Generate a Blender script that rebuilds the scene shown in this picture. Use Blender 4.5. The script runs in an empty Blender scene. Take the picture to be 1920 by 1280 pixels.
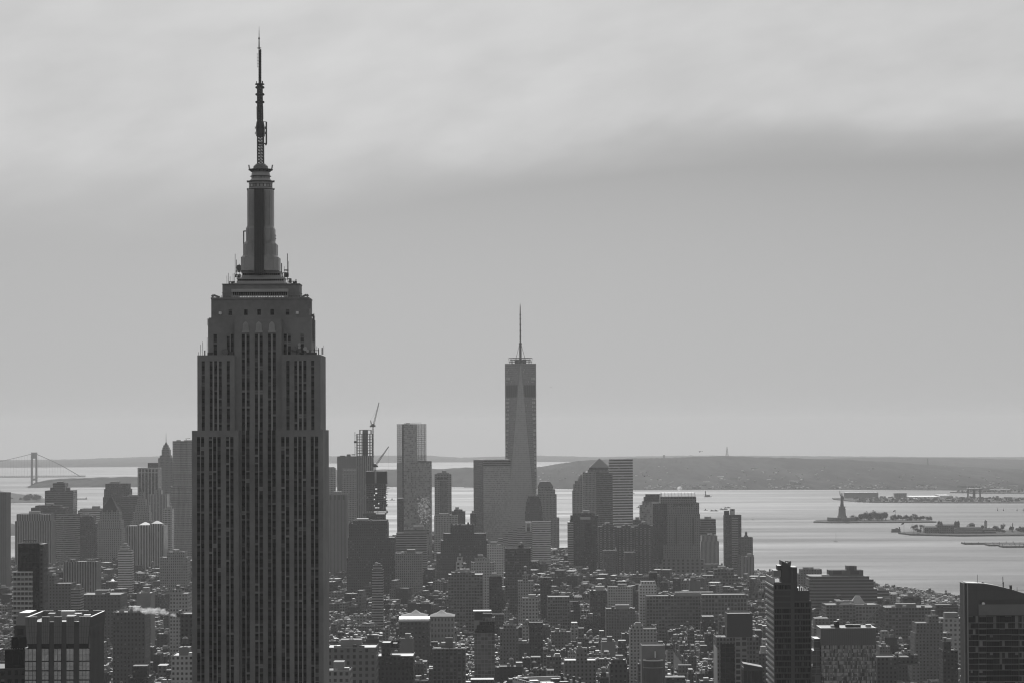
import bpy, math, random
from mathutils import Vector, Matrix
from mathutils.bvhtree import BVHTree
from mathutils import noise as mnoise

C = bpy.context.scene
COL = C.collection
R = random.Random(7)

# ---------------------------------------------------------------- camera, world, sun, exposure
F_PX, HC = 5400.0, 275.0
PITCH = math.atan((809.0 - 640.0) / F_PX)
ROLL = math.radians(0.27)
cam_d = bpy.data.cameras.new("camera")
cam = bpy.data.objects.new("camera", cam_d)
COL.objects.link(cam)
cam_d.sensor_width = 36.0
cam_d.lens = F_PX / 1920.0 * 36.0
cam_d.clip_start = 1.0
cam_d.clip_end = 120000.0
cam.matrix_world = Matrix.Translation((0, 0, HC)) @ Matrix.Rotation(math.pi / 2 + PITCH, 4, 'X') @ Matrix.Rotation(-ROLL, 4, 'Z')
C.camera = cam

SUN_AZ, SUN_EL = math.radians(-2), math.radians(33)      # azimuth measured from +Y, negative = left
sun_d = bpy.data.lights.new("sun", 'SUN')
sun_d.energy = 2.8
sun_d.angle = math.radians(0.6)
sun_d.color = (1, 1, 1)
sun = bpy.data.objects.new("sun", sun_d)
COL.objects.link(sun)
sdir = Vector((math.sin(SUN_AZ) * math.cos(SUN_EL), math.cos(SUN_AZ) * math.cos(SUN_EL), math.sin(SUN_EL)))
sun.rotation_euler = sdir.to_track_quat('Z', 'Y').to_euler()
sun.location = sdir * 2000

world = bpy.data.worlds.new("World")
C.world = world
world.use_nodes = True
WN, WL = world.node_tree.nodes, world.node_tree.links
for n in list(WN):
    WN.remove(n)


def wn(kind, **kw):
    n = WN.new(kind)
    for k, v in kw.items():
        setattr(n, k, v)
    return n


def wmath(op, a, b=None, c=None, clamp=False):
    n = wn('ShaderNodeMath', operation=op, use_clamp=clamp)
    for i, x in enumerate((a, b, c)):
        if x is None:
            continue
        if isinstance(x, (int, float)):
            n.inputs[i].default_value = x
        else:
            WL.new(x, n.inputs[i])
    return n.outputs[0]


sky = wn('ShaderNodeTexSky', sky_type='NISHITA', sun_disc=False)
sky.sun_elevation = SUN_EL
sky.sun_rotation = SUN_AZ
sky.altitude = 200
sky.air_density = 1.0
sky.dust_density = 3.0
bw = wn('ShaderNodeRGBToBW')
WL.new(sky.outputs[0], bw.inputs[0])
tc = wn('ShaderNodeTexCoord')
sep = wn('ShaderNodeSeparateXYZ')
WL.new(tc.outputs['Generated'], sep.inputs[0])
az = wmath('MULTIPLY', wmath('ARCTAN2', sep.outputs[0], sep.outputs[1]), 57.2958)
el = wmath('MULTIPLY', wmath('ARCSINE', sep.outputs[2]), 57.2958)
# the veil of cloud: noise stretched along the horizon, in degrees of sky
cmb = wn('ShaderNodeCombineXYZ')
WL.new(wmath('MULTIPLY', az, 0.16), cmb.inputs[0])
WL.new(wmath('ADD', wmath('MULTIPLY', el, 0.55), wmath('MULTIPLY', az, -0.045)), cmb.inputs[1])
nz1 = wn('ShaderNodeTexNoise')
nz1.inputs['Scale'].default_value = 1.0
nz1.inputs['Detail'].default_value = 4.0
nz1.inputs['Roughness'].default_value = 0.5
nz1.inputs['Distortion'].default_value = 0.4
WL.new(cmb.outputs[0], nz1.inputs['Vector'])
cmb2 = wn('ShaderNodeCombineXYZ')
WL.new(wmath('MULTIPLY', az, 0.5), cmb2.inputs[0])
WL.new(wmath('ADD', wmath('MULTIPLY', el, 1.2), wmath('MULTIPLY', az, -0.25)), cmb2.inputs[1])
nz2 = wn('ShaderNodeTexNoise')
nz2.inputs['Scale'].default_value = 1.0
nz2.inputs['Detail'].default_value = 5.0
WL.new(cmb2.outputs[0], nz2.inputs['Vector'])
# lower edge of the cloud deck: about 4.6 degrees on the left, 5.6 on the right
edge_r = wn('ShaderNodeMapRange', interpolation_type='SMOOTHSTEP')
for k_, v_ in (('From Min', -5.0), ('From Max', 5.0), ('To Min', 5.05), ('To Max', 5.92)):
    edge_r.inputs[k_].default_value = v_
WL.new(az, edge_r.inputs['Value'])
edge = edge_r.outputs[0]
dist = wmath('SUBTRACT', el, edge)
dist = wmath('ADD', dist, wmath('MULTIPLY', wmath('SUBTRACT', nz1.outputs[0], 0.5), 1.1))
dist = wmath('ADD', dist, wmath('MULTIPLY', wmath('SUBTRACT', nz2.outputs[0], 0.5), 0.45))
soft = wn('ShaderNodeMapRange', interpolation_type='SMOOTHSTEP')
for k_, v_ in (('From Min', -9.0), ('From Max', 5.0), ('To Min', 0.42), ('To Max', 1.0)):
    soft.inputs[k_].default_value = v_
WL.new(az, soft.inputs['Value'])
dist = wmath('MULTIPLY', dist, soft.outputs[0])
deck = wn('ShaderNodeMapRange', interpolation_type='SMOOTHSTEP')
deck.inputs['From Min'].default_value = -0.6
deck.inputs['From Max'].default_value = 0.55
WL.new(dist, deck.inputs['Value'])
tex = wmath('ADD', wmath('MULTIPLY', wmath('SUBTRACT', nz1.outputs[0], 0.5), 0.24), wmath('MULTIPLY', wmath('SUBTRACT', nz2.outputs[0], 0.5), 0.30))
SKY_LOW, SKY_DECK = 0.95, 0.30
glow = wmath('MULTIPLY', wmath('POWER', 2.718, wmath('MULTIPLY', wmath('MAXIMUM', el, 0.0), -0.45)), 0.33)
veil = wmath('ADD', wmath('ADD', glow, SKY_LOW), wmath('MULTIPLY', deck.outputs[0], wmath('ADD', SKY_DECK, tex)))
# the clear gap under the deck is darkest just below its edge, more so to the right
gap = wmath('MULTIPLY', wmath('POWER', 2.718, wmath('MULTIPLY', wmath('ABSOLUTE', wmath('SUBTRACT', el, wmath('SUBTRACT', edge, 0.7))), -0.75)), 0.16)
gap_r = wn('ShaderNodeMapRange', interpolation_type='SMOOTHSTEP')
for k_, v_ in (('From Min', -12.0), ('From Max', 9.0), ('To Min', 0.1), ('To Max', 1.0)):
    gap_r.inputs[k_].default_value = v_
WL.new(az, gap_r.inputs['Value'])
veil = wmath('SUBTRACT', veil, wmath('MULTIPLY', gap, gap_r.outputs[0]))
bg = wn('ShaderNodeBackground')
bg.inputs['Strength'].default_value = 0.1
wo = wn('ShaderNodeOutputWorld')
# a thin even overcast evens the clear sky out: part clear sky, part flat cloud light
CLEAR, FLAT = 0.12, 2.72
south = wn('ShaderNodeMapRange', interpolation_type='SMOOTHSTEP')
south.inputs['From Min'].default_value = -0.5
south.inputs['From Max'].default_value = 0.9
south.inputs['To Min'].default_value = 0.80
WL.new(sep.outputs[1], south.inputs['Value'])
base = wmath('ADD', wmath('MULTIPLY', bw.outputs[0], CLEAR), wmath('MULTIPLY', south.outputs[0], FLAT))
WL.new(wmath('MULTIPLY', base, veil), bg.inputs['Color'])
WL.new(bg.outputs[0], wo.inputs['Surface'])

C.view_settings.view_transform = 'Standard'
C.view_settings.look = 'None'
C.view_settings.exposure = 0.0
C.view_settings.gamma = 1.0
C.cycles.use_denoising = True
C.cycles.denoiser = 'OPENIMAGEDENOISE'
C.cycles.denoising_input_passes = 'RGB_ALBEDO_NORMAL'
C.cycles.denoising_prefilter = 'ACCURATE'
C.cycles.use_adaptive_sampling = False
C.cycles.pixel_filter_type = 'BLACKMAN_HARRIS'
C.cycles.filter_width = 1.2
C.cycles.max_bounces = 5
C.cycles.diffuse_bounces = 2
C.cycles.glossy_bounces = 3
C.cycles.volume_bounces = 2
C.cycles.transparent_max_bounces = 8
C.cycles.caustics_reflective = False
C.cycles.caustics_refractive = False

# ---------------------------------------------------------------- geometry of the place
RE = 7.43e6            # earth radius with refraction
CP, SP = math.cos(PITCH), math.sin(PITCH)
CR, SR = math.cos(ROLL), math.sin(ROLL)


def W(px, py, d):
    """the point d metres ahead of the viewpoint seen at photo position (px, py)"""
    u, v = px - 960.0, 640.0 - py
    u, v = u * CR + v * SR, -u * SR + v * CR
    dx, dy, dz = u / F_PX, CP - v / F_PX * SP, SP + v / F_PX * CP
    k = d / dy
    return Vector((dx * k, d, HC + dz * k))


CAM_INV = cam.matrix_world.inverted()


def PX(p):
    q = CAM_INV @ Vector(p)
    return 960 + q.x / -q.z * F_PX, 640 - q.y / -q.z * F_PX


def sea(x, y):
    return -(x * x + y * y) / (2 * RE)


def elev(y):
    return min(15.0, max(3.0, 15 - (y - 2500) * 0.0028))


def land(x, y):
    return sea(x, y) + elev(y)


def dsea(px, py):
    """distance ahead of the water seen at (px, py)"""
    lo, hi = 1000.0, 60000.0
    for _ in range(50):
        m = (lo + hi) / 2
        p = W(px, py, m)
        if p.z > sea(p.x, p.y):
            lo = m
        else:
            hi = m
    return lo


# ---------------------------------------------------------------- materials (all neutral greys: the photo is black and white)
def new_mat(name):
    m = bpy.data.materials.new(name)
    m.use_nodes = True
    nt = m.node_tree
    b = nt.nodes['Principled BSDF']
    return m, nt, b


def nmath(nt, op, a, b=None, c=None, clamp=False):
    n = nt.nodes.new('ShaderNodeMath')
    n.operation = op
    n.use_clamp = clamp
    for i, x in enumerate((a, b, c)):
        if x is None:
            continue
        if isinstance(x, (int, float)):
            n.inputs[i].default_value = x
        else:
            nt.links.new(x, n.inputs[i])
    return n.outputs[0]


def nmix(nt, f, a, b):
    n = nt.nodes.new('ShaderNodeMix')
    n.data_type = 'FLOAT'
    for i, x in enumerate((f, a, b)):
        if isinstance(x, (int, float)):
            n.inputs[[0, 2, 3][i]].default_value = x
        else:
            nt.links.new(x, n.inputs[[0, 2, 3][i]])
    return n.outputs[0]


def nnoise(nt, scale, detail=3, vec=None, rough=0.5):
    n = nt.nodes.new('ShaderNodeTexNoise')
    n.inputs['Scale'].default_value = scale
    n.inputs['Detail'].default_value = detail
    n.inputs['Roughness'].default_value = rough
    if vec is None:
        t = nt.nodes.new('ShaderNodeTexCoord')
        vec = t.outputs['Object']
    nt.links.new(vec, n.inputs['Vector'])
    return n.outputs[0]


MATS = {}


def plain(name, v, rough=0.8, var=0.25, scale=0.15, metal=0.0, tone=True, spec=0.5):
    """stone, metal, roofing: an even grey with weathering; 'tone' scales it per face"""
    if name in MATS:
        return MATS[name]
    m, nt, b = new_mat(name)
    c = v
    if var:
        n1 = nnoise(nt, scale, 4)
        n2 = nnoise(nt, scale * 9, 2)
        k = nmath(nt, 'ADD', nmath(nt, 'MULTIPLY', nmath(nt, 'SUBTRACT', n1, 0.5), var * 2.2), 1.0)
        k = nmath(nt, 'ADD', k, nmath(nt, 'MULTIPLY', nmath(nt, 'SUBTRACT', n2, 0.5), var))
        c = nmath(nt, 'MULTIPLY', k, v)
    if var:
        c = nmath(nt, 'MAXIMUM', c, v * 0.15)
    if tone:
        a = nt.nodes.new('ShaderNodeAttribute')
        a.attribute_name = 'tone'
        c = nmath(nt, 'MULTIPLY', a.outputs['Fac'], c)
    if not isinstance(c, (int, float)):
        nt.links.new(c, b.inputs['Base Color'])
    else:
        b.inputs['Base Color'].default_value = (c, c, c, 1)
    b.inputs['Roughness'].default_value = rough
    b.inputs['Metallic'].default_value = metal
    b.inputs['Specular IOR Level'].default_value = spec
    MATS[name] = m
    return m


def fac(name, wall, glass, wu, hv, blind=0.2, bl=0.22, grough=0.15, var=0.2, spandrel=None, rail=0.0, gspec=0.5, gvar=0.6, ledge=0.0):
    """a facade of windows: UV counts bays and storeys; wu, hv are the window's share of the cell"""
    if name in MATS:
        return MATS[name]
    m, nt, b = new_mat(name)
    uv = nt.nodes.new('ShaderNodeUVMap')
    s = nt.nodes.new('ShaderNodeSeparateXYZ')
    nt.links.new(uv.outputs[0], s.inputs[0])
    u, v = s.outputs[0], s.outputs[1]
    fu = nmath(nt, 'FRACT', u)
    fv = nmath(nt, 'FRACT', v)
    mu = nmath(nt, 'LESS_THAN', nmath(nt, 'ABSOLUTE', nmath(nt, 'SUBTRACT', fu, 0.5)), wu / 2)
    mv = nmath(nt, 'LESS_THAN', nmath(nt, 'ABSOLUTE', nmath(nt, 'SUBTRACT', fv, 0.5)), hv / 2)
    mask = nmath(nt, 'MULTIPLY', mu, mv)
    cell = nt.nodes.new('ShaderNodeCombineXYZ')
    nt.links.new(nmath(nt, 'FLOOR', u), cell.inputs[0])
    nt.links.new(nmath(nt, 'FLOOR', v), cell.inputs[1])
    oi = nt.nodes.new('ShaderNodeObjectInfo')
    nt.links.new(nmath(nt, 'MULTIPLY', oi.outputs['Random'], 97.0), cell.inputs[2])
    w = nt.nodes.new('ShaderNodeTexWhiteNoise')
    nt.links.new(cell.outputs[0], w.inputs['Vector'])
    rnd = w.outputs['Value']
    sc = nt.nodes.new('ShaderNodeSeparateColor')
    nt.links.new(w.outputs['Color'], sc.inputs[0])
    r2 = sc.outputs[1]
    g = nmath(nt, 'MULTIPLY', glass, nmath(nt, 'ADD', nmath(nt, 'MULTIPLY', r2, gvar * 2), 1.0 - gvar))
    bm_ = nmath(nt, 'LESS_THAN', rnd, blind)
    # a blind covers the upper part of its window, by a random amount
    top = nmath(nt, 'GREATER_THAN', fv, nmath(nt, 'SUBTRACT', 0.5 + hv / 2, nmath(nt, 'MULTIPLY', r2, hv)))
    bm_ = nmath(nt, 'MULTIPLY', bm_, top)
    g = nmix(nt, bm_, g, bl)
    a = nt.nodes.new('ShaderNodeAttribute')
    a.attribute_name = 'tone'
    n1 = nnoise(nt, 0.05, 4)
    n2 = nnoise(nt, 0.6, 2)
    k = nmath(nt, 'ADD', nmath(nt, 'MULTIPLY', nmath(nt, 'SUBTRACT', n1, 0.5), var * 2), 1.0)
    k = nmath(nt, 'ADD', k, nmath(nt, 'MULTIPLY', nmath(nt, 'SUBTRACT', n2, 0.5), var))
    wc = nmath(nt, 'MULTIPLY', nmath(nt, 'MULTIPLY', k, wall), a.outputs['Fac'])
    if spandrel is not None:                       # panel between windows of one bay
        wc = nmix(nt, mu, wc, spandrel)
    if ledge:
        lm = nmath(nt, 'GREATER_THAN', fv, 1 - 0.12)
        wc = nmix(nt, lm, wc, nmath(nt, 'MULTIPLY', wc, 1 + ledge))
    col = nmix(nt, mask, wc, g)
    nt.links.new(col, b.inputs['Base Color'])
    nt.links.new(nmix(nt, nmath(nt, 'MULTIPLY', mask, nmath(nt, 'SUBTRACT', 1.0, bm_)), 0.85, grough), b.inputs['Roughness'])
    b.inputs['Specular IOR Level'].default_value = gspec
    MATS[name] = m
    return m


# ---------------------------------------------------------------- mesh building
class MB:
    def __init__(s, mat=None, tone=1.0, bay=3.0, flr=3.6, z0=0.0):
        s.v, s.f, s.mi, s.tn, s.uv = [], [], [], [], []
        s.mats = []
        s.mat, s.tone, s.bay, s.flr, s.z0 = mat, tone, bay, flr, z0

    def midx(s, m):
        m = m or s.mat
        if m not in s.mats:
            s.mats.append(m)
        return s.mats.index(m)

    def poly(s, pts, m=None, tone=None):
        i0 = len(s.v)
        s.v.extend(pts)
        s.f.append(tuple(range(i0, i0 + len(pts))))
        s.mi.append(s.midx(m))
        s.tn.append(s.tone if tone is None else tone)
        a, b, c = pts[0], pts[1], pts[2]
        ux, uy, uz = b[0] - a[0], b[1] - a[1], b[2] - a[2]
        vx, vy, vz = c[0] - b[0], c[1] - b[1], c[2] - b[2]
        nx, ny, nz = uy * vz - uz * vy, uz * vx - ux * vz, ux * vy - uy * vx
        h = math.hypot(nx, ny)
        if h > 0.6 * abs(nz) and h > 0:
            tx, ty = -ny / h, nx / h
            us = [p[0] * tx + p[1] * ty for p in pts]
            lo, w = min(us), max(us) - min(us)
            n = max(1, round(w / s.bay)) if w > 0 else 1
            for q, p in zip(us, pts):
                s.uv.append(((q - lo) / w * n if w > 0 else 0, (p[2] - s.z0) / s.flr))
        else:
            for p in pts:
                s.uv.append((p[0] / s.bay, p[1] / s.bay))

    def box(s, x0, x1, y0, y1, z0, z1, m=None, top=None, bottom=False, tone=None, faces='flrbt'):
        if 'f' in faces: s.poly([(x0, y0, z0), (x1, y0, z0), (x1, y0, z1), (x0, y0, z1)], m, tone)
        if 'r' in faces: s.poly([(x1, y0, z0), (x1, y1, z0), (x1, y1, z1), (x1, y0, z1)], m, tone)
        if 'b' in faces: s.poly([(x1, y1, z0), (x0, y1, z0), (x0, y1, z1), (x1, y1, z1)], m, tone)
        if 'l' in faces: s.poly([(x0, y1, z0), (x0, y0, z0), (x0, y0, z1), (x0, y1, z1)], m, tone)
        if 't' in faces: s.poly([(x0, y0, z1), (x1, y0, z1), (x1, y1, z1), (x0, y1, z1)], top or m, tone)
        if bottom: s.poly([(x0, y1, z0), (x1, y1, z0), (x1, y0, z0), (x0, y0, z0)], m, tone)

    def prism(s, pl, z0, z1, m=None, top=None, pl2=None, cap=True, tone=None):
        """pl counter-clockwise seen from above; pl2: the upper outline"""
        q = pl2 or pl
        n = len(pl)
        for i in range(n):
            j = (i + 1) % n
            s.poly([(pl[i][0], pl[i][1], z0), (pl[j][0], pl[j][1], z0), (q[j][0], q[j][1], z1), (q[i][0], q[i][1], z1)], m, tone)
        if cap:
            s.poly([(p[0], p[1], z1) for p in q], top or m, tone)

    def roof(s, pl, z, h, m, wm, t=0.5):
        """flat roof sunk h below its parapet whose top is at z"""
        cx = sum(p[0] for p in pl) / len(pl)
        cy = sum(p[1] for p in pl) / len(pl)
        r = max(math.hypot(p[0] - cx, p[1] - cy) for p in pl)
        k = max(0.5, 1 - t * 1.4 / r)
        q = [(cx + (p[0] - cx) * k, cy + (p[1] - cy) * k) for p in pl]
        n = len(pl)
        for i in range(n):
            j = (i + 1) % n
            s.poly([(pl[i][0], pl[i][1], z), (pl[j][0], pl[j][1], z), (q[j][0], q[j][1], z), (q[i][0], q[i][1], z)], wm)
            s.poly([(q[i][0], q[i][1], z), (q[j][0], q[j][1], z), (q[j][0], q[j][1], z - h), (q[i][0], q[i][1], z - h)], wm)
        s.poly([(p[0], p[1], z - h) for p in q], m)

    def cyl(s, cx, cy, z0, z1, r0, r1=None, n=12, m=None, cap=True, ph=0.0, tone=None, bottom=False):
        r1 = r0 if r1 is None else r1
        a = [(cx + r0 * math.cos(ph + 2 * math.pi * i / n), cy + r0 * math.sin(ph + 2 * math.pi * i / n)) for i in range(n)]
        b = [(cx + r1 * math.cos(ph + 2 * math.pi * i / n), cy + r1 * math.sin(ph + 2 * math.pi * i / n)) for i in range(n)]
        s.prism(a, z0, z1, m, pl2=b, cap=cap and r1 > 0.01, tone=tone)
        if bottom:
            s.poly([(p[0], p[1], z0) for p in reversed(a)], m, tone)

    def bar(s, p, q, w, m=None, tone=None):
        p, q = Vector(p), Vector(q)
        d = (q - p)
        if d.length < 1e-6:
            return
        d.normalize()
        a = d.cross(Vector((0, 0, 1)))
        if a.length < 1e-3:
            a = d.cross(Vector((0, 1, 0)))
        a.normalize()
        b = d.cross(a)
        c = [(-1, -1), (1, -1), (1, 1), (-1, 1)]
        P = [p + (a * i + b * j) * w / 2 for i, j in c]
        Q = [q + (a * i + b * j) * w / 2 for i, j in c]
        for i in range(4):
            j = (i + 1) % 4
            s.poly([tuple(P[j]), tuple(P[i]), tuple(Q[i]), tuple(Q[j])], m, tone)
        s.poly([tuple(x) for x in P], m, tone)
        s.poly([tuple(x) for x in reversed(Q)], m, tone)

    def disc(s, c, n, r, t=0.3, m=None, seg=12, tone=None):
        """a dish: a shallow drum facing n"""
        c, n = Vector(c), Vector(n).normalized()
        a = n.cross(Vector((0, 0, 1)))
        if a.length < 1e-3:
            a = Vector((1, 0, 0))
        a.normalize()
        b = a.cross(n)
        P = [c + (a * math.cos(2 * math.pi * i / seg) + b * math.sin(2 * math.pi * i / seg)) * r for i in range(seg)]
        Q = [p - n * t for p in P]
        s.poly([tuple(x) for x in reversed(P)], m, tone)
        s.poly([tuple(x) for x in Q], m, tone)
        for i in range(seg):
            j = (i + 1) % seg
            s.poly([tuple(P[i]), tuple(P[j]), tuple(Q[j]), tuple(Q[i])], m, tone)

    def build(s, name, parent=None, loc=None, smooth=False):
        me = bpy.data.meshes.new(name)
        me.from_pydata([tuple(p) for p in s.v], [], s.f)
        for m in s.mats:
            me.materials.append(m)
        me.polygons.foreach_set('material_index', s.mi)
        uvl = me.uv_layers.new(name='UVMap')
        flat = [c for p in s.uv for c in p]
        uvl.data.foreach_set('uv', flat)
        at = me.attributes.new('tone', 'FLOAT', 'FACE')
        at.data.foreach_set('value', s.tn)
        if smooth:
            me.polygons.foreach_set('use_smooth', [True] * len(s.f))
        me.update()
        o = bpy.data.objects.new(name, me)
        COL.objects.link(o)
        if parent is not None:
            o.parent = parent
        if loc is not None:
            o.location = loc
        return o


def tag(o, label, cat, group=None, kind=None):
    o['label'] = label
    o['category'] = cat
    if group:
        o['group'] = group
    if kind:
        o['kind'] = kind
    return o


def thing(name, label, cat, loc, group=None, rz=0.0):
    o = bpy.data.objects.new(name, None)
    o.empty_display_size = 5
    COL.objects.link(o)
    o.location = loc
    o.rotation_euler.z = rz
    return tag(o, label, cat, group)


# shared materials
STONE = plain('limestone', 0.26, 0.85, 0.22, 0.08)
STONE_D = plain('dark_stone', 0.12, 0.85, 0.25, 0.08)
METAL_D = plain('dark_metal', 0.05, 0.5, 0.2, 0.5)
METAL_L = plain('pale_metal', 0.42, 0.4, 0.2, 0.3, metal=0.4)
WHITE = plain('white_paint', 0.75, 0.5, 0.12, 0.3)
ROOF_D = plain('tar_roof', 0.10, 0.7, 0.5, 0.12)
ROOF_L = plain('silver_roof', 0.40, 0.6, 0.4, 0.12)
CONC = plain('concrete', 0.30, 0.85, 0.2, 0.1)
BRICK = plain('brick', 0.16, 0.9, 0.25, 0.2)
WOOD = plain('tank_wood', 0.14, 0.85, 0.3, 0.6)
GLASS_D = plain('dark_glass', 0.02, 0.12, 0.5, 0.2)
CONE = plain('tank_cone', 0.40, 0.3, 0.2, 0.5, metal=0.6)
SHEET = plain('sheet_metal', 0.6, 0.22, 0.1, 0.5, metal=0.85)
# ---------------------------------------------------------------- water and land
wat, nt, b = new_mat('harbour_water')
tcn = nt.nodes.new('ShaderNodeTexCoord')
mp = nt.nodes.new('ShaderNodeMapping')
mp.inputs['Scale'].default_value = (0.0006, 0.0034, 1)
nt.links.new(tcn.outputs['Object'], mp.inputs['Vector'])
st = nnoise(nt, 1.0, 9, mp.outputs[0], 0.68)
mp2 = nt.nodes.new('ShaderNodeMapping')
mp2.inputs['Scale'].default_value = (0.012, 0.012, 1)
mp2.inputs['Rotation'].default_value = (0, 0, 0.12)
nt.links.new(tcn.outputs['Object'], mp2.inputs['Vector'])
fi = nnoise(nt, 1.0, 6, mp2.outputs[0], 0.7)
rr = nt.nodes.new('ShaderNodeMapRange')
rr.inputs['From Min'].default_value = 0.35
rr.inputs['From Max'].default_value = 0.65
rr.inputs['To Min'].default_value = 0.55
rr.inputs['To Max'].default_value = 0.75
nt.links.new(st, rr.inputs['Value'])
nt.links.new(rr.outputs[0], b.inputs['Roughness'])
b.inputs['Base Color'].default_value = (0.05, 0.05, 0.05, 1)
b.inputs['IOR'].default_value = 1.33
b.inputs['Specular IOR Level'].default_value = 0.38
bp = nt.nodes.new('ShaderNodeBump')
bp.inputs['Strength'].default_value = 0.5
bp.inputs['Distance'].default_value = 4.0
nt.links.new(fi, bp.inputs['Height'])
nt.links.new(bp.outputs[0], b.inputs['Normal'])

mb = MB(wat)
xs = [-16000 + 800 * i for i in range(41)]
ys = [-1500, 0] + [600 * i for i in range(1, 72)]
for j in range(len(ys) - 1):
    for i in range(len(xs) - 1):
        q = [(xs[i], ys[j]), (xs[i + 1], ys[j]), (xs[i + 1], ys[j + 1]), (xs[i], ys[j + 1])]
        mb.poly([(x, y, sea(x, y)) for x, y in q])
mb.build('water')['kind'] = 'structure'


def interp(tab, t):
    if t <= tab[0][0]:
        return tab[0][1]
    for (a, va), (c, vc) in zip(tab, tab[1:]):
        if t <= c:
            return va + (vc - va) * (t - a) / (c - a)
    return tab[-1][1]


WEST = [(-1500, 1500), (2500, 1150), (3600, 960), (4300, 800), (4800, 690), (5580, 470), (6300, 330), (6800, 200), (7050, -60)]
EAST = [(-1500, -2000), (2500, -1900), (4500, -1750), (5600, -1500), (6250, -1130), (6700, -700), (7050, -300)]
street = plain('street_ground', 0.05, 0.95, 0.5, 0.03, spec=0.05)
mb = MB(street)
rows = [-1500 + 250 * i for i in range(34)] + [7050]
N = 12
for a, c in zip(rows, rows[1:]):
    for i in range(N):
        def g(y, k):
            l, r = interp(EAST, y), interp(WEST, y)
            x = l + (r - l) * k / N
            return (x, y, land(x, y))
        mb.poly([g(a, i), g(a, i + 1), g(c, i + 1), g(c, i)])
    for tab, flip in ((WEST, 0), (EAST, 1)):
        p, q = (interp(tab, a), a), (interp(tab, c), c)
        if flip:
            p, q = q, p
        mb.poly([(p[0], p[1], sea(*p) - 1), (q[0], q[1], sea(*q) - 1), (q[0], q[1], land(*q)), (p[0], p[1], land(*p))], CONC)
mb.build('city_ground')['kind'] = 'structure'

wood_far, nt, b = new_mat('wooded_hill')
mpf = nt.nodes.new('ShaderNodeMapping')
mpf.inputs['Scale'].default_value = (1, .09, 1)
tcf = nt.nodes.new('ShaderNodeTexCoord')
nt.links.new(tcf.outputs['Object'], mpf.inputs['Vector'])
wf1 = nnoise(nt, 0.0035, 5, mpf.outputs[0], .65)
wf2 = nnoise(nt, 0.02, 3, mpf.outputs[0], .6)
wf = nmath(nt, 'MULTIPLY', nmath(nt, 'ADD', nmath(nt, 'SUBTRACT', wf1, .41), nmath(nt, 'MULTIPLY', nmath(nt, 'SUBTRACT', wf2, .45), .6)), 0.17)
nt.links.new(nmath(nt, 'MINIMUM', nmath(nt, 'MAXIMUM', wf, 0.008), .08), b.inputs['Base Color'])
b.inputs['Roughness'].default_value = .95
b.inputs['Specular IOR Level'].default_value = .05
wood_old = plain('wooded_hill_low', 0.05, 0.95, 1.7, 0.0035, spec=0.1)
wood_mid = plain('shore_land', 0.03, 0.95, 0.6, 0.02)


def ridge(name, prof, shore, d_ridge, mat, step=4, rows=12, rough=5.0, back=1.12, rows_t=1.0, kind='structure', bulge=0.7):
    """hilly land: prof = skyline (px, py), shore = waterline (px, py), d_ridge = distance of the crest"""
    x0, x1 = prof[0][0], prof[-1][0]
    n = int((x1 - x0) / step)
    mb = MB(mat)
    grid = []
    for i in range(n + 1):
        px = x0 + (x1 - x0) * i / n
        ps = interp(shore, px)
        ds = dsea(px, ps)
        dr = max(interp(d_ridge, px) if isinstance(d_ridge, list) else d_ridge, ds * 1.03)
        top = W(px, interp(prof, px), dr)
        hz = top.z - sea(top.x, dr)
        col = []
        for j in range(rows + 3):
            t = j / rows
            d = ds + (dr - ds) * t
            p = W(px, ps, d)
            x, y = p.x, d
            if j <= rows:
                h = 1.5 + (hz - 1.5) * (t ** bulge)
            else:
                h = hz * (1 - 0.4 * (j - rows))
            k = mnoise.noise((x * 0.004, y * 0.004, 3.1)) * 0.6 + mnoise.noise((x * 0.02, y * 0.02, 1.7))
            if j:
                h += rough * k * (1 if t < 1 else 0.6)
            col.append((x, y, sea(x, y) + max(0.5, h)))
        grid.append([(col[0][0], col[0][1], sea(col[0][0], col[0][1]) - 2)] + col)
    for i in range(n):
        for j in range(len(grid[0]) - 1):
            mb.poly([grid[i][j], grid[i + 1][j], grid[i + 1][j + 1], grid[i][j + 1]])
    o = mb.build(name)
    o['kind'] = kind
    return o


# the farthest rise behind the bay
ridge('far_hills', [(-160, 863), (60, 861), (150, 860), (280, 855), (420, 856), (560, 855), (700, 853), (800, 853), (860, 857), (1000, 853), (1120, 856), (1300, 853), (1500, 854), (1920, 857), (2080, 858)],
      [(-160, 877), (300, 874), (620, 868), (800, 866), (1100, 865), (2080, 864)], 37500, wood_far, 8, 4, 8)
# the long island of hills across the harbour
ridge('island_hills', [(870, 905), (905, 899), (940, 890), (1000, 876), (1040, 870), (1065, 866), (1100, 862), (1180, 859), (1260, 857), (1350, 854), (1420, 856), (1500, 859), (1600, 861), (1680, 866), (1760, 872), (1850, 876), (1920, 879), (2080, 886)],
      [(870, 913), (1000, 915), (1060, 916), (1200, 918), (1500, 917), (1700, 918), (2080, 920)], [(870, 15600), (1000, 17600), (1300, 19500), (2080, 19500)], wood_far, 2, 14, 6, bulge=0.9)
ridge('distant_hills', [(1500, 861), (1600, 857), (1700, 857), (1800, 858), (1920, 861), (2080, 862)], [(1500, 880), (2080, 880)], 26000, wood_far, 6, 4, 5)
ridge('brooklyn_headland', [(52, 912), (66, 904), (90, 899), (110, 897), (160, 895), (200, 894), (260, 893), (330, 890)], [(52, 914), (90, 913), (330, 912)], [(52, 15400), (330, 16000)], wood_far, 1.5, 8, 5)
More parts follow.
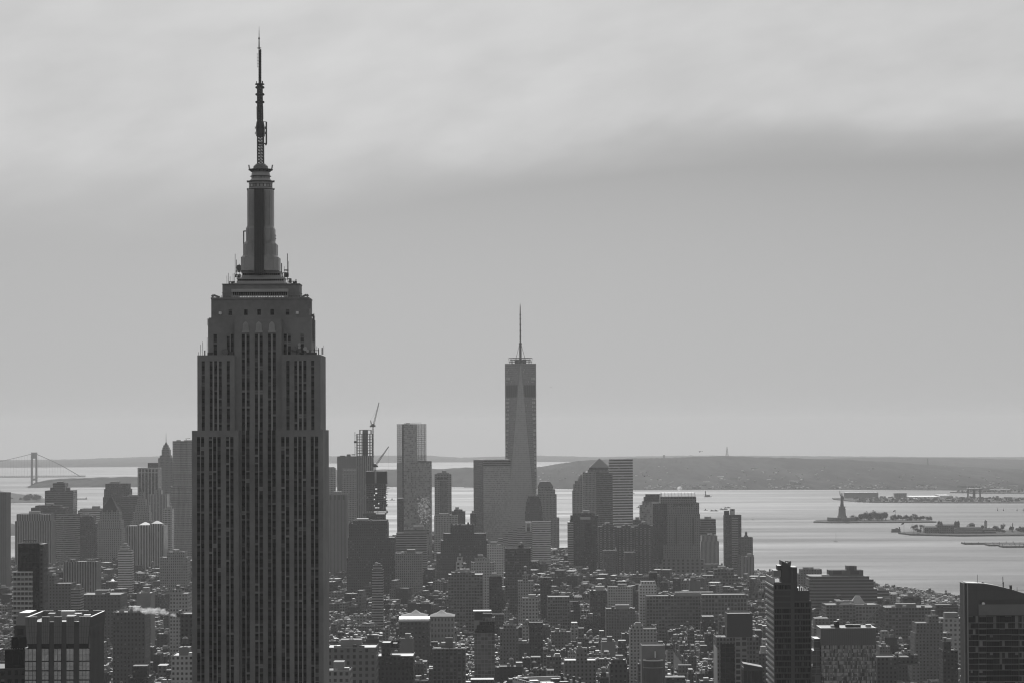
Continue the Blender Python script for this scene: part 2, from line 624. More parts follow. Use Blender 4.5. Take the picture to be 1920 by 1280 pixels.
ridge('brooklyn_shore', [(560, 880), (640, 880), (720, 879), (830, 878), (870, 876), (900, 876), (960, 874), (1010, 880)], [(560, 912), (860, 912), (1010, 914)], 17500, wood_far, 2, 10, 5, bulge=0.8)
ridge('harbour_island', [(-160, 920), (0, 920), (40, 926), (84, 934)], [(-160, 944), (0, 943), (84, 941)], 12600, wood_mid, 3, 6, 2)
ridge('near_shore', [(-160, 968), (0, 976), (27, 982), (60, 990)], [(-160, 1004), (27, 1003), (60, 1001)], 8000, wood_mid, 3, 5, 1)


def flat_island(name, top_pts, h, mat, wall=CONC):
    """low land: outline given as water-line points (px, py), clockwise seen in the photo from the near left"""
    P = []
    for px, py in top_pts:
        d = dsea(px, py)
        p = W(px, py, d)
        P.append((p.x, d))
    area = sum(P[i][0] * P[(i + 1) % len(P)][1] - P[(i + 1) % len(P)][0] * P[i][1] for i in range(len(P)))
    if area < 0:
        P.reverse()
    mb = MB(wall)
    n = len(P)
    for i in range(n):
        p, q = P[i], P[(i + 1) % n]
        mb.poly([(p[0], p[1], sea(*p) - 1), (q[0], q[1], sea(*q) - 1), (q[0], q[1], sea(*q) + h), (p[0], p[1], sea(*p) + h)])
    mb.poly([(p[0], p[1], sea(*p) + h) for p in P], mat)
    o = mb.build(name)
    o['kind'] = 'structure'
    return o


flat_island('statue_island', [(1525, 979), (1560, 980), (1700, 979.5), (1756, 979), (1740, 976), (1640, 974.5), (1560, 975), (1530, 976.5)], 3.5, wood_mid, STONE_D)
flat_island('station_island', [(1684, 1000), (1706, 1003), (1800, 1005), (1890, 1004), (2050, 1003), (2050, 996), (1800, 996), (1710, 998)], 4, wood_mid, STONE_D)
flat_island('port_peninsula', [(1590, 939), (1640, 942), (1800, 942.5), (2080, 943), (2080, 933), (1700, 934), (1560, 934), (1562, 936)], 4, wood_mid)
flat_island('far_pier', [(1781, 923), (1840, 924.5), (2080, 925), (2080, 921), (1850, 920)], 4, wood_mid)
# ---------------------------------------------------------------- the great tower in front
def esb():
    D = 1298.0
    KM = D / F_PX
    o = W(488.5, 800, D)
    g = land(o.x, D)
    root = thing('stepped_skyscraper', 'dark limestone skyscraper towering over the city, stepped shoulders and tall antenna mast', 'skyscraper', (o.x, D, g))

    dep = [0.0]        # how far behind the front plane the piece being built stands

    def X(px, y): return W(px, y, D + dep[0]).x - o.x
    def Z(y): return W(488.5, y, D + dep[0]).z - g
    wall = plain('tower_limestone', 0.225, 0.85, 0.42, 0.05)
    wall2 = plain('tower_spandrel', 0.032, 0.7, 0.25, 0.3)
    mull = plain('tower_mullion', 0.34, 0.5, 0.2, 0.2, metal=0.3)
    glass = plain('tower_glass', 0.008, 0.25, 0.5, 0.3, spec=0.15)
    blind = plain('tower_blind', 0.26, 0.8, 0.1, 0.3)
    alum = plain('mast_cladding', 0.38, 0.5, 0.25, 0.15, metal=0.2)
    dglass = plain('mast_glass', 0.025, 0.3, 0.4, 0.4)
    sidef = fac('tower_side', 0.12, 0.03, 0.5, 0.55, 0.1, 0.2, spandrel=0.06)
    FL = 3.63
    Zb = Z(1295) - 60
    wins = []      # (prio, x0, x1, z0, z1, y)
    rr = random.Random(3)

    def wing(name, px0, px1, ytop, zb, yf, yb, strips, ystrip, yy, ks='flrt'):
        """a shaft of stone piers with sunk window strips between them"""
        dep[0] = 0.0
        m = MB(wall, bay=4.5, flr=FL)
        dep[0] = yf
        x0, x1, zt, zs = X(px0, yy), X(px1, yy), Z(ytop), Z(ystrip)
        m.box(x0, x1, yf + 0.6, yb, zb, zt, faces='lrbt', m=None)
        m.box(x0 + .01, x1 - .01, yf + 0.6, yf + 0.7, zb, zt, faces='f')
        # header over the strips
        m.box(x0, x1, yf, yf + 0.6, zs, zt, faces='flrt')
        prev = x0
        mm = MB(mull)
        sp = MB(wall2)
        for i, (a, b_) in enumerate(strips):
            xa, xb = X(a, yy), X(b_, yy)
            if i and (a - strips[i - 1][1]) < 4:
                mm.box(prev, xa, yf + 0.05, yf + 0.6, zb, zs + 0.9, faces='flrt')
            else:
                m.box(prev, xa, yf, yf + 0.6, zb, zs, faces='flr')
            prev = xb
            n0 = math.floor(zb / FL)
            n1 = math.ceil(zs / FL)
            for k in range(n0, n1):
                za, zc = k * FL, k * FL + FL * 0.46
                za_, zc_ = max(za, zb), min(zc, zs)
                if zc_ > za_ + .2:
                    sp.box(xa, xb, yf + 0.36, yf + 0.59, za_, zc_, faces='ftb', tone=rr.uniform(.8, 1.25))
                w0, w1 = max(zc, zb), min(za + FL, zs)
                if w1 > w0 + .4:
                    wins.append((xa, xb, w0, w1, yf + 0.5))
        m.box(prev, x1, yf, yf + 0.6, zb, zs, faces='flr')
        m.build(name, root)
        if mm.f: mm.build('mullions', root)['kind'] = 'stuff'
        if sp.f: sp.build('spandrels', root)['kind'] = 'stuff'

    A = [(369.3, 375.6), (376.9, 383)], [(391.8, 398), (399.6, 406), (407.6, 414)], [(424, 430), (431.8, 438)]
    Bc = [(453.6, 460), (461.8, 468)], [(478, 484.4), (486.2, 493)], [(502.2, 508.8), (510.6, 517)]
    Cc = [(527.5, 534), (536, 542.5)], [(551.5, 557.7), (559.6, 566), (568, 574)], [(583, 588.8), (590.6, 597)]
    fl = lambda t: [q for s_ in t for q in s_]
    base = MB(fac('tower_low', 0.19, 0.03, 0.5, 0.55), bay=4, flr=FL)
    base.box(X(340, 1280), X(630, 1280), -2, 60, 0, 60)
    base.box(X(352, 1280), X(620, 1280), 0.3, 45, 60, Zb)
    base.build('podium', root)
    wing('shaft', 360, 447.5, 806, Zb, 0, 41, fl(A), 818, 1000)
    wing('shaft', 518.5, 606, 806, Zb, 0, 41, fl(Cc), 818, 1000)
    wing('shaft', 447.5, 518.5, 806, Zb, 4.25, 41, fl(Bc), 806, 1000)
    up = [(378.2, 383.9)], [(393.2, 398.6), (401.6, 407.3), (410.1, 415.7)], [(425.2, 430.9)]
    ur = [(537, 542.8)], [(552, 557.5), (560.3, 565.9), (568.7, 574.4)], [(583.5, 589.2)]
    uc = [(453.4, 459.2), (462.2, 468)], [(477.8, 483.7), (486.8, 492.6)], [(502.6, 508.3), (511.3, 517.2)]
    wing('upper_shaft', 370, 440, 665, Z(806), 1.6, 38, fl(up), 676, 735)
    wing('upper_shaft', 528, 601, 665, Z(806), 1.6, 38, fl(ur), 676, 735)
    wing('centre_shaft', 440, 528, 598, Z(806), 4.2, 36, fl(uc), 626, 700)
    tl = [[(400.5, 406.8)], [(425.3, 430.7), (432.4, 438)]]
    tr = [[(532, 537.6), (539.4, 545.2)], [(563.6, 569.6)]]
    wing('shoulder', 390, 440, 597, Z(665), 7.5, 34, fl(tl), 626, 640)
    wing('shoulder', 528, 584, 597, Z(665), 7.5, 34, fl(tr), 626, 640)
    top = MB(wall, bay=5, flr=FL)
    # top block with its small square windows let in
    yy = 575
    dep[0] = 8.6
    xs_ = [396, 428.6, 435, 457.7, 464.2, 482.5, 489, 507, 513.6, 536, 542.4, 578.5]
    z0, z1, zw0, zw1 = Z(597.5), Z(561), Z(590.6), Z(580)
    top.box(X(396, yy), X(578.5, yy), 8.6, 32, z0, z1, faces='lrbt')
    top.box(X(396, yy), X(583, yy), 8.6, 9, z0, zw0, faces='f')
    top.box(X(396, yy), X(583, yy), 8.6, 9, zw1, z1, faces='f')
    for i in range(0, len(xs_) - 1, 2):
        top.box(X(xs_[i], yy), X(xs_[i + 1], yy), 8.6, 9.2, zw0, zw1, faces='flr')
    top.box(X(395.4, yy), X(579, yy), 8.2, 32.4, z1, z1 + 0.8, faces='flrbt', bottom=True)
    top.box(X(392, 600), X(582, 600), 7.8, 33, z0 - 0.3, z0 + 0.5, faces='flrbt')
    top.build('top_block', root)
    for i in range(1, len(xs_) - 1, 2):
        wins.insert(0, (X(xs_[i], yy), X(xs_[i + 1], yy), zw0, zw1, 9.0))
    # arched aluminium ornaments over the centre strips
    dep[0] = 4.2
    for a in (460.7, 485.2, 509.7):
        m = MB(alum)
        xc = X(a, 612)
        zz = [(623, 7.2), (620.5, 7.2), (619.8, 5.6), (608, 5.2), (604.5, 2.6), (602.6, 0.3)]
        for (ya, wa), (yb, wb) in zip(zz, zz[1:]):
            m.prism([(xc - wa * KM, 4.2 - .45), (xc + wa * KM, 4.2 - .45), (xc + wa * KM, 4.2), (xc - wa * KM, 4.2)], Z(ya), Z(yb),
                    pl2=[(xc - wb * KM, 4.2 - .45), (xc + wb * KM, 4.2 - .45), (xc + wb * KM, 4.2), (xc - wb * KM, 4.2)])
        for k in (-1, 0, 1):
            m.box(xc + k * 2.2 * KM - .12, xc + k * 2.2 * KM + .12, 3.45, 3.75, Z(619), Z(607))
        m.build('window_ornament', root)
    # floodlight boxes
    dep[0] = 7.0
    for a in (412.7, 557.2):
        m = MB(WHITE)
        xc = X(a, 587)
        m.cyl(xc, 7.2, Z(589), Z(584), 0.7, 0.62, 10, cap=True)
        m.box(xc - .1, xc + .1, 7.3, 8.7, Z(589.6), Z(588.6))
        m.build('floodlight', root)
    # windows: the hundred highest as parts of their own, the rest as one
    wins.sort(key=lambda w: -w[2])

    def win(m, w):
        xa, xb, za, zc, y = w
        t = rr.random()
        zm = za + (zc - za) * 0.5
        m.poly([(xa, y, za), (xb, y, za), (xb, y, zc), (xa, y, zc)], glass, rr.uniform(0.4, 1.8))
        m.box(xa, xb, y - .06, y - .01, zm - .05, zm + .05, wall2, faces='ft')
        if t < 0.34:
            zt = zc - (zc - za) * rr.choice((.35, .5, .5, .5, .95))
            m.poly([(xa, y - .03, zt), (xb, y - .03, zt), (xb, y - .03, zc), (xa, y - .03, zc)], blind, rr.choice((.35, .5, .5, .7, 1.0)))
    for w in wins[:100]:
        m = MB(glass)
        win(m, w)
        m.build('window', root)
    m = MB(glass)
    for w in wins[100:]:
        win(m, w)
    m.build('window', root)['kind'] = 'stuff'
    # observation deck storey and the stepped base of the mast
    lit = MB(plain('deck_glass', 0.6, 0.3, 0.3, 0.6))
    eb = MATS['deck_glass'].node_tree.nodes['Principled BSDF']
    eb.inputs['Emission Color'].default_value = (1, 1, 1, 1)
    eb.inputs['Emission Strength'].default_value = 0.22      # added glow stands in for daylight seen through the deck windows
    band = plain('band_glass', 0.012, 0.4, 0.5, 0.5, spec=.15)
    m = MB(wall)
    dep[0] = 13.0
    def cx(p0, p1, ya, yb, y, yb_m=None, mat=None, mbx=m, tone=None):
        c = 20.5
        mbx.box(X(p0, ya), X(p1, ya), y, 2 * c - y, Z(ya), Z(yb), mat, tone=tone)
    cx(417, 561.5, 563, 549, 13)
    cx(416, 562.5, 549.6, 548.6, 12.7)
    cx(417, 561.5, 548.6, 533.5, 13)
    cx(416.2, 562.3, 533.5, 532, 12.6)
    m.build('deck_storey', root)
    bm = MB(band)
    for p0, p1, ya, yb, y in ((434, 541, 542, 562, 12.2), (437, 537, 530.5, 542, 13.4), (443, 533, 520, 530.5, 14.6), (451.7, 525.5, 508.6, 520, 15.8)):
        s_ = MB(alum)
        c = 20.5
        h = yb - ya
        s_.box(X(p0, ya), X(p1, ya), y, 2 * c - y, Z(ya + h * .28), Z(ya))
        s_.box(X(p0 + 1, ya), X(p1 - 1, ya), y + .5, 2 * c - y - .5, Z(ya + h * .62), Z(ya + h * .28))
        s_.box(X(p0, ya), X(p1, ya), y, 2 * c - y, Z(yb), Z(ya + h * .62))
        s_.build('mast_step', root)
        n = int((p1 - p0) / 4)
        for i in range(n):
            xa = X(p0 + 2 + (p1 - p0 - 4) * (i + .08) / n, ya)
            xb = X(p0 + 2 + (p1 - p0 - 4) * (i + .92) / n, ya)
            bm.poly([(xa, y + .45, Z(ya + h * .62)), (xb, y + .45, Z(ya + h * .62)), (xb, y + .45, Z(ya + h * .28)), (xa, y + .45, Z(ya + h * .28))], tone=rr.uniform(.4, 1.8))
    bm.build('window_band', root)
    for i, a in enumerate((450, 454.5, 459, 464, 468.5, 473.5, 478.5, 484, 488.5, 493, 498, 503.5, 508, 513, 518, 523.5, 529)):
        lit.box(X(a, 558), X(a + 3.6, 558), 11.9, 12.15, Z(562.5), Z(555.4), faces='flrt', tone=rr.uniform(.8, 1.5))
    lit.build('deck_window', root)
    # railing with the crowd barrier of the deck
    dep[0] = 9.0
    m = MB(METAL_D)
    for i in range(60):
        x = X(397, 560) + (X(577, 560) - X(397, 560)) * i / 59
        h = .5 + rr.random() * 0.7
        m.bar((x, 8.9, z1 + .8), (x, 8.9, z1 + .8 + h), 0.14)
    m.box(X(397, 560), X(577, 560), 8.85, 9.0, z1 + 1.3, z1 + 1.4)
    m.build('railing', root)
    for p0, p1, sx in ((397, 411, 1), (578, 566, -1)):
        m = MB(wall)
        xa, xb = X(p0, 560), X(p1, 560)
        m.bar((xa, 9.2, z1 + 1.2), (xa + (xb - xa) * .3, 9.2, z1 + 1.9), 1.1)
        m.bar((xa + (xb - xa) * .3, 9.2, z1 + 1.9), (xb, 9.2, z1 + .9), .9)
        m.build('corner_eagle', root)
    # mast shaft with its stepped buttress wings
    yc = 20.5
    dep[0] = yc
    KM = (D + yc) / F_PX
    m = MB(alum)
    def ring(w, ya, yb, w2=None, ch=0.24):
        def pl(w_):
            r = w_ / 2 * KM
            c = r * ch
            return [(xm - r, yc - r + c), (xm - r + c, yc - r), (xm + r - c, yc - r), (xm + r, yc - r + c), (xm + r, yc + r - c), (xm + r - c, yc + r), (xm - r + c, yc + r), (xm - r, yc + r - c)]
        m.prism(pl(w), Z(ya), Z(yb), pl2=pl(w2 or w))
    xm = X(489, 440)
    ring(70, 509, 484)
    ring(70, 484, 480, 62)
    ring(61, 480.2, 459)
    ring(61, 459, 454, 53)
    ring(52, 454.2, 430)
    ring(52, 430, 425, 48)
    ring(47.5, 425.2, 357)
    m.build('mast_shaft', root)
    m = MB(alum)
    for s_ in (-1, 1):
        for i in range(6):
            off = 10 + i * 2.3
            yt = 359 if i < 5 else 428
            w = [(509, 35), (480, 30.5), (454, 26), (425, 23.75)]
            m.bar((xm + s_ * off * KM, yc - 23.6 * KM, Z(425)), (xm + s_ * off * KM, yc - 23.6 * KM, Z(yt)), 0.22) if yt < 400 else None
            # ridges sweeping outwards on the wings
            pts = [(425, off, 24.2), (454, off + i * .35, 26.3), (456, off + i * .4, 30.6), (480, off + i * .9, 30.8), (483, off + i * 1.0, 35.2), (508, off + i * 1.5, 35.2)]
            for (ya, oa, da), (yb, ob, db) in zip(pts, pts[1:]):
                m.bar((xm + s_ * oa * KM, yc - da * KM, Z(ya)), (xm + s_ * ob * KM, yc - db * KM, Z(yb)), 0.2)
    m.build('mast_ridge', root)
    m = MB(dglass)
    m.box(xm - 8.6 * KM, xm + 8.6 * KM, yc - 36 * KM, yc - 10 * KM, Z(515), Z(357))
    fr = MB(METAL_D)
    for k in range(5):
        x = xm + (-8.6 + 17.2 * k / 4) * KM
        fr.box(x - .1, x + .1, yc - 36.5 * KM, yc - 36 * KM, Z(515), Z(357))
    for k in range(40):
        zz = Z(515) + (Z(357) - Z(515)) * k / 39
        fr.box(xm - 8.6 * KM, xm + 8.6 * KM, yc - 36.3 * KM, yc - 36.02 * KM, zz - .06, zz + .06)
    gl = m.build('glass_strip', root)
    fr.build('glass_frame', gl)
    # crown
    m = MB(alum)
    cyl = lambda r, ya, yb, r2=None, mat=None, mm=m: mm.cyl(xm, yc, Z(ya), Z(yb), r * KM, (r2 or r) * KM, 20, mat, bottom=True)
    cyl(22.5, 357, 352)
    cyl(21.8, 352, 345.5, mat=METAL_D)
    cyl(22.4, 345.5, 341)
    cyl(22.2, 341, 336, 18)
    cyl(17.4, 336, 330)
    cyl(17.8, 330, 322, 16.4)
    cyl(16.6, 322, 320)
    m.build('crown', root)
    m = MB(METAL_D)
    for r, ya, yb in ((25.6, 356.5, 354.6), (25.8, 341.8, 340), (20, 331.5, 330.6), (19, 322.5, 321.5)):
        cyl(r, ya, yb, mm=m)
    for ya in (355.5, 341):
        for s_ in (-1, 1):
            m.bar((xm + s_ * 25 * KM, yc, Z(ya + 1.5)), (xm + s_ * 25 * KM, yc, Z(ya - 2.2)), .5)
    m.build('crown_ring', root)
    cw = plain('crown_glass', 0.6, 0.3, 0.3, 0.6)  # pale colour stands in for daylight passing through the crown
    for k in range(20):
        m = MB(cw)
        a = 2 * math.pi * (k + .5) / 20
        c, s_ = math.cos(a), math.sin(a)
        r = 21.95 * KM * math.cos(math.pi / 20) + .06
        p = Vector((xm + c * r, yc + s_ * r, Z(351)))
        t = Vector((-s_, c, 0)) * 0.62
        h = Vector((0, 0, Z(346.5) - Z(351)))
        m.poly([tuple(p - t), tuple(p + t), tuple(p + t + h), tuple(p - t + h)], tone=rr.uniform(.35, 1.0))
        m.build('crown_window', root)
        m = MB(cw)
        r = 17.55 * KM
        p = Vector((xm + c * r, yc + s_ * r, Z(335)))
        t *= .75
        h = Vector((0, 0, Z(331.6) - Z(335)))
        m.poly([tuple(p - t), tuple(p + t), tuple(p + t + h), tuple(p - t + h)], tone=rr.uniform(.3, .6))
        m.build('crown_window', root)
    m = MB(METAL_D)
    cyl(23, 319.6, 317.8, mm=m)
    cyl(16.5, 320, 319.6, 23, mm=m)
    for k in range(16):
        a = 2 * math.pi * k / 16
        m.bar((xm + math.cos(a) * 16.5 * KM, yc + math.sin(a) * 16.5 * KM, Z(322)), (xm + math.cos(a) * 22.5 * KM, yc + math.sin(a) * 22.5 * KM, Z(319)), .3)
    for s_ in (-1, 1):
        for k in (0, 1.4):
            m.bar((xm + s_ * (20 + k) * KM, yc, Z(318)), (xm + s_ * (21.5 + k) * KM, yc, Z(309.5)), .22)
        for k in range(4):
            m.bar((xm + s_ * (19.5 + k * .5) * KM, yc, Z(316.5 - 1.8 * k)), (xm + s_ * (23 + k * .2) * KM, yc, Z(315.5 - 1.8 * k)), .15)
    m.build('roof_flange', root)
    m = MB(plain('mast_cap', 0.16, 0.5, 0.2, 0.3, metal=0.3))
    m.cyl(xm, yc, Z(317.8), Z(312), 14.4 * KM, 13.4 * KM, 20)
    m.cyl(xm, yc, Z(312), Z(307.6), 13.4 * KM, 8.6 * KM, 20)
    m.build('mast_cap', root)

    # antenna: lattice below, then pole and spike
    def lattice(name, wa, wb, ya, yb, n, leg, brace, pxa, pxb):
        m = MB(METAL_D)
        pr = None
        for i in range(n + 1):
            t = i / n
            y = ya + (yb - ya) * t
            w = (wa + (wb - wa) * t) / 2 * KM
            x = X(pxa + (pxb - pxa) * t, y)
            cur = [(x - w, yc - w, Z(y)), (x + w, yc - w, Z(y)), (x + w, yc + w, Z(y)), (x - w, yc + w, Z(y))]
            for k in range(4):
                m.bar(cur[k], cur[(k + 1) % 4], brace)
                if pr:
                    m.bar(pr[k], cur[k], leg)
                    m.bar(pr[k], cur[(k + 1) % 4], brace)
                    m.bar(pr[(k + 1) % 4], cur[k], brace)
            pr = cur
        return m.build(name, root)
    lattice('lattice_mast', 10.6, 10.4, 308, 256, 9, .5, .22, 488.6, 488.4)
    lattice('lattice_mast', 10.8, 11.4, 256, 240, 4, .8, .45, 488.4, 488.2)
    lattice('lattice_mast', 11.4, 8.4, 240, 229, 3, .8, .45, 488.2, 487.8)
    lattice('lattice_mast', 8.4, 7.8, 229, 159, 14, .5, .25, 487.8, 487.2)
    m = MB(METAL_D)
    for ya, yb, w in ((308, 159, 1.0), (200, 180, 2.0), (248, 234, 3.6)):
        m.box(X(488 - w / 2, ya), X(488 + w / 2, ya), yc - w / 2 * KM, yc + w / 2 * KM, Z(ya), Z(yb))
    m.build('mast_core', root)
    m = MB(METAL_D)
    x = X(487, 158)
    m.cyl(x, yc, Z(159.4), Z(157.4), 8.8 * KM, 8.8 * KM, 10, bottom=True)
    m.bar((x - 6 * KM, yc, Z(157)), (x - 6 * KM, yc, Z(153)), .3)
    m.bar((x + 5 * KM, yc, Z(157)), (x + 5 * KM, yc, Z(152.5)), .5)
    m.build('mast_platform', root)
    m = MB(METAL_D)
    for y in (164.5, 177.6, 192):
        for s_ in (-1, 1):
            m.bar((X(487.4, y), yc, Z(y)), (X(487.4 + s_ * 6, y), yc, Z(y)), .2)
            m.disc((X(487.4 + s_ * 6.3, y), yc - .6, Z(y)), (0, -1, 0), .55, .9)
    for s_ in (-1, 1):
        m.bar((X(487.6 + s_ * 6, 224), yc, Z(224)), (X(487.2 + s_ * 6, 200), yc, Z(200)), .16)
        for y in (202, 210, 218):
            m.bar((X(487.6, y), yc, Z(y)), (X(487.6 + s_ * 6, y), yc, Z(y)), .14)
        for y in (240, 250):
            m.bar((X(488, y), yc, Z(y)), (X(488 + s_ * 9.4, y), yc, Z(y)), .2)
            m.bar((X(488 + s_ * 9.4, y - 2.5), yc, Z(y - 2.5)), (X(488 + s_ * 9.4, y + 2.5), yc, Z(y + 2.5)), .25)
    m.build('antenna_element', root)
    m = MB(plain('pole_paint', 0.09, 0.6, 0.2, 0.4))
    x = X(499.4, 250)
    m.box(x - 1.4 * KM, x + 1.4 * KM, yc - 1.2 * KM, yc + 1.2 * KM, Z(271), Z(229))
    m.bar((X(489, 228.4), yc, Z(228.4)), (x, yc, Z(229)), .25)
    m.bar((X(483, 269.6), yc, Z(269.6)), (X(500, 269.6), yc, Z(269.6)), .5)
    m.bar((X(497, 272), yc, Z(272)), (X(500, 272), yc, Z(272)), .5)
    m.build('panel_antenna', root)
    m = MB(METAL_D)
    m.box(X(485, 125), X(486.8, 125), yc - .9, yc + .9, Z(158), Z(94))
    m.box(X(487.2, 125), X(489.8, 125), yc - .7, yc + .7, Z(158), Z(93), m=MATS['pole_paint'])
    for y in range(96, 158, 5):
        m.box(X(484.9, y), X(489.9, y), yc - 1, yc + 1, Z(y + .5), Z(y - .5))
    m.bar((X(482.4, 127), yc, Z(127)), (X(482.2, 100), yc, Z(100)), .14)
    for y in (102, 108, 114, 120, 126):
        m.bar((X(482.4, y), yc, Z(y)), (X(485, y), yc, Z(y)), .12)
    m.build('antenna_pole', root)
    m = MB(METAL_D)
    m.cyl(X(486, 91), yc, Z(91), Z(90), 4 * KM, 4 * KM, 8, bottom=True)
    for ya, yb, ra, rb in ((93, 74, 1.3, .95), (74, 58, .8, .5), (58, 50, .4, .2)):
        m.cyl(X(485.8, ya), yc, Z(ya), Z(yb), ra * KM, rb * KM, 6)
    m.cyl(X(485.7, 72), yc, Z(74), Z(71), 1.6 * KM, 1.6 * KM, 6, bottom=True)
    m.build('spike', root)

    # aerials and dishes on the ledges
    def aerial(px, y0, y1, yl, w=.16, arms=()):
        dep[0] = yl
        m = MB(METAL_D)
        m.bar((X(px, y0), yl, Z(y0)), (X(px, y0), yl, Z(y1)), w)
        for (ya, dx) in arms:
            m.bar((X(px, y0), yl, Z(ya)), (X(px + dx, y0), yl, Z(ya)), w)
        m.build('aerial', root)
    for a in ((376, 665, 645, 6), (380, 665, 640, 9), (384, 665, 656, 8, .5), (388.5, 665, 632, 9), (372.5, 665, 659, 5), (606, 665, 648, 20), (604, 665, 652, 22, .5), (598, 665, 655, 12), (594, 665, 649, 10),
              (425.5, 532, 517, 15), (428.5, 532, 512, 15), (431.5, 532, 518, 15), (437, 532, 513, 18), (440, 532, 512, 18), (443.5, 520, 487, 15, .25), (441, 520, 476, 15, .2), (449, 520, 495, 16), (453.5, 512, 490, 16, .4),
              (528, 512, 494, 16, .4), (533, 520, 500, 16), (539, 525, 476, 17, .3), (541, 520, 490, 17), (555, 533, 524, 16, .4), (551, 533, 529, 15, .8), (388.8, 597, 610, 7), (588.6, 597, 588, 8, .3)):
        aerial(*a)
    aerial(457, 482, 433, 18, .5, ((433.5, 5), (456, 4), (473, 4), (481.5, 4)))
    aerial(516, 452, 440, 19, .3, ((448, 2), (443, 2)))
    m = MB(METAL_D)
    for p0, p1, ya, yb, yl in ((430, 440, 532, 528, 15), (442, 451, 520, 515, 16), (530, 540, 520, 512, 16), (540, 546, 531, 523, 14), (546, 556, 533, 528, 14), (443, 452, 510, 507.5, 15), (533, 540, 508, 506.5, 16)):
        dep[0] = yl
        x0, x1 = X(p0, ya), X(p1, ya)
        for x in (x0, (x0 + x1) / 2, x1):
            m.bar((x, yl, Z(ya)), (x, yl, Z(yb)), .35)
        m.bar((x0, yl, Z(yb)), (x1, yl, Z(yb)), .3)
        m.bar((x0, yl, Z(ya)), (x1, yl, Z(yb)), .2)
        m.box(x0 + .3 * (x1 - x0), x0 + .8 * (x1 - x0), yl + .5, yl + 2, Z(ya), Z(yb + 1))
    m.build('rooftop_frame', root)
    dish = plain('dish_white', 0.40, 0.6, 0.1, 0.5)
    ddark = plain('dish_dark', 0.13, 0.7, 0.2, 0.5)
    for px, y, r, mt in ((422.4, 659, 6, ddark), (552.8, 653.5, 4, ddark), (561.3, 645.6, 2.7, dish), (561.3, 651.2, 2.7, dish), (562.2, 658.5, 2.7, ddark), (572.4, 653.8, 3.9, dish), (577, 658.2, 2.8, dish), (585.4, 659.2, 2.5, dish), (448, 502, 5.6, ddark), (535.5, 514, 3, ddark)):
        m = MB(mt)
        yl = 6.0 if y > 600 else 14.5
        dep[0] = yl
        x, z = X(px, y), Z(y)
        m.disc((x, yl, z), (0.15, -1, 0.05), r * KM, .45, seg=16)
        m.bar((x, yl + .3, z), (x, yl + 1.2, z - r * KM - .5), .3, METAL_D)
        m.build('dish', root)
    dep[0] = 6.6
    m = MB(METAL_D)
    for px in (536, 545, 556, 566, 575, 583, 590, 597):
        x = X(px, 660)
        m.bar((x, 6.6, Z(665)), (x, 6.6, Z(652 + rr.uniform(-3, 5))), .3)
    m.bar((X(536, 660), 6.7, Z(657)), (X(597, 660), 6.7, Z(657)), .25)
    m.box(X(390, 660), X(399, 660), 5, 7, Z(665), Z(660))
    m.box(X(575, 660), X(594, 660), 5.5, 7.3, Z(665), Z(661))
    m.box(X(432, 660), X(438, 660), 5.2, 7.3, Z(665), Z(658))
    m.build('equipment_rack', root)
    # rooftop pipe on the right shoulder
    m = MB(plain('duct', 0.2, 0.6, 0.2, 0.4))
    m.bar((X(586, 600), 14, Z(640)), (X(586, 600), 14, Z(592)), .9)
    m.bar((X(581, 600), 12, Z(640)), (X(581, 600), 12, Z(596)), .7)
    m.bar((X(586, 590), 14, Z(592)), (X(583, 588), 13, Z(590)), .9)
    m.build('duct', root)
    FOOT.append((o.x - 45, o.x + 45, D - 5, D + 65))
    BOXES.append((root['label'], o.x - 31, o.x + 29, D, D + 41, g, g + Z(665)))
    BOXES.append((root['label'], o.x - 23, o.x + 22, D + 8, D + 36, g, g + Z(540)))


FOOT, BOXES = [], []          # ground taken by modelled buildings; rough boxes for visibility
LANDMARKS = []                # (phrase, px, py) used to say where a small building stands
esb()
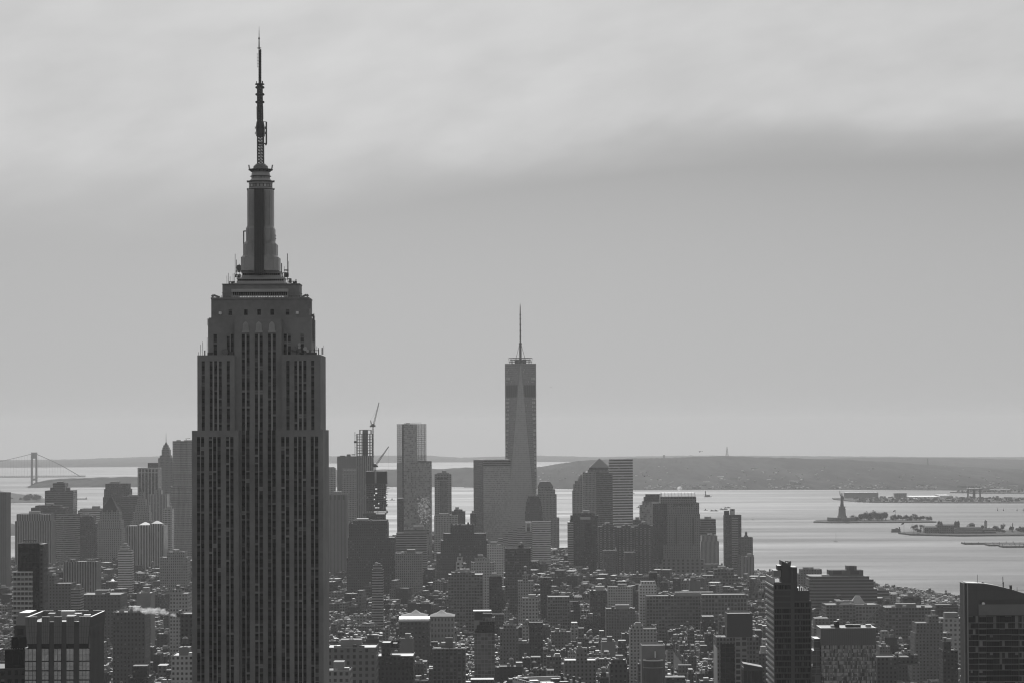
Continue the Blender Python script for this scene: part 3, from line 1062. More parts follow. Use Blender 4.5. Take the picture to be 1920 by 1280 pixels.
# ---------------------------------------------------------------- builder for the other towers
class Bd:
    """one building: pixel positions are turned into metres at its own distance d; y runs back from its front plane"""

    def __init__(s, name, label, cat, d, pxc, yref, group=None, rz=0.0, foot=True):
        p = W(pxc, yref, d)
        s.d, s.px, s.o = d, pxc, p
        s.g = land(p.x, d)
        s.dep = 0.0
        s.label, s.foot = label, foot
        s.root = thing(name, label, cat, (p.x, d, s.g), group, rz)
        s.rr = random.Random(int(pxc * 31 + d))
        px, py = pxc, yref
        LANDMARKS.append([label, px, py, d, name.replace('_', ' ')])

    def X(s, px, y): return W(px, y, s.d + s.dep).x - s.o.x
    def Z(s, y): return W(s.px, y, s.d + s.dep).z - s.g

    def vol(s, name, px0, px1, ytop, ybot, yf, yb, mat, bay=4.0, flr=3.8, tone=1.0, roof=True, rm=None, par=0.9):
        """one storeyed block with its own roof"""
        s.dep = yf
        ym = ytop
        x0, x1, zt = s.X(px0, ym), s.X(px1, ym), s.Z(ytop)
        zb = 0.0 if ybot is None else s.Z(ybot)
        m = MB(mat, tone, bay, flr, z0=zt % flr)
        m.box(x0, x1, yf, yb, zb, zt, faces='flrb')
        o = m.build(name, s.root)
        if roof:
            r = MB(mat, tone)
            pl = [(x0, yf), (x1, yf), (x1, yb), (x0, yb)]
            r.roof(pl, zt + 0.012, par, rm or s.rr.choice((ROOF_D, ROOF_D, ROOF_D, ROOF_D, ROOF_L)), STONE if mat.name != 'x' else mat)
            r.build('roof', o)
        if s.foot:
            FOOT.append((s.o.x + x0 - 6, s.o.x + x1 + 6, s.d + yf - 8, s.d + yb + 6))
        BOXES.append((s.label, s.o.x + x0, s.o.x + x1, s.d + yf, s.d + yb, s.g + zb, s.g + zt))
        return (x0, x1, yf, yb, zt)

    def poly(s, name, pl, zb, zt, mat, bay=4.0, flr=3.8, tone=1.0, rm=None, roof=True):
        m = MB(mat, tone, bay, flr, z0=zt % flr)
        m.prism(pl, zb, zt, cap=False)
        o = m.build(name, s.root)
        if roof:
            r = MB(mat, tone)
            r.roof(pl, zt + 0.012, 0.9, rm or ROOF_D, STONE)
            r.build('roof', o)
        xs_, ys_ = [p[0] for p in pl], [p[1] for p in pl]
        if s.foot:
            FOOT.append((s.o.x + min(xs_) - 5, s.o.x + max(xs_) + 5, s.d + min(ys_) - 6, s.d + max(ys_) + 5))
        BOXES.append((s.label, s.o.x + min(xs_), s.o.x + max(xs_), s.d + min(ys_), s.d + max(ys_), s.g + zb, s.g + zt))

    def part(s, name, m, parent=None):
        return m.build(name, parent or s.root)

    def clutter(s, b, n=3, tank=False, big=0.5):
        """bulkheads, cooling units and perhaps a water tank on the roof b = (x0, x1, y0, y1, z)"""
        x0, x1, y0, y1, z = b
        rr, w, h = s.rr, b[1] - b[0], b[3] - b[2]
        z -= 0.9
        m = MB(STONE, rr.uniform(.5, 1.3))
        bw_, bh = w * rr.uniform(.3, big), min(h * .5, 14)
        bx = x0 + (w - bw_) * rr.uniform(.25, .75)
        zz = z + rr.uniform(3.5, 6.5)
        m.box(bx, bx + bw_, y0 + h * .3, y0 + h * .3 + bh, z, zz, top=ROOF_D)
        m.build('penthouse', s.root)
        for i in range(n):
            m = MB(rr.choice((METAL_L, CONC, METAL_D)), rr.uniform(.6, 1.2))
            ax = x0 + w * rr.uniform(.06, .85)
            ay = y0 + h * rr.uniform(.08, .25)
            m.box(ax, ax + rr.uniform(2, 4.5), ay, ay + 3, z, z + rr.uniform(1.6, 3))
            m.build('cooling_unit', s.root)
        if tank:
            water_tank(s.root, bx + bw_ * .5, y0 + h * .3 + bh * .5, zz, rr)


def water_tank(parent, x, y, z, rr, r=None):
    r = r or rr.uniform(1.7, 2.4)
    h = r * rr.uniform(1.6, 2.0)
    lg = rr.uniform(1.5, 3.5)
    m = MB(WOOD, rr.uniform(.6, 1.4))
    m.cyl(x, y, z + lg, z + lg + h, r, r * .96, 10, bottom=True)
    for a in range(4):
        q = math.pi / 4 + a * math.pi / 2
        m.bar((x + math.cos(q) * r * .8, y + math.sin(q) * r * .8, z), (x + math.cos(q) * r * .8, y + math.sin(q) * r * .8, z + lg), .25, METAL_D)
    o = m.build('water_tank', parent)
    m = MB(CONE, rr.uniform(.5, 1.9))
    m.cyl(x, y, z + lg + h, z + lg + h + r * .75, r * 1.08, 0.05, 10, bottom=True)
    m.build('tank_roof', o)


# facade types
F_STONE = fac('stone_windows', 0.30, 0.035, 0.45, 0.55, 0.15, 0.2)
F_LIGHT = fac('pale_windows', 0.58, 0.05, 0.5, 0.5, 0.15, 0.25)
F_BRICK = fac('brick_windows', 0.13, 0.03, 0.42, 0.5, 0.15, 0.18)
F_DARK = fac('dark_windows', 0.065, 0.02, 0.5, 0.5, 0.2, 0.16)
F_VERT = fac('vertical_bays', 0.36, 0.04, 0.5, 1.0, 0.1, 0.12)
F_RIB = fac('ribbon_windows', 0.34, 0.04, 1.0, 0.5, 0.12, 0.15)
F_RIBL = fac('pale_ribbons', 0.68, 0.05, 1.0, 0.42, 0.12, 0.2)
F_RIBD = fac('dark_ribbons', 0.12, 0.03, 1.0, 0.5, 0.1, 0.1)
F_GLASS = fac('glass_wall', 0.16, 0.10, 0.9, 0.86, 0.12, 0.12, grough=0.12, gspec=1.0)
F_GLASSL = fac('pale_glass_wall', 0.32, 0.20, 0.92, 0.84, 0.12, 0.25, grough=0.12, gspec=1.0)
F_BLACK = fac('black_glass_wall', 0.02, 0.008, 0.9, 0.86, 0.02, 0.05, grough=0.2, gspec=0.3)
F_FRAME = fac('frame_windows', 0.30, 0.035, 0.7, 0.68, 0.2, 0.2)
F_GRID = fac('grid_windows', 0.28, 0.04, 0.62, 0.6, 0.15, 0.2)
F_LOFT = fac('loft_windows', 0.17, 0.03, 0.72, 0.6, 0.25, 0.18)
F_PLAIN = fac('blank_wall', 0.17, 0.10, 0.3, 1.0, 0.0, 0.1, gvar=0.1, grough=0.8)
F_SMALL = fac('small_windows', 0.18, 0.045, 0.36, 0.42, 0.15, 0.18)
F_SMALLD = fac('small_dark_windows', 0.10, 0.03, 0.36, 0.42, 0.15, 0.14)
FACES = [F_SMALL, F_SMALLD, F_SMALL, F_SMALLD, F_STONE, F_LIGHT, F_BRICK, F_DARK, F_GRID, F_LOFT, F_STONE, F_BRICK, F_FRAME, F_BRICK]

F_BLANK = plain('rendered_wall', 0.22, .85, .2, .1)
F_BLANKB = plain('blank_brick', 0.12, .9, .2, .15)
ASTYLE = dict(C=F_BLANK, CB=F_BLANKB, S=F_STONE, L=F_LIGHT, B=F_BRICK, D=F_DARK, V=F_VERT, R=F_RIB, RL=F_RIBL, RD=F_RIBD, G=F_GLASS, GL=F_GLASSL, K=F_BLACK, F=F_FRAME, N=F_GRID, O=F_LOFT, P=F_PLAIN)


def simple(name, label, cat, d, depth, tiers, sty, tone=1.0, bay=4.0, flr=3.8, n=2, tank=False, rm=None):
    """a building of stacked blocks: tiers = (px0, px1, ytop[, set back, style, tone]) from the ground up"""
    t0 = tiers[0]
    b = Bd(name, label, cat, d, (t0[0] + t0[1]) / 2, t0[2])
    yb = None
    last = None
    for i, t in enumerate(tiers):
        off = t[3] if len(t) > 3 else i * 4
        st = ASTYLE[t[4] if len(t) > 4 and t[4] else sty]
        tn = t[5] if len(t) > 5 else tone
        side = i and isinstance(t[-1], str) and t[-1] == 'g'
        nm = 'tower' if i == 0 else 'setback'
        last = b.vol(nm, t[0], t[1], t[2], yb if i else None, off, max(depth - off * .6, off + 8), st, bay, flr, tn, rm=rm)
        yb = t[2] + 1.5
    if n:
        b.clutter(last, n, tank)
    return b
# ---------------------------------------------------------------- near towers
def fin_tower():
    D = 1250.0
    b = Bd('finned_tower', 'office tower with flared notched crown and pale glass panels, bottom left corner', 'office tower', D, 110, 1160)
    X, Z = b.X, b.Z
    K = D / F_PX
    panel = plain('crown_panel', 0.20, 0.6, 0.08, 0.2)
    rib = plain('dark_rib', 0.075, 0.6, 0.15, 0.2)
    gl = plain('reflecting_panel', 0.62, 0.22, 0.25, 0.12, metal=0.75)
    slot = plain('slot_dark', 0.015, 0.4, 0.1, 0.2)
    x0, x1 = X(52, 1210), X(165, 1210)
    dp = 44.0
    zt = Z(1155)
    core = MB(rib)
    core.box(x0, x1, 0.9, dp, 0, Z(1168))
    core.box(X(45, 1260), X(166, 1260), 0.85, dp, 0, Z(1214), top=ROOF_D)
    b.part('core', core)
    b.foot = True
    FOOT.append((b.o.x - 22, b.o.x + 22, D - 5, D + 55))
    BOXES.append((b.label, b.o.x + x0, b.o.x + x1, D, D + dp, b.g, b.g + zt))
    tops = [(47.5, 69.6), (78.5, 93.5), (101.6, 116.2), (124.8, 139.4), (148.4, 170)]
    bots = [(53, 68.5), (78, 92), (101, 115.2), (124.2, 138.4), (148.2, 164.6)]
    cols = [(69, 78), (93, 101.2), (115.6, 124.4), (138.8, 148.2)]
    for (ta, tb), (ba, bb) in zip(tops, bots):
        m = MB(panel)
        za, zb_ = Z(1206), zt
        f0, f1 = 0.0, -0.6
        p = [(X(ba, 1206), f0), (X(bb, 1206), f0), (X(bb, 1206), 1.2), (X(ba, 1206), 1.2)]
        q = [(X(ta, 1155), f1), (X(tb, 1155), f1), (X(tb, 1155), f1 + 1.0), (X(ta, 1155), f1 + 1.0)]
        m.prism(p, za, zb_, pl2=q, top=WHITE)
        for k in range(1, 4):
            xa, xb = p[0][0] + (p[1][0] - p[0][0]) * k / 4, q[0][0] + (q[1][0] - q[0][0]) * k / 4
            m.bar((xa, f0 - .02, za), (xb, f1 - .02, zb_), .1, rib)
        for y in (1173.5, 1184, 1194.5):
            t = (1206 - y) / 51
            m.bar((p[0][0] + (q[0][0] - p[0][0]) * t, f0 + (f1 - f0) * t - .02, Z(y)), (p[1][0] + (q[1][0] - p[1][0]) * t, f0 + (f1 - f0) * t - .02, Z(y)), .09, rib)
        b.part('crown_panel', m)
    for a, c in cols:
        m = MB(rib)
        m.box(X(a, 1210), X(c, 1210), -0.2, 1.0, 0, Z(1164.6), top=WHITE)
        b.part('column', m)
    m = MB(slot)
    m.box(X(52.4, 1210), X(164.8, 1210), 0.6, 0.95, Z(1214.5), Z(1204))
    b.part('louvre_band', m)
    # glass panels with dark slots between the storeys
    lows = [(46.5, 67.7, 3), (76.8, 91.2, 2), (100, 114.6, 2), (123.6, 138, 2), (147, 168, 3)]
    slots = [(68, 76.6), (91.4, 99.8), (114.8, 123.4), (138.2, 146.8)]
    ys = [1214.8]
    k = 0
    y = 1239.2
    while y < 1330:
        ys.append(y)
        y += 17.6
    for i in range(len(ys) - 1):
        for a, c, n in lows:
            for j in range(n):
                m = MB(gl)
                pa, pb = a + (c - a) * j / n + .35, a + (c - a) * (j + 1) / n - .35
                za, zb_ = Z(ys[i + 1] - 1.4), Z(ys[i] + .8)
                zm = za + (zb_ - za) * .5
                tl = b.rr.uniform(-.02, .02)
                m.poly([(X(pa, 1250), .25 + tl, za), (X(pb, 1250), .25 - tl, za), (X(pb, 1250), .25, zm - .04), (X(pa, 1250), .25, zm - .04)], tone=b.rr.uniform(.85, 1.1))
                m.poly([(X(pa, 1250), .25, zm + .04), (X(pb, 1250), .25, zm + .04), (X(pb, 1250), .25 + tl, zb_), (X(pa, 1250), .25 - tl, zb_)], tone=b.rr.uniform(.85, 1.1))
                b.part('window', m)
    m = MB(slot)
    m.box(X(46, 1250), X(168.4, 1250), .35, .84, 0, Z(1214.6))
    b.part('curtain_wall', m)
    # right flank: close dark fins with bright edges, and the flared rim
    m = MB(rib)
    fin = MB(plain('fin_edge', 0.26, 0.4, 0.1, 0.3, metal=0.4))
    xr = X(166, 1250) + .05
    for k in range(12):
        yy = 1 + (dp - 2) * k / 11
        fin.box(xr, xr + .55, yy, yy + .35, 0, zt - 3)
    b.part('fin', fin)
    rim = MB(panel)
    rim.prism([(x1, 0), (x1 + .3, 0), (x1 + .3, dp), (x1, dp)], Z(1206), zt - .3, pl2=[(x1 + .4, -.5), (X(170, 1155), -.5), (X(170, 1155), dp + .5), (x1 + .4, dp + .5)], m=rib, top=WHITE)
    rim.prism([(x0 - .3, 0), (x0, 0), (x0, dp), (x0 - .3, dp)], Z(1206), zt - .3, pl2=[(X(47, 1155), -.5), (x0 - .2, -.5), (x0 - .2, dp + .5), (X(47, 1155), dp + .5)], m=panel, top=WHITE)
    xx = [X(47, 1155), X(70, 1155), X(79, 1155), X(104, 1155), X(112, 1155), X(138, 1155), X(147, 1155), X(170, 1155)]
    for i in range(0, 8, 2):
        rim.box(xx[i], xx[i + 1], dp - .6, dp + .4, Z(1180), zt - .1, top=WHITE)
    b.part('parapet', rim)
    for px, py, w in ((80, 14, 3), (118, 10, 4), (126, 20, 3), (95, 28, 6), (140, 25, 3)):
        m = MB(METAL_L, b.rr.uniform(.5, 1.4))
        x = X(px, 1160)
        m.box(x, x + w, py, py + 4, Z(1168), Z(1168) + b.rr.uniform(2, 4.5))
        b.part('cooling_unit', m)


def stepped_dark():
    D = 1330.0
    b = Bd('stepped_block', 'dark stepped building half hidden behind the notched-crown tower at bottom left', 'building', D, 30, 1190)
    b.vol('tower', -40, 50, 1252, None, 0, 40, F_DARK, 3, 4)
    b.vol('setback', 9, 50, 1216, 1254, 2, 38, F_BLACK, 4, 8)
    b.vol('setback', 21, 50, 1193, 1218, 3.5, 36, F_BLACK, 4, 7)
    b.vol('setback', 27, 50, 1171.5, 1195, 5, 34, F_DARK, 6, 6)
    m = MB(plain('sloped_screen', 0.22, 0.6, 0.1, 0.2))
    X, Z = b.X, b.Z
    b.dep = 6
    m.prism([(X(29, 1171), 6), (X(50, 1171), 6), (X(50, 1171), 30), (X(29, 1171), 30)], Z(1171.4), Z(1148.5), pl2=[(X(34, 1150), 8), (X(54, 1150), 8), (X(54, 1150), 28), (X(34, 1150), 28)], top=WHITE)
    b.part('roof_screen', m)
    m = MB(METAL_L)
    for k in range(9):
        x = X(12 + k * 4.6, 1216)
        m.bar((x, 2.2, Z(1216)), (x, 2.2, Z(1213.5)), .3)
    b.part('railing', m)


def slope_tower():
    D = 1500.0
    b = Bd('sloped_roof_tower', 'dark apartment tower with roof curving down rightwards, thin floor bands, right edge of photo', 'apartment tower', D, 1880, 1100)
    X, Z = b.X, b.Z
    wall = plain('sloped_wall', 0.085, 0.7, 0.12, 0.1)
    band = plain('sloped_band', 0.17, 0.6, 0.1, 0.2)
    edge = plain('edge_strip', 0.32, 0.5, 0.1, 0.2)
    gl = plain('sloped_glass', 0.012, 0.3, 0.4, 0.4, spec=0.15)
    cur = plain('curtain', 0.22, 0.8, 0.2, 0.4)
    xa, xb = X(1815, 1150), X(1998, 1150)
    dp = 15.0
    zb = Z(1152)
    prof = [(1813, 1091.6), (1835, 1092.2), (1852, 1094), (1868, 1097), (1884, 1101), (1902, 1106), (1920, 1111.5), (1950, 1121), (1998, 1136)]
    m = MB(wall)
    ya, yb_ = 0.0, dp
    for (p, y), (q, y2) in zip(prof, prof[1:]):
        a, c, za, zc = X(p, y), X(q, y2), Z(y), Z(y2)
        zf = Z(1152)
        m.poly([(a, ya, zf), (c, ya, zf), (c, ya, zc), (a, ya, za)])
        m.poly([(c, yb_, zf), (a, yb_, zf), (a, yb_, za), (c, yb_, zc)])
        m.poly([(a, ya, za), (c, ya, zc), (c, yb_, zc), (a, yb_, za)], METAL_L)
    m.poly([(X(1813, 1100), yb_, zb), (X(1813, 1100), ya, zb), (X(1813, 1100), ya, Z(1091.6)), (X(1813, 1100), yb_, Z(1091.6))])
    for px in (1831, 1864, 1899):
        m.box(X(px, 1110) - .06, X(px, 1110) + .06, -.05, .02, Z(1124), Z(1096 + (px - 1813) * .14), METAL_D)
    m.box(X(1814, 1110), X(1998, 1110), -.05, .02, Z(1105.6), Z(1105.2), METAL_D)
    b.part('crown_wall', m)
    m = MB(METAL_D)
    m.box(X(1836, 1125), X(1998, 1125), -.25, .0, Z(1131.5), Z(1123))
    b.part('louvre_band', m)
    m = MB(band)
    m.box(X(1834.5, 1140), X(1998, 1140), -.9, -.3, Z(1152.4), Z(1132))
    m.box(X(1849, 1150), X(1911, 1150), -1.5, -.95, Z(1152), Z(1146))
    b.part('spandrel_band', m)
    core = MB(wall)
    core.box(xa, xb, .5, dp, 0, zb)
    b.part('core', core)
    m = MB(edge)
    for p, q, t in ((1807.7, 1809.4, .55), (1813.2, 1815.4, 1.0)):
        m.box(X(p, 1150), X(q, 1150), -.4, 1.5, 0, Z(1091.4), tone=t)
    m.box(X(1809.4, 1150), X(1813.2, 1150), 0.3, 1.5, 0, Z(1092), METAL_D)
    b.part('corner_strip', m)
    m = MB(wall)
    m.box(X(1808.2, 1150), X(1815, 1150), 1.5, dp - .5, 0, Z(1092.6))
    b.part('end_wall', m)
    pit = 11.05
    n = 17
    for k in range(n):
        y = 1166.3 + pit * k
        m = MB(band, 1.15)
        m.box(X(1816, y), X(1998, y), -.55, .5, Z(y + .8), Z(y - .3))
        for p, q in ((1835, 1849), (1911, 1919)):
            m.box(X(p, y), X(q, y), -.8, -.56, Z(y + 1.3), Z(y - 1.0))
        b.part('floor_band', m)
    bays = [(1816.5, 1824), (1824.5, 1834), (1836, 1848.5), (1850, 1862), (1862.5, 1874), (1874.5, 1884), (1884.5, 1896.5), (1897, 1909.5), (1911.5, 1919), (1919.5, 1932), (1932.5, 1946), (1946.5, 1972), (1972.5, 1997)]
    cnt = 0
    rest = MB(gl)
    for k in range(n):
        y0, y1 = 1155.0 + pit * k + .5 + (0 if k else -2), 1166.0 + pit * k
        for bi, (p, q) in enumerate(bays):
            m = MB(gl) if (bi < 10 and k < 10) else rest
            rec = -.45 if p in (1836, 1911.5) else .3
            m.box(X(p, y0), X(q, y0), rec, rec + .1, Z(y1), Z(y0), faces='f', tone=b.rr.uniform(.3, 2.2))
            t = b.rr.random()
            for h in (.28, .5, .74):
                xm = X(p + (q - p) * h, y0)
                m.box(xm - .05, xm + .05, rec - .07, rec - .01, Z(y1), Z(y0), METAL_D, faces='flr')
            if t < .27:
                s_ = b.rr.choice((0, .5))
                zz = Z(y1) if b.rr.random() < .75 else Z((y0 + y1) / 2)
                m.box(X(p + (q - p) * s_, y0), X(p + (q - p) * (s_ + .48), y0), rec - .09, rec - .075, zz, Z(y0), cur, faces='f', tone=b.rr.uniform(.6, 1.25))
            elif t < .5:
                m.box(X(p, y0), X(q, y0), rec - .06, rec - .05, Z(y0 + 2.2), Z(y0), wall, faces='f', tone=1.6)
            if m is not rest:
                b.part('window', m)
    b.part('window', rest)['kind'] = 'stuff'
    m = MB(METAL_D)
    b.dep = 6
    for px, y0, y1, w in ((1833, 1093, 1076, .18), (1880.5, 1099, 1080, .3), (1882, 1100, 1090, .3), (1907, 1108, 1100, .2)):
        m.bar((X(px, y0), 6, Z(y0 + 2)), (X(px, y0), 6, Z(y1)), w)
    m.bar((X(1879, 1093), 6, Z(1093)), (X(1882, 1093), 6, Z(1093)), .2)
    b.part('aerial', m)
    m = MB(WOOD)
    m.cyl(X(1842.5, 1093), 6, Z(1094), Z(1090), 5.6 * D / F_PX, .2, 10)
    b.part('roof_cap', m)
    m = MB(METAL_D)
    m.box(X(1892.5, 1100), X(1897, 1100), 5, 6.5, Z(1106), Z(1096))
    b.part('chimney', m)
    m = MB(WHITE)
    m.disc((X(1840, 1128), -.6, Z(1129)), (0, -1, .4), .8, .3)
    b.part('dish', m)
    FOOT.append((b.o.x - 25, b.o.x + 40, D - 5, D + 25))
    BOXES.append((b.label, b.o.x + xa, b.o.x + xb, D, D + dp, b.g, b.g + Z(1100)))


def balcony_tower():
    D = 1600.0
    b = Bd('dark_balcony_tower', 'dark tower with slanted rooftop fin and pale side balconies, right of centre near the water', 'apartment tower', D, 1486, 1110)
    X, Z = b.X, b.Z
    wall = plain('charcoal_wall', 0.062, 0.7, 0.12, 0.15)
    lit = plain('pale_slab', 0.30, 0.7, 0.1, 0.2)
    gl = plain('charcoal_glass', 0.008, 0.3, 0.4, 0.3, spec=0.12)
    dp = 52.0
    m = MB(wall)
    xa, xb = X(1453, 1180), X(1521, 1180)
    m.box(xa, xb, .6, dp, 0, Z(1126), top=ROOF_D)
    m.box(xa, X(1490, 1120), .6, dp - 4, Z(1126), Z(1092), top=ROOF_D)
    b.part('tower', m)
    m = MB(wall)
    m.box(X(1490, 1115), X(1518.5, 1115), 2, dp - 8, Z(1126), Z(1107), top=ROOF_L)
    b.part('setback', m)
    m = MB(wall)
    m.box(X(1466, 1070), X(1482, 1070), 1.5, 16, Z(1092), Z(1062))
    m.box(X(1482, 1070), X(1495, 1070), 1.0, 18, Z(1109), Z(1062.5), top=ROOF_L)
    m.box(X(1484, 1070), X(1487, 1070), .8, 1.0, Z(1109), Z(1063), lit, faces='flrt', tone=.3)
    b.part('lift_tower', m)
    m = MB(wall)
    x0, x1 = X(1466, 1060), X(1482.5, 1060)
    for y, f in ((1.3, 1), (15.8, 0)):
        p = [(x0, y, Z(1062.2)), (x1, y, Z(1062.2)), (x1, y, Z(1058)), (x0, y, Z(1050.5))]
        m.poly(p if f else p[::-1])
    m.poly([(x0, 1.3, Z(1050.5)), (x1, 1.3, Z(1058)), (x1, 15.8, Z(1058)), (x0, 15.8, Z(1050.5))], METAL_L)
    m.poly([(x0, 15.8, Z(1062.2)), (x0, 1.3, Z(1062.2)), (x0, 1.3, Z(1050.5)), (x0, 15.8, Z(1050.5))])
    b.part('roof_fin', m)
    m = MB(lit, .75)
    m.box(X(1451, 1075), X(1464.5, 1075), 1.2, 14, Z(1080.5), Z(1068.5), top=METAL_D)
    b.part('penthouse', m)
    m = MB(wall)
    m.box(X(1459, 1064), X(1466, 1064), 3, 13, Z(1069), Z(1059.5), top=METAL_L)
    b.part('penthouse', m)
    m = MB(METAL_D)
    for px in (1475, 1479, 1484):
        m.bar((X(px, 1056), 6, Z(1062)), (X(px, 1056), 6, Z(1050 + b.rr.uniform(0, 3))), .35)
    m.bar((X(1474, 1052), 6, Z(1052)), (X(1486, 1052), 6, Z(1053.5)), .4)
    m.disc((X(1482, 1055), 5, Z(1056)), (0, -1, .2), .9)
    b.part('roof_gear', m)
    m = MB(lit)
    for k in range(7):
        px = 1496 + k * 3.4
        m.box(X(px, 1106), X(px + 2.2, 1106), 3, 5, Z(1107), Z(1107) + b.rr.uniform(1, 3.5), tone=b.rr.uniform(.2, 1.2))
    b.part('terrace_gear', m)
    # upper left parapet of the side wall
    m = MB(lit, .8)
    m.box(X(1453, 1080) - .55, X(1453, 1080) - .05, 0.2, dp, Z(1094), Z(1084.3))
    b.part('parapet', m)
    # facade: bands of glass between charcoal frames
    pit = 11.08
    fr = MB(wall, 1.25)
    fr.box(X(1483, 1180), X(1490, 1180), 0, .6, 0, Z(1092))
    fr.box(X(1451.2, 1180), X(1453.4, 1180), 0, .6, 0, Z(1092))
    fr.box(X(1519.6, 1180), X(1521.4, 1180), 0, .6, 0, Z(1126))
    k = 0
    y = 1096.0
    while y < 1400:
        for p, q, top in ((1453.4, 1483, 1092), (1490, 1519.6, 1126)):
            if y < top:
                continue
            blank = p < 1460 and 1104 < y < 1130
            if blank:
                fr.box(X(p, y), X(q, y), .15, .6, Z(y + 9.6), Z(y - 1.5), faces='f', tone=.85)
                continue
            m = MB(gl)
            m.poly([(X(p, y), .5, Z(y + 8)), (X(q, y), .5, Z(y + 8)), (X(q, y), .5, Z(y)), (X(p, y), .5, Z(y))])
            n = 10
            for j in range(1, n):
                px = p + (q - p) * j / n
                if b.rr.random() < .8:
                    m.box(X(px, y) - .08, X(px, y) + .08, .3, .49, Z(y + 8), Z(y), wall, faces='flr', tone=1.5)
                if b.rr.random() < .15:
                    m.box(X(px, y), X(px + (q - p) / n, y), .46, .48, Z(y + 8), Z(y + 1), wall, faces='f', tone=b.rr.uniform(.5, 1.4))
            b.part('window_band', m)
        fr.box(X(1453.4, y), X(1483, y), .1, .6, Z(y - .3), Z(y - 2.9), faces='ftb', tone=1.35)
        if y > 1126:
            fr.box(X(1490, y), X(1519.6, y), .1, .6, Z(y - .3), Z(y - 2.9), faces='ftb', tone=1.35)
        y += pit
        k += 1
    b.part('facade_frame', fr)
    # balconies along the left side, sunlight on their edges put into a pale colour
    y = 1100.0
    xl = X(1453, 1180)
    while y < 1400:
        m = MB(lit)
        m.box(xl - .75, xl - .02, .2, dp - .5, Z(y + 1.2), Z(y - 2.2), bottom=True)
        b.part('balcony', m)
        y += pit
    m = MB(F_DARK, 1.6, 4, pit * D / F_PX, z0=Z(1100))
    m.box(xl - .015, xl + .3, .7, dp - .6, 0, Z(1094), faces='l')
    b.part('side_wall', m)
    FOOT.append((b.o.x - 16, b.o.x + 16, D - 5, D + 60))
    BOXES.append((b.label, b.o.x + xa, b.o.x + xb, D, D + dp, b.g, b.g + Z(1092)))


def mirror_block():
    D = 1700.0
    b = Bd('mirror_glass_block', 'block with plain pale top and patchy glittering glass, beside the dark balcony tower', 'office block', D, 1590, 1180)
    X, Z = b.X, b.Z
    scr = plain('plain_screen', 0.16, 0.6, 0.06, 0.15)
    m = fac('patchy_glass', 0.09, 0.24, 0.92, 0.92, 0.5, 0.46, grough=0.1, gspec=1.0, gvar=0.75)  # random pane tones stand in for broken reflections
    x0, x1 = X(1539, 1200), X(1643, 1200)
    dp = 24
    q = MB(m, 1, 0.75, 2.3, z0=Z(1208.5) % 2.3)
    q.box(x0 + .3, x1 - .3, .3, dp, 0, Z(1208.5))
    b.part('tower', q)
    q = MB(scr)
    q.box(x0, x1, 0, dp + .3, Z(1208.4), Z(1176.5))
    for k in range(1, 26):
        xx = x0 + (x1 - x0) * k / 26
        q.box(xx - .04, xx + .04, -.04, 0, Z(1208), Z(1177), METAL_D, faces='f')
    b.part('roof_screen', q)
    q = MB(scr)
    q.roof([(x0, 0), (x1, 0), (x1, dp + .3), (x0, dp + .3)], Z(1176.5) + .02, 2.0, ROOF_L, WHITE)
    b.part('roof', q)
    for k, (p, w, hh) in enumerate(((1566, 3, 3.2), (1572, 1.2, 4.5), (1588, 4, 1.6), (1560, 2.5, 1.2), (1600, 5, 1.4), (1626, 3, 1.5))):
        q = MB((METAL_D, METAL_L)[k % 2], 1)
        q.box(X(p, 1176), X(p, 1176) + w, 5, 9, Z(1178), Z(1176) + hh)
        b.part('roof_gear', q)
    # stepped terraces on its left flank
    for k, (p, y, yf) in enumerate(((1527, 1197, 3), (1523.5, 1219, 2), (1522, 1248, 1), (1518, 1262, .5))):
        q = MB(F_GLASS, .9, 3, 4)
        q.box(X(p, y), x0 - .05 - k * .03, yf, dp - 3 - k * .3, 0, Z(y), top=WHITE)
        q.box(X(p, y) - .3, X(p, y) + .2, yf - .3, dp - 2, Z(y) - .8, Z(y) + .5, WHITE)
        b.part('terrace', q)
    FOOT.append((b.o.x - 25, b.o.x + 20, D - 5, D + 32))
    BOXES.append((b.label, b.o.x + x0, b.o.x + x1, D, D + dp, b.g, b.g + Z(1176)))


def black_tower():
    D = 2450.0
    b = Bd('black_glass_tower', 'slim black glass tower with pale banded balconies on its left, roof gantry on top', 'apartment tower', D, 57, 1020)
    X, Z = b.X, b.Z
    b.vol('tower', 33.5, 73.5, 1018, None, 0, 24, F_BLACK, 3, 4)
    m = MB(F_DARK, 1.2, 3, 4)
    m.box(X(73.5, 1040), X(81, 1040), 1.5, 24, 0, Z(1019.5), top=ROOF_D)
    b.part('side_bay', m)
    m = MB(F_BLACK, 1, 3, 4)
    m.box(X(35, 1060), X(48, 1060), -.3, 0, Z(1069), Z(1041), faces='flrt')
    b.part('recess_panel', m)
    m = MB(METAL_D)
    m.bar((X(54.5, 1012), 10, Z(1018)), (X(54.5, 1012), 10, Z(1012)), .8)
    m.bar((X(43, 1012), 10, Z(1012.3)), (X(62, 1012), 10, Z(1013)), .7)
    m.box(X(40.5, 1012), X(44, 1012), 9, 11, Z(1014), Z(1011.5))
    m.box(X(61, 1012), X(65, 1012), 9, 11, Z(1014.6), Z(1011.7))
    b.part('roof_gantry', m)
    gl = MB(F_FRAME, 1, 3.4, 9 * D / F_PX, z0=Z(1070))
    gl.box(X(25.5, 1100), X(61.5, 1100), -3, -.35, 0, Z(1070), top=ROOF_L)
    b.part('balcony_bay', gl)
    y = 1070.5
    while y < 1160:
        m = MB(WHITE, .75)
        m.box(X(24, y), X(62, y), -4.2, -.4, Z(y + 2), Z(y), bottom=True)
        b.part('balcony', m)
        y += 9.05


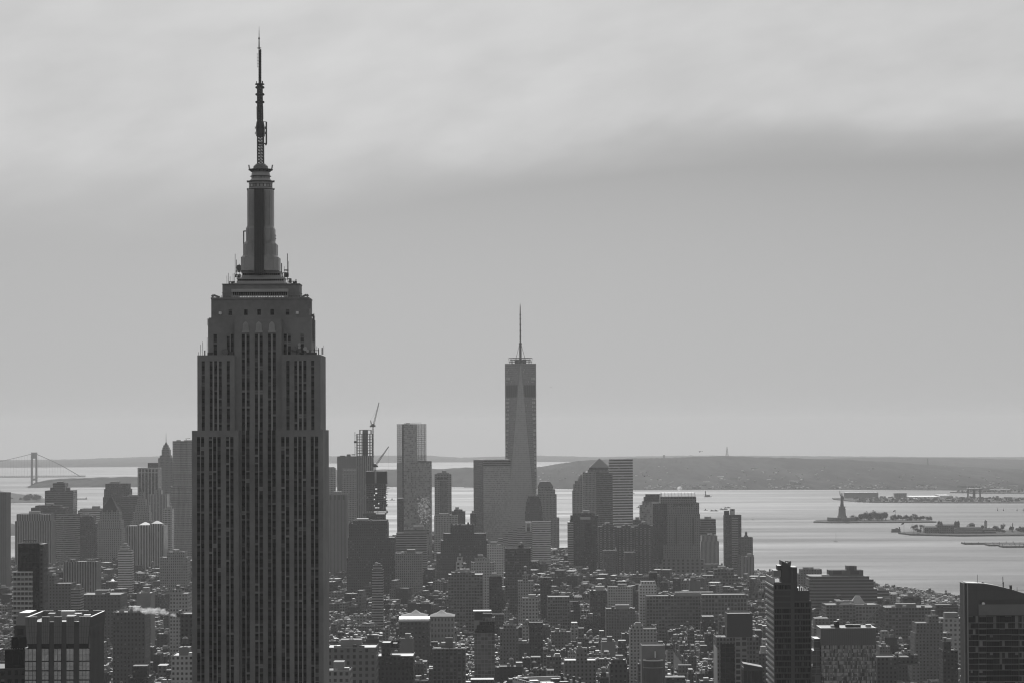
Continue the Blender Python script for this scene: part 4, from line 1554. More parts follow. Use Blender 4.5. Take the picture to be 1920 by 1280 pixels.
def corner_roof():
    """the roof at the bottom edge, seen from its far corner"""
    d = 2000.0
    p = W(961, 1269, d)
    g = land(p.x, d)
    root = thing('flat_roofed_block', 'block with bright white parapet cut by the bottom edge of the photo, centre', 'building', (p.x, d, g), rz=math.radians(17))
    zt = p.z - g
    w, l = 33, 120
    m = MB(F_LIGHT, .8, 4, 4)
    m.box(0, w, -l, 0, 0, zt, faces='flrb')
    m.build('tower', root)
    m = MB(WHITE, .8)
    m.roof([(0, -l), (w, -l), (w, 0), (0, 0)], zt + .01, 2.6, ROOF_D, WHITE, 1.0)
    m.build('roof', root)
    r = random.Random(5)
    for k in range(9):
        m = MB((METAL_D, METAL_L, CONC)[k % 3], r.uniform(.5, 1.5))
        x, y = r.uniform(3, w - 8), -r.uniform(5, 60)
        m.box(x, x + r.uniform(2, 6), y, y + 4, zt - 2.6, zt - 2.6 + r.uniform(1.5, 3.5))
        m.build('cooling_unit', root)
    for k in range(4):
        m = MB(METAL_D)
        x = w - 1.5
        y = -14 - k * 13
        m.cyl(x, y, zt - 2, zt + 3, 1.0, n=8)
        m.build('vent_pipe', root)
    FOOT.append((p.x - 20, p.x + 60, d - 120, d + 15))
    BOXES.append((root['label'], p.x, p.x + 30, d - 100, d, g, g + zt))
    LANDMARKS.append([root['label'], 1010, 1270, d, 'white rimmed flat roof'])


fin_tower(); stepped_dark(); slope_tower(); balcony_tower(); mirror_block(); black_tower(); corner_roof()
# ---------------------------------------------------------------- the distant high-rises
def one_tower():
    D = 5930.0
    b = Bd('tapering_glass_tower', 'tallest glass skyscraper in the distance, tapering in triangular facets to a needle spire', 'skyscraper', D, 976.5, 800)
    X, Z = b.X, b.Z
    K = D / F_PX
    gA = fac('facet_glass', 0.38, 0.32, 0.92, 0.8, 0.0, 0.24, grough=0.16, gspec=1.0, gvar=0.1, var=.1)  # upright facets: brighter reflection put into the glass colour
    gB = fac('facet_glass_dark', 0.21, 0.16, 0.92, 0.8, 0.06, 0.2, grough=0.2, gspec=0.8, gvar=0.15, var=.1)  # same glass darkened: dimmer reflection of the side facets in its colour
    r = 29.0 * K
    z0, z1 = 57.0, Z(683)
    yc = 30.0
    B_ = [(-r, yc - r), (r, yc - r), (r, yc + r), (-r, yc + r)]
    T_ = [(0, yc - r), (r, yc), (0, yc + r), (-r, yc)]
    FL = 4.1
    mA, mB = MB(gA, 1, 3.2, FL), MB(gB, 1, 3.2, FL)
    base = MB(gB, .8, 3, 5)
    base.prism(B_, 0, z0, cap=False)
    b.part('base', base)
    for i in range(4):
        j = (i + 1) % 4
        p, q, t, u = B_[i], B_[j], T_[i], T_[j]
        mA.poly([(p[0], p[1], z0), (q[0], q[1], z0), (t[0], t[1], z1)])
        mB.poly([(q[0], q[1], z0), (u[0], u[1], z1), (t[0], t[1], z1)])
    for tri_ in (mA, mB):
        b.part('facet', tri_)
    # paler floors along the outer edges of the side facets
    mC = MB(fac('lit_floors', 0.14, 0.36, 0.86, 0.62, 0.3, 0.12, grough=0.2, gspec=0.8, gvar=0.3), 1, 3.2, 8.2)  # floor bands with a paler glass colour
    for s in (-1, 1):
        for za, zb in ((Z(940), Z(840)), (Z(838), Z(800)), (Z(798), Z(772)), (Z(770), Z(746)), (Z(716), Z(707))):
            k1 = .34
            def pt(z, k):
                t = (z - z0) / (z1 - z0)
                o_, i_ = (s * r, yc - r + r * t), (s * r * (1 - t), yc - r)
                return (o_[0] + (i_[0] - o_[0]) * k + s * .15, o_[1] + (i_[1] - o_[1]) * k - .25, z)
            f = [pt(za, .04), pt(za, min(.9, k1 * 1.0)), pt(zb, k1), pt(zb, .04)]
            mC.poly(f[::-1] if s > 0 else f)
    b.part('lit_floor', mC)['kind'] = 'stuff'  # the paler floor bands
    e = MB(plain('edge_steel', 0.34, 0.3, 0.1, 0.1, metal=0.6))
    for i in range(4):
        j = (i + 1) % 4
        e.bar((B_[i][0], B_[i][1], z0), (T_[i][0], T_[i][1], z1), .9)
        e.bar((B_[j][0], B_[j][1], z0), (T_[i][0], T_[i][1], z1), .9)
    b.part('facet_edge', e)
    m = MB(gB, .8, 4, 4)
    m.prism(T_, z1, z1 + 2.5, top=ROOF_D)
    for i in range(4):
        j = (i + 1) % 4
        m.bar((*T_[i], z1 + 1.3), (*T_[j], z1 + 1.3), 1.6, e.mat)
    b.part('parapet', m)
    # louvred plant floors
    m = MB(plain('plant_louvre', 0.045, 0.6, 0.2, 0.1))
    za, zb = Z(744), Z(721)
    def edge_x(z, s):  # on the front-right/left facets
        t = (z - z0) / (z1 - z0)
        return t
    for s in (-1, 1):
        ta, tb = (za - z0) / (z1 - z0), (zb - z0) / (z1 - z0)
        def pt(t, side):
            # outer vertex runs B(+-r, -r) -> T(+-r, 0); inner runs B(+-r,-r) -> T(0,-r)
            o_ = (s * r, yc - r + r * t)
            i_ = (s * r * (1 - t), yc - r)
            k = side
            return (o_[0] + (i_[0] - o_[0]) * k + s * .25, o_[1] + (i_[1] - o_[1]) * k - .35)
        for k in range(5):
            k0, k1 = .08 + k * .17, .08 + k * .17 + .155
            a_, b_ = pt(ta, k0), pt(ta, k1)
            c_, d_ = pt(tb, k1), pt(tb, k0)
            f = [(*a_, za), (*b_, za), (*c_, zb), (*d_, zb)]
            m.poly(f[::-1] if s > 0 else f)
    b.part('plant_louvre', m)
    m = MB(METAL_D)
    zr = z1 + 3
    m.cyl(0, yc, zr, zr + 6, 12, 12, 16, STONE_D)
    for k, (rad, zz) in enumerate(((24, 3.5), (21.5, 7), (24.5, 10.5))):
        n = 20
        P = [(math.cos(2 * math.pi * i / n) * rad, yc + math.sin(2 * math.pi * i / n) * rad, zr + zz) for i in range(n)]
        for i in range(n):
            m.bar(P[i], P[(i + 1) % n], 1.0)
            if i % 2 == 0:
                m.bar((P[i][0] * .92, yc + (P[i][1] - yc) * .92, zr), P[i], .6)
    b.part('ring', m)
    m = MB(METAL_D)
    zt = Z(567.5)
    pts = [(zr, 2.6), (Z(645), 2.4), (Z(643), 3.4), (Z(641), 1.6), (Z(585), 1.15), (Z(575), .9), (zt, .15)]
    for (a, ra), (c, rc) in zip(pts, pts[1:]):
        m.cyl(0, yc, a, c, ra, rc, 8, tone=1)
    for y in (630, 619, 608, 597, 589):
        m.cyl(0, yc, Z(y) - .6, Z(y) + .6, 2.2, 2.2, 8, bottom=True)
    b.part('spire', m)
    m = MB(METAL_D)
    for i in range(6):
        a = math.pi / 6 + i * math.pi / 3
        m.bar((math.cos(a) * 13, yc + math.sin(a) * 13, zr + 3), (math.cos(a) * 2, yc + math.sin(a) * 2, Z(645)), .55)
    b.part('stay_cable', m)
    FOOT.append((b.o.x - 40, b.o.x + 40, D - 15, D + 80))
    BOXES.append((b.label, b.o.x - r, b.o.x + r, D, D + 60, b.g, b.g + z1))


def corner_tower(name, label, cat, corners, ytop, sty, tone=1.0, bay=4, flr=4, n=2, tones=None, sty2=None, par=0.9):
    """a block turned to us: corners = (px, d) of its left, near and right edges"""
    (pl, dl), (pc, dc), (pr, dr) = corners
    b = Bd(name, label, cat, dc, pc, ytop)
    P = []
    for px, d in corners:
        p = W(px, ytop, d)
        P.append((p.x - b.o.x, d - dc))
    far = (P[0][0] + P[2][0] - P[1][0], P[0][1] + P[2][1] - P[1][1])
    zt = b.Z(ytop)
    pl_ = [P[0], P[1], P[2], far]
    b.poly('tower', pl_, 0, zt, ASTYLE[sty], bay, flr, tone)
    b.pl, b.zt = pl_, zt
    return b


one_tower()
S = simple
# --- far left group
S('slab_tower', 'grey slab tower cut by the left edge of the photo', 'office tower', 4500, 40, [(-60, 12, 923)], 'P', .8, 3, 4, 1)
b = S('shouldered_courthouse', 'broad pale-grey tower with rows of tiny windows behind the slim black glass tower', 'office tower', 5150, 45, [(28, 97, 976), (31, 95, 963, 1.5)], 'V', .75, 4.5, 12, 1)
S('office_slab', 'dark flat-topped block rising behind the broad pale-grey tower at left', 'office tower', 5700, 50, [(58, 122, 951), (66, 112, 947, 6)], 'RD', 1.0, 4, 4.2, 1)
b = S('massive_dark_tower', 'dark tower with a square raised top standing against the water at left', 'office tower', 6300, 60, [(84, 137, 919), (99, 121.5, 905, 8)], 'RD', .9, 4, 4.2, 1)
b.dep = 10
for p0, p1, y in ((94, 98, 913), (124, 131, 913), (107, 119, 902.5)):
    m = MB(METAL_D); m.box(b.X(p0, y), b.X(p1, y), 10, 18, b.Z(920 if y > 905 else 905), b.Z(y)); b.part('roof_plant', m)
corner_tower('banded_block', 'block with horizontal pale bands left of the pyramid-roofed courthouse', 'office block', ((105.5, 5320), (120.5, 5300), (150, 5325)), 963.5, 'R', .8, 4, 3.8)
S('dark_terraced_block', 'dark stepped block between the banded block and the pyramid-roofed courthouse', 'office block', 5500, 50, [(140, 182, 980), (143, 174, 967, 5)], 'D', 1.0, 3.5, 4, 1)
S('long_pale_terminal', 'long low pale building by the water beside the tall dark square-topped tower', 'building', 6350, 60, [(146, 196, 956), (150, 192, 953, 6)], 'RL', .95, 5, 4.5, 1)
S('shouldered_tower', 'dark tower with stepped shoulders behind the pyramid-roofed courthouse', 'office tower', 6400, 55, [(193, 243, 931), (195, 242, 916, 1), (197.5, 239.5, 906, 2)], 'D', 1.1, 4, 4, 1)


def courthouse():
    b = Bd('pyramid_roofed_tower', 'courthouse tower with dark pyramid roof and tiny windows, left of the tiered civic tower', 'tower', 5400, 205, 960)
    b.vol('tower', 181.5, 228.5, 990, None, 0, 48, F_STONE, 4, 4, .95)
    b.vol('setback', 184, 226.5, 975, 991, 1, 46, F_STONE, 4, 4, .95)
    t = b.vol('setback', 187, 223.5, 959, 976, 2, 44, F_STONE, 4.5, 4.5, .85)
    m = MB(plain('slate_roof', 0.045, 0.9, 0.2, 0.2, spec=.05))
    x0, x1, y0, y1, z = t
    m.prism([(x0 + 1, y0 + 1), (x1 - 1, y0 + 1), (x1 - 1, y1 - 1), (x0 + 1, y1 - 1)], z - .5, b.Z(932), pl2=[((x0 + x1) / 2 - 1.5, (y0 + y1) / 2 - 2), ((x0 + x1) / 2 + 1.5, (y0 + y1) / 2 - 2), ((x0 + x1) / 2 + 1.5, (y0 + y1) / 2 + 2), ((x0 + x1) / 2 - 1.5, (y0 + y1) / 2 + 2)])
    for k in range(4):
        x = x0 + (x1 - x0) * (k + .5) / 4
        m.box(x - 1, x + 1, y0 + 1.2, y0 + 6, z, z + 4, STONE)
    b.part('pyramid_roof', m)
    m = MB(METAL_D)
    m.bar(((x0 + x1) / 2, (y0 + y1) / 2, b.Z(932)), ((x0 + x1) / 2, (y0 + y1) / 2, b.Z(925.5)), 1.1)
    b.part('finial', m)


def spire_tower():
    b = Bd('art_deco_spire_tower', 'art deco tower tapering to a thin spire, behind the tall rippled tower at left', 'skyscraper', 6900, 309, 880)
    tiers = [(294.5, 325, 867, 0), (296.5, 322.5, 858, 2), (299.5, 319.5, 853, 4), (303, 317.5, 842, 6), (304.5, 316, 838, 8), (306, 314.5, 834, 10)]
    yb = None
    for i, (p, q, y, f) in enumerate(tiers):
        t = b.vol('tower' if i == 0 else 'setback', p, q, y, yb, f, 44 - f, F_STONE, 3, 4, .62)
        yb = y + 1.2
    m = MB(METAL_D)
    xc, yc = (t[0] + t[1]) / 2, (t[2] + t[3]) / 2
    m.cyl(xc, yc, t[4] - 1, b.Z(828.5), 5, 1.2, 8)
    m.cyl(xc, yc, b.Z(828.5), b.Z(811), .8, .2, 6)
    b.part('spire', m)


def rippled_tower():
    b = Bd('rippled_tower', 'very tall slim tower with pale rippled grid, just left of the great dark skyscraper', 'apartment tower', 5900, 340, 860)
    K = 5900 / F_PX
    X, Z = b.X, b.Z
    ft = fac('rippled_grid', 0.30, 0.06, 0.55, 0.6, 0.1, 0.2, grough=.2)
    for nm, p0, p1, yt, ybm, dp, off in (('tower', 318.5, 362, 942, None, 34, 0), ('setback', 320.5, 362, 911, 943, 33, .8), ('setback', 323.5, 362, 826, 912, 32, 1.6)):
        m = MB(ft, 1, 3.2, 3.6)
        x0, x1 = X(p0, yt), X(p1, yt)
        n = 22
        za, zb = (0 if ybm is None else Z(ybm)), Z(yt)
        h = 10
        def prof(x, z):
            return off + 1.1 * math.sin(x * .55 + 1.3 * math.sin(z * .035)) + (3.5 if 16 < x - x0 < 30 else 0)
        for i in range(n):
            xa, xb = x0 + (x1 - x0) * i / n, x0 + (x1 - x0) * (i + 1) / n
            for j in range(h):
                z_, z2 = za + (zb - za) * j / h, za + (zb - za) * (j + 1) / h
                m.poly([(xa, prof(xa, z_), z_), (xb, prof(xb, z_), z_), (xb, prof(xb, z2), z2), (xa, prof(xa, z2), z2)])
        m.box(x0, x1, off + 4.6, dp, za, zb, faces='lrbt', top=ROOF_L)
        m.box(x0, x1, off - .9, off + 4.6, za, zb, faces='lrt', top=ROOF_L)
        b.part(nm, m)
    m = MB(CONC)
    m.box(X(330, 825), X(337, 825), 8, 18, Z(826), Z(824))
    m.box(X(344, 825), X(360, 825), 8, 20, Z(826), Z(824.5))
    b.part('penthouse', m)
    m = MB(METAL_D)
    m.bar((X(348, 822), 12, Z(825)), (X(348, 822), 12, Z(821.5)), .8)
    m.bar((X(346, 822), 12, Z(822)), (X(355.5, 821), 12, Z(821)), .8)
    b.part('roof_crane', m)
    FOOT.append((b.o.x - 40, b.o.x + 40, 5880, 5960))
    BOXES.append((b.label, b.o.x + X(318, 940), b.o.x + X(362, 940), 5900, 5934, b.g, b.g + Z(826)))


courthouse(); spire_tower(); rippled_tower()
b = S('striped_bank_tower', 'flat-topped tower with white vertical fins between dark glass, beside the art deco spire tower', 'office tower', 6500, 60, [(258, 297, 876)], 'K', 2.4, 3, 4, 0)
m = MB(WHITE, .55)
for k in range(7):
    px = 258.3 + k * 6.25
    m.box(b.X(px, 900), b.X(px + 1.7, 900), -.8, -.05, 0, b.Z(886))
m.box(b.X(258, 880), b.X(297, 880), -.8, -.05, b.Z(886), b.Z(884.5))
m.box(b.X(258, 880), b.X(297, 880), -.8, -.05, b.Z(878.6), b.Z(875.8))
for k in range(7):
    px = 258.3 + k * 6.25
    m.box(b.X(px, 880), b.X(px + 1.9, 880), -.8, -.05, b.Z(884.5), b.Z(878.6))
b.part('fin', m)
b.vol('setback', 277, 297, 867, 877.5, 12, 40, F_DARK, 4, 4, 1.1)
b = Bd('wedding_cake_tower', 'tiered civic tower with colonnades and a small pinnacle, below the white-finned tower', 'tower', 5750, 265, 930)
yb = None
for i, (p, q, y) in enumerate(((245, 285, 976), (249, 280, 960), (253.5, 279, 947), (257.5, 273, 935), (260, 271, 929), (262, 269, 922))):
    t = b.vol('tower' if not i else 'setback', p, q, y, yb, i * 3.5, 40 - i * 3.5, F_STONE, 3.2, 4, .85)
    yb = y + 1.2
m = MB(STONE_D)
m.cyl((t[0] + t[1]) / 2, (t[2] + t[3]) / 2, t[4] - .5, b.Z(915), 3, .5, 8)
m.cyl((t[0] + t[1]) / 2, (t[2] + t[3]) / 2, b.Z(915), b.Z(910.5), .5, .2, 6)
b.part('pinnacle', m)
S('pale_slab', 'pale grey slab with a lit roof edge in front of the art deco spire tower', 'office tower', 6050, 45, [(279.5, 313, 926), (291, 302, 918, 8)], 'V', 1.0, 3, 4, 1)
S('dark_slab', 'dark plain slab between the stepped-shoulder tower and the white-finned tower', 'office tower', 6150, 45, [(228, 262, 930.5)], 'RD', .9, 3, 4, 1)
S('white_gridded_block', 'light gridded block at the foot of the rippled tower', 'building', 5600, 40, [(306, 322, 953.5)], 'N', 1.4, 3, 4, 1)


def twin_roof():
    b = Bd('twin_capped_building', 'civic building with vertical dark bays and two white pyramid-capped wings', 'building', 5000, 270, 990)
    b.vol('tower', 236, 307, 985, None, 0, 60, F_VERT, 4.5, 14, 1.0)
    for p, q, y, f in ((257, 283, 983.5, -5), (281, 304, 981, -2)):
        t = b.vol('wing', p, q, y, None, f, 30, F_VERT, 4.5, 14, 1.15)
        m = MB(ROOF_L, 1.7)
        x0, x1, y0, y1, z = t
        c = ((x0 + x1) / 2, (y0 + y1) / 2)
        w = (x1 - x0) * .42
        m.prism([(c[0] - w, y0 + 3), (c[0] + w, y0 + 3), (c[0] + w, y1 - 3), (c[0] - w, y1 - 3)], z - .4, z + 4.5, pl2=[(c[0] - 1.5, c[1] - 1), (c[0] + 1.5, c[1] - 1), (c[0] + 1.5, c[1] + 1), (c[0] - 1.5, c[1] + 1)])
        b.part('pyramid_roof', m)


twin_roof()
S('white_setback_tower', 'slender white apartment tower with a stepped top in the low city at left', 'apartment tower', 4250, 25, [(221, 247, 1036), (222, 245.5, 1031, 1.5), (225, 240, 1023.5, 4)], 'RL', .85, 3, 3.5, 2)
S('brick_court_block', 'block with two raised wings and lit roof edges right of the slim black tower', 'building', 3950, 40, [(119, 182, 1052), (126, 141, 1047.5, 5), (158, 176, 1047.5, 5.5)], 'V', .7, 3.5, 8, 0)
S('tall_brick_block', 'brown brick block with many small windows directly right of the slim black tower', 'building', 3300, 35, [(80, 133, 1093), (81, 102, 1078, 3)], 'B', 1.0, 3.5, 3.6, 2)
S('ribbed_block', 'narrow ribbed block on the right of the many-windowed brick block at left', 'building', 3250, 30, [(133, 150, 1104)], 'R', .9, 3, 3, 1)
S('long_brick_range', 'long dark brick range at left with a roof edge running away from us', 'building', 3400, 60, [(150, 226, 1114)], 'B', .8, 4, 4, 3)
S('pale_corner_block', 'pale block with small windows beside the great skyscraper at left, lit cornice', 'building', 3150, 40, [(318, 352, 1112), (322, 340, 1104, 5)], 'L', .62, 3.5, 4, 2)
S('plain_blank_block', 'pale block with a blank wall, left of the great skyscraper below the pale corner block', 'building', 3200, 35, [(256, 283, 1111)], 'C', 1.0, 7, 6, 2)
S('hotel_block', 'rounded-top stone apartment block left of the great skyscraper, lit roof edges', 'building', 4250, 45, [(300, 351, 1044), (313, 346, 1034, 4)], 'S', .9, 3, 4, 2)
S('steam_brick_block', 'dark brick block beneath the drifting white steam at left', 'building', 2700, 40, [(211, 272, 1147)], 'B', .75, 3.5, 4, 2)
S('white_terrace_block', 'white windowed block with cornice at the foot of the great skyscraper, bottom left', 'building', 2250, 40, [(321, 362, 1228)], 'L', .75, 3.4, 4, 2, tank=True)
S('flat_pale_block', 'pale blank-walled block below the dark brick steam block at left', 'building', 3200, 30, [(215, 241, 1169), (242, 256, 1176, 2)], 'C', .9, 9, 9, 1)
S('chimney_block', 'dark block with a pale end wall close to the left side of the great skyscraper', 'building', 2500, 35, [(338, 362, 1150), (331, 340, 1156, 1.0)], 'D', 1.2, 3.5, 4, 1)

# --- between the great tower and the glass tower
S('slim_grey_tower', 'slim pale-grey tower emerging right behind the great skyscraper', 'office tower', 6000, 30, [(612, 628, 876.5), (612, 626, 875, 4)], 'N', 1.1, 3, 4, 0)
b = S('windowless_tower', 'windowless ribbed grey tower immediately right of the great skyscraper', 'telephone building', 4800, 40, [(610, 650, 927)], 'P', .95, 6, 30, 1)
m = MB(METAL_D)
for k in range(4):
    m.box(b.X(618 + k * 8.2, 935), b.X(621.5 + k * 8.2, 935), -.5, .3, b.Z(936), b.Z(927.5))
b.part('vent_shaft', m)
S('dark_flat_tower', 'broad dark flat-topped tower behind the scaffolded steel frame', 'office tower', 6350, 45, [(632, 668, 855), (637, 646, 853.5, 8), (650, 656, 851, 9), (659, 665, 851, 9.5)], 'P', .55, 4, 30, 0)
b = S('slotted_top_tower', 'pale ribbed tower with bright top slots, in front of the broad dark flat tower', 'office tower', 5500, 40, [(641.5, 670, 888), (642.5, 668, 883.5, 1), (641.5, 670, 878, .3)], 'N', 1.15, 3, 3.6, 0)
m = MB(WHITE, .5)
for k in range(4):
    m.box(b.X(644 + k * 6.1, 881), b.X(648.6 + k * 6.1, 881), .1, .28, b.Z(882.6), b.Z(879.2))
b.part('top_slot', m)


def building_site():
    b = Bd('steel_frame_tower', 'tower under construction with open steel floors above a clad lower half', 'unfinished tower', 5350, 683, 870)
    X, Z = b.X, b.Z
    b.vol('tower', 668, 699.5, 854, None, 0, 34, F_VERT, 3.4, 3.8, .72)
    def frame(name, p0, p1, ya, yb, nx, nz, f, dp, w=1.1):
        m = MB(METAL_D)
        x0, x1 = X(p0, yb), X(p1, yb)
        for j in range(nz + 1):
            z = Z(ya) + (Z(yb) - Z(ya)) * j / nz
            for yy in (f, f + dp):
                m.box(x0, x1, yy, yy + w, z - w / 2, z + w / 2, bottom=True)
            m.box(x0 + 2, x1 - 2, f + w, f + dp, z - .25, z, bottom=True) if j % 2 == 0 else None
            for k in (0, nx):
                x = x0 + (x1 - x0) * k / nx
                m.bar((x, f, z), (x, f + dp, z), w)
        for k in range(nx + 1):
            x = x0 + (x1 - x0) * k / nx
            for yy in (f, f + dp):
                m.bar((x, yy, Z(ya)), (x, yy, Z(yb)), w)
        m.build(name, b.root)
    frame('steel_frame', 668.5, 697.5, 854.5, 813, 6, 8, 1, 30)
    frame('steel_frame', 674, 695, 813, 805.5, 3, 1, 3, 24)
    m = MB(plain('core_concrete', 0.13, .85, .2, .2))
    m.box(X(679, 830), X(688.5, 830), 12, 22, Z(854), Z(805))
    b.part('lift_core', m)
    m = MB(METAL_D)
    m.bar((X(665.3, 830), 5, Z(854)), (X(665.3, 830), 5, Z(809)), .9)
    m.box(X(663.4, 828), X(668, 828), 3, 7, Z(829.5), Z(826))
    for y in (815, 826, 838, 850):
        m.bar((X(665.3, y), 5, Z(y)), (X(669, y), 5, Z(y)), .4)
    b.part('hoist', m)


def crane(label, d, px, ybase, yslew, jib, back, w=2.2):
    o = W(px, ybase, d)
    root = thing('tower_crane', label, 'crane', (o.x, d, o.z), 'tower cranes over the building sites')
    x_ = lambda p, y: W(p, y, d).x - o.x
    z_ = lambda y: W(px, y, d).z - o.z
    def lat(name, a, c, wa, wb, n, t):
        m = MB(METAL_D)
        a, c = Vector(a), Vector(c)
        dr = (c - a).normalized()
        s = dr.cross(Vector((0, 1, 0))).normalized()
        f = Vector((0, 1, 0))
        pr = None
        for i in range(n + 1):
            p = a + (c - a) * i / n
            w_ = (wa + (wb - wa) * i / n) / 2
            cur = [p + s * w_ + f * w_, p - s * w_ + f * w_, p - s * w_ - f * w_, p + s * w_ - f * w_]
            for k in range(4):
                if pr:
                    m.bar(pr[k], cur[k], t)
                    if k % 2 == i % 2 or k in (0, 2):
                        m.bar(pr[k], cur[(k + 1) % 4], t * .7)
            pr = cur
        m.build(name, root)
    zs = z_(yslew)
    lat('mast', (0, 0, 0), (0, 0, zs), w, w, max(6, int(zs / 4)), .55)
    m = MB(METAL_D)
    m.box(-4.5, 4.5, -2, 2, zs - 1, zs + 2.2, bottom=True)
    m.box(-2, 2, -1.6, 1.6, zs + 2.2, zs + 4.5)
    m.build('slewing_deck', root)
    jx, jz = x_(*jib), z_(jib[1])
    lat('jib', (1.0, 0, zs + 2.5), (jx, 0, jz), 2.4, 1.0, 16, .5)
    bx, bz = x_(*back), z_(back[1])
    lat('gantry', (-2.5, 0, zs + 2), (bx, 0, bz), 1.8, .8, 4, .5)
    m = MB(METAL_D)
    m.bar((bx, 0, bz), (1 + (jx - 1) * .75, 0, zs + 2.5 + (jz - zs - 2.5) * .75), .18)
    m.bar((jx, 0, jz), (jx, 0, max(0, jz - 40)), .12)
    m.build('cable', root)
    m = MB(CONC)
    m.box(-6, -3, -1.8, 1.8, zs - 1.5, zs + 1.5)
    m.build('counterweight', root)


building_site()
crane('tall tower crane with steep jib beside the open steel frame', 5360, 699.6, 856, 798.5, (710.6, 754), (694.8, 787.5))
crane('shorter tower crane on the dark netted building, jib tilted right', 4720, 703.5, 884, 874, (728.8, 836.5), (701, 868))


def netted():
    b = Bd('netted_building', 'dark unfinished tower wrapped in netting with ragged scaffolding on its right', 'unfinished tower', 4700, 705, 890)
    X, Z = b.X, b.Z
    b.vol('tower', 687, 722, 964, None, 0, 32, F_DARK, 4, 4, .8)
    net = plain('black_net', 0.022, 0.9, 0.15, 0.1)
    m = MB(net)
    m.box(X(685.5, 890), X(724.6, 890), -1, 33, Z(905.5), Z(882.5), top=ROOF_D)
    m.box(X(702.5, 890), X(706, 890), -1.6, -1.05, Z(905), Z(883), STONE)
    b.part('net_wrap', m)
    m = MB(CONC, .5)
    rr = random.Random(11)
    for k in range(15):
        y = 906 + k * 3.9
        ex = rr.choice((0, .8, 1.6, 2.4, 3.2))
        m.box(X(685.5, y), X(722.5 + ex, y), -.8, 31, Z(y + .9), Z(y), bottom=True)
    b.part('floor_slab', m)
    m = MB(F_DARK, .7, 3, 3)
    for k in range(15):
        y = 906 + k * 3.9
        if k < 13:
            for j in range(9):
                if rr.random() < .93:
                    p = 686.5 + j * 4.1
                    m.box(X(p, y), X(p + rr.uniform(2.5, 4.05), y), rr.uniform(.5, 2), 29, Z(y + 3.9), Z(y + .95))
    b.part('infill', m)
    m = MB(METAL_D)
    for k in range(16):
        y = 903 + k * 3.9
        p = rr.uniform(721, 727)
        m.box(X(p - 2, y), X(p, y), -.5, 12, Z(y + rr.uniform(2, 4)), Z(y))
    for p in (700, 708.5):
        m.bar((X(p, 930), -1.2, Z(964)), (X(p, 930), -1.2, Z(905)), .9)
    b.part('scaffold', m)
    m = MB(METAL_D)
    m.box(X(680, 965), X(705, 965), -2.5, -1.2, Z(966.5), Z(961.5))
    b.part('loading_deck', m)


netted()


def telephone():
    b = Bd('brick_exchange', 'huge dark brick setback building below the cranes, rows of tiny windows', 'building', 4300, 690, 1000)
    b.vol('tower', 650, 746, 1045, None, 0, 60, F_BRICK, 3.2, 4, .55)
    b.vol('setback', 652, 740, 1007, 1046.5, 2, 57, F_BRICK, 3.2, 4, .52)
    t = b.vol('setback', 653.5, 726.5, 980, 1008.5, 4, 54, F_BRICK, 3.2, 4, .5)
    b.vol('setback', 664, 726, 974.5, 981.5, 8, 50, F_BRICK, 3.2, 4, .55)
    m = MB(ROOF_L, 1.2)
    m.box(b.X(668, 972), b.X(690, 972), 14, 30, b.Z(975), b.Z(971.5))
    b.part('penthouse', m)
    m = MB(METAL_D)
    for p in (656, 661, 694, 700, 719):
        m.box(b.X(p, 975), b.X(p + 3, 975), 12, 15, b.Z(981), b.Z(977 - b.rr.uniform(0, 4)))
    b.part('roof_plant', m)


telephone()
S('capped_small_tower', 'small pale tower with a bright capped top in front of the huge dark brick building', 'building', 3700, 20, [(697, 718, 1067), (699.5, 715.5, 1059, 2)], 'R', 1.0, 3, 3.4, 1)


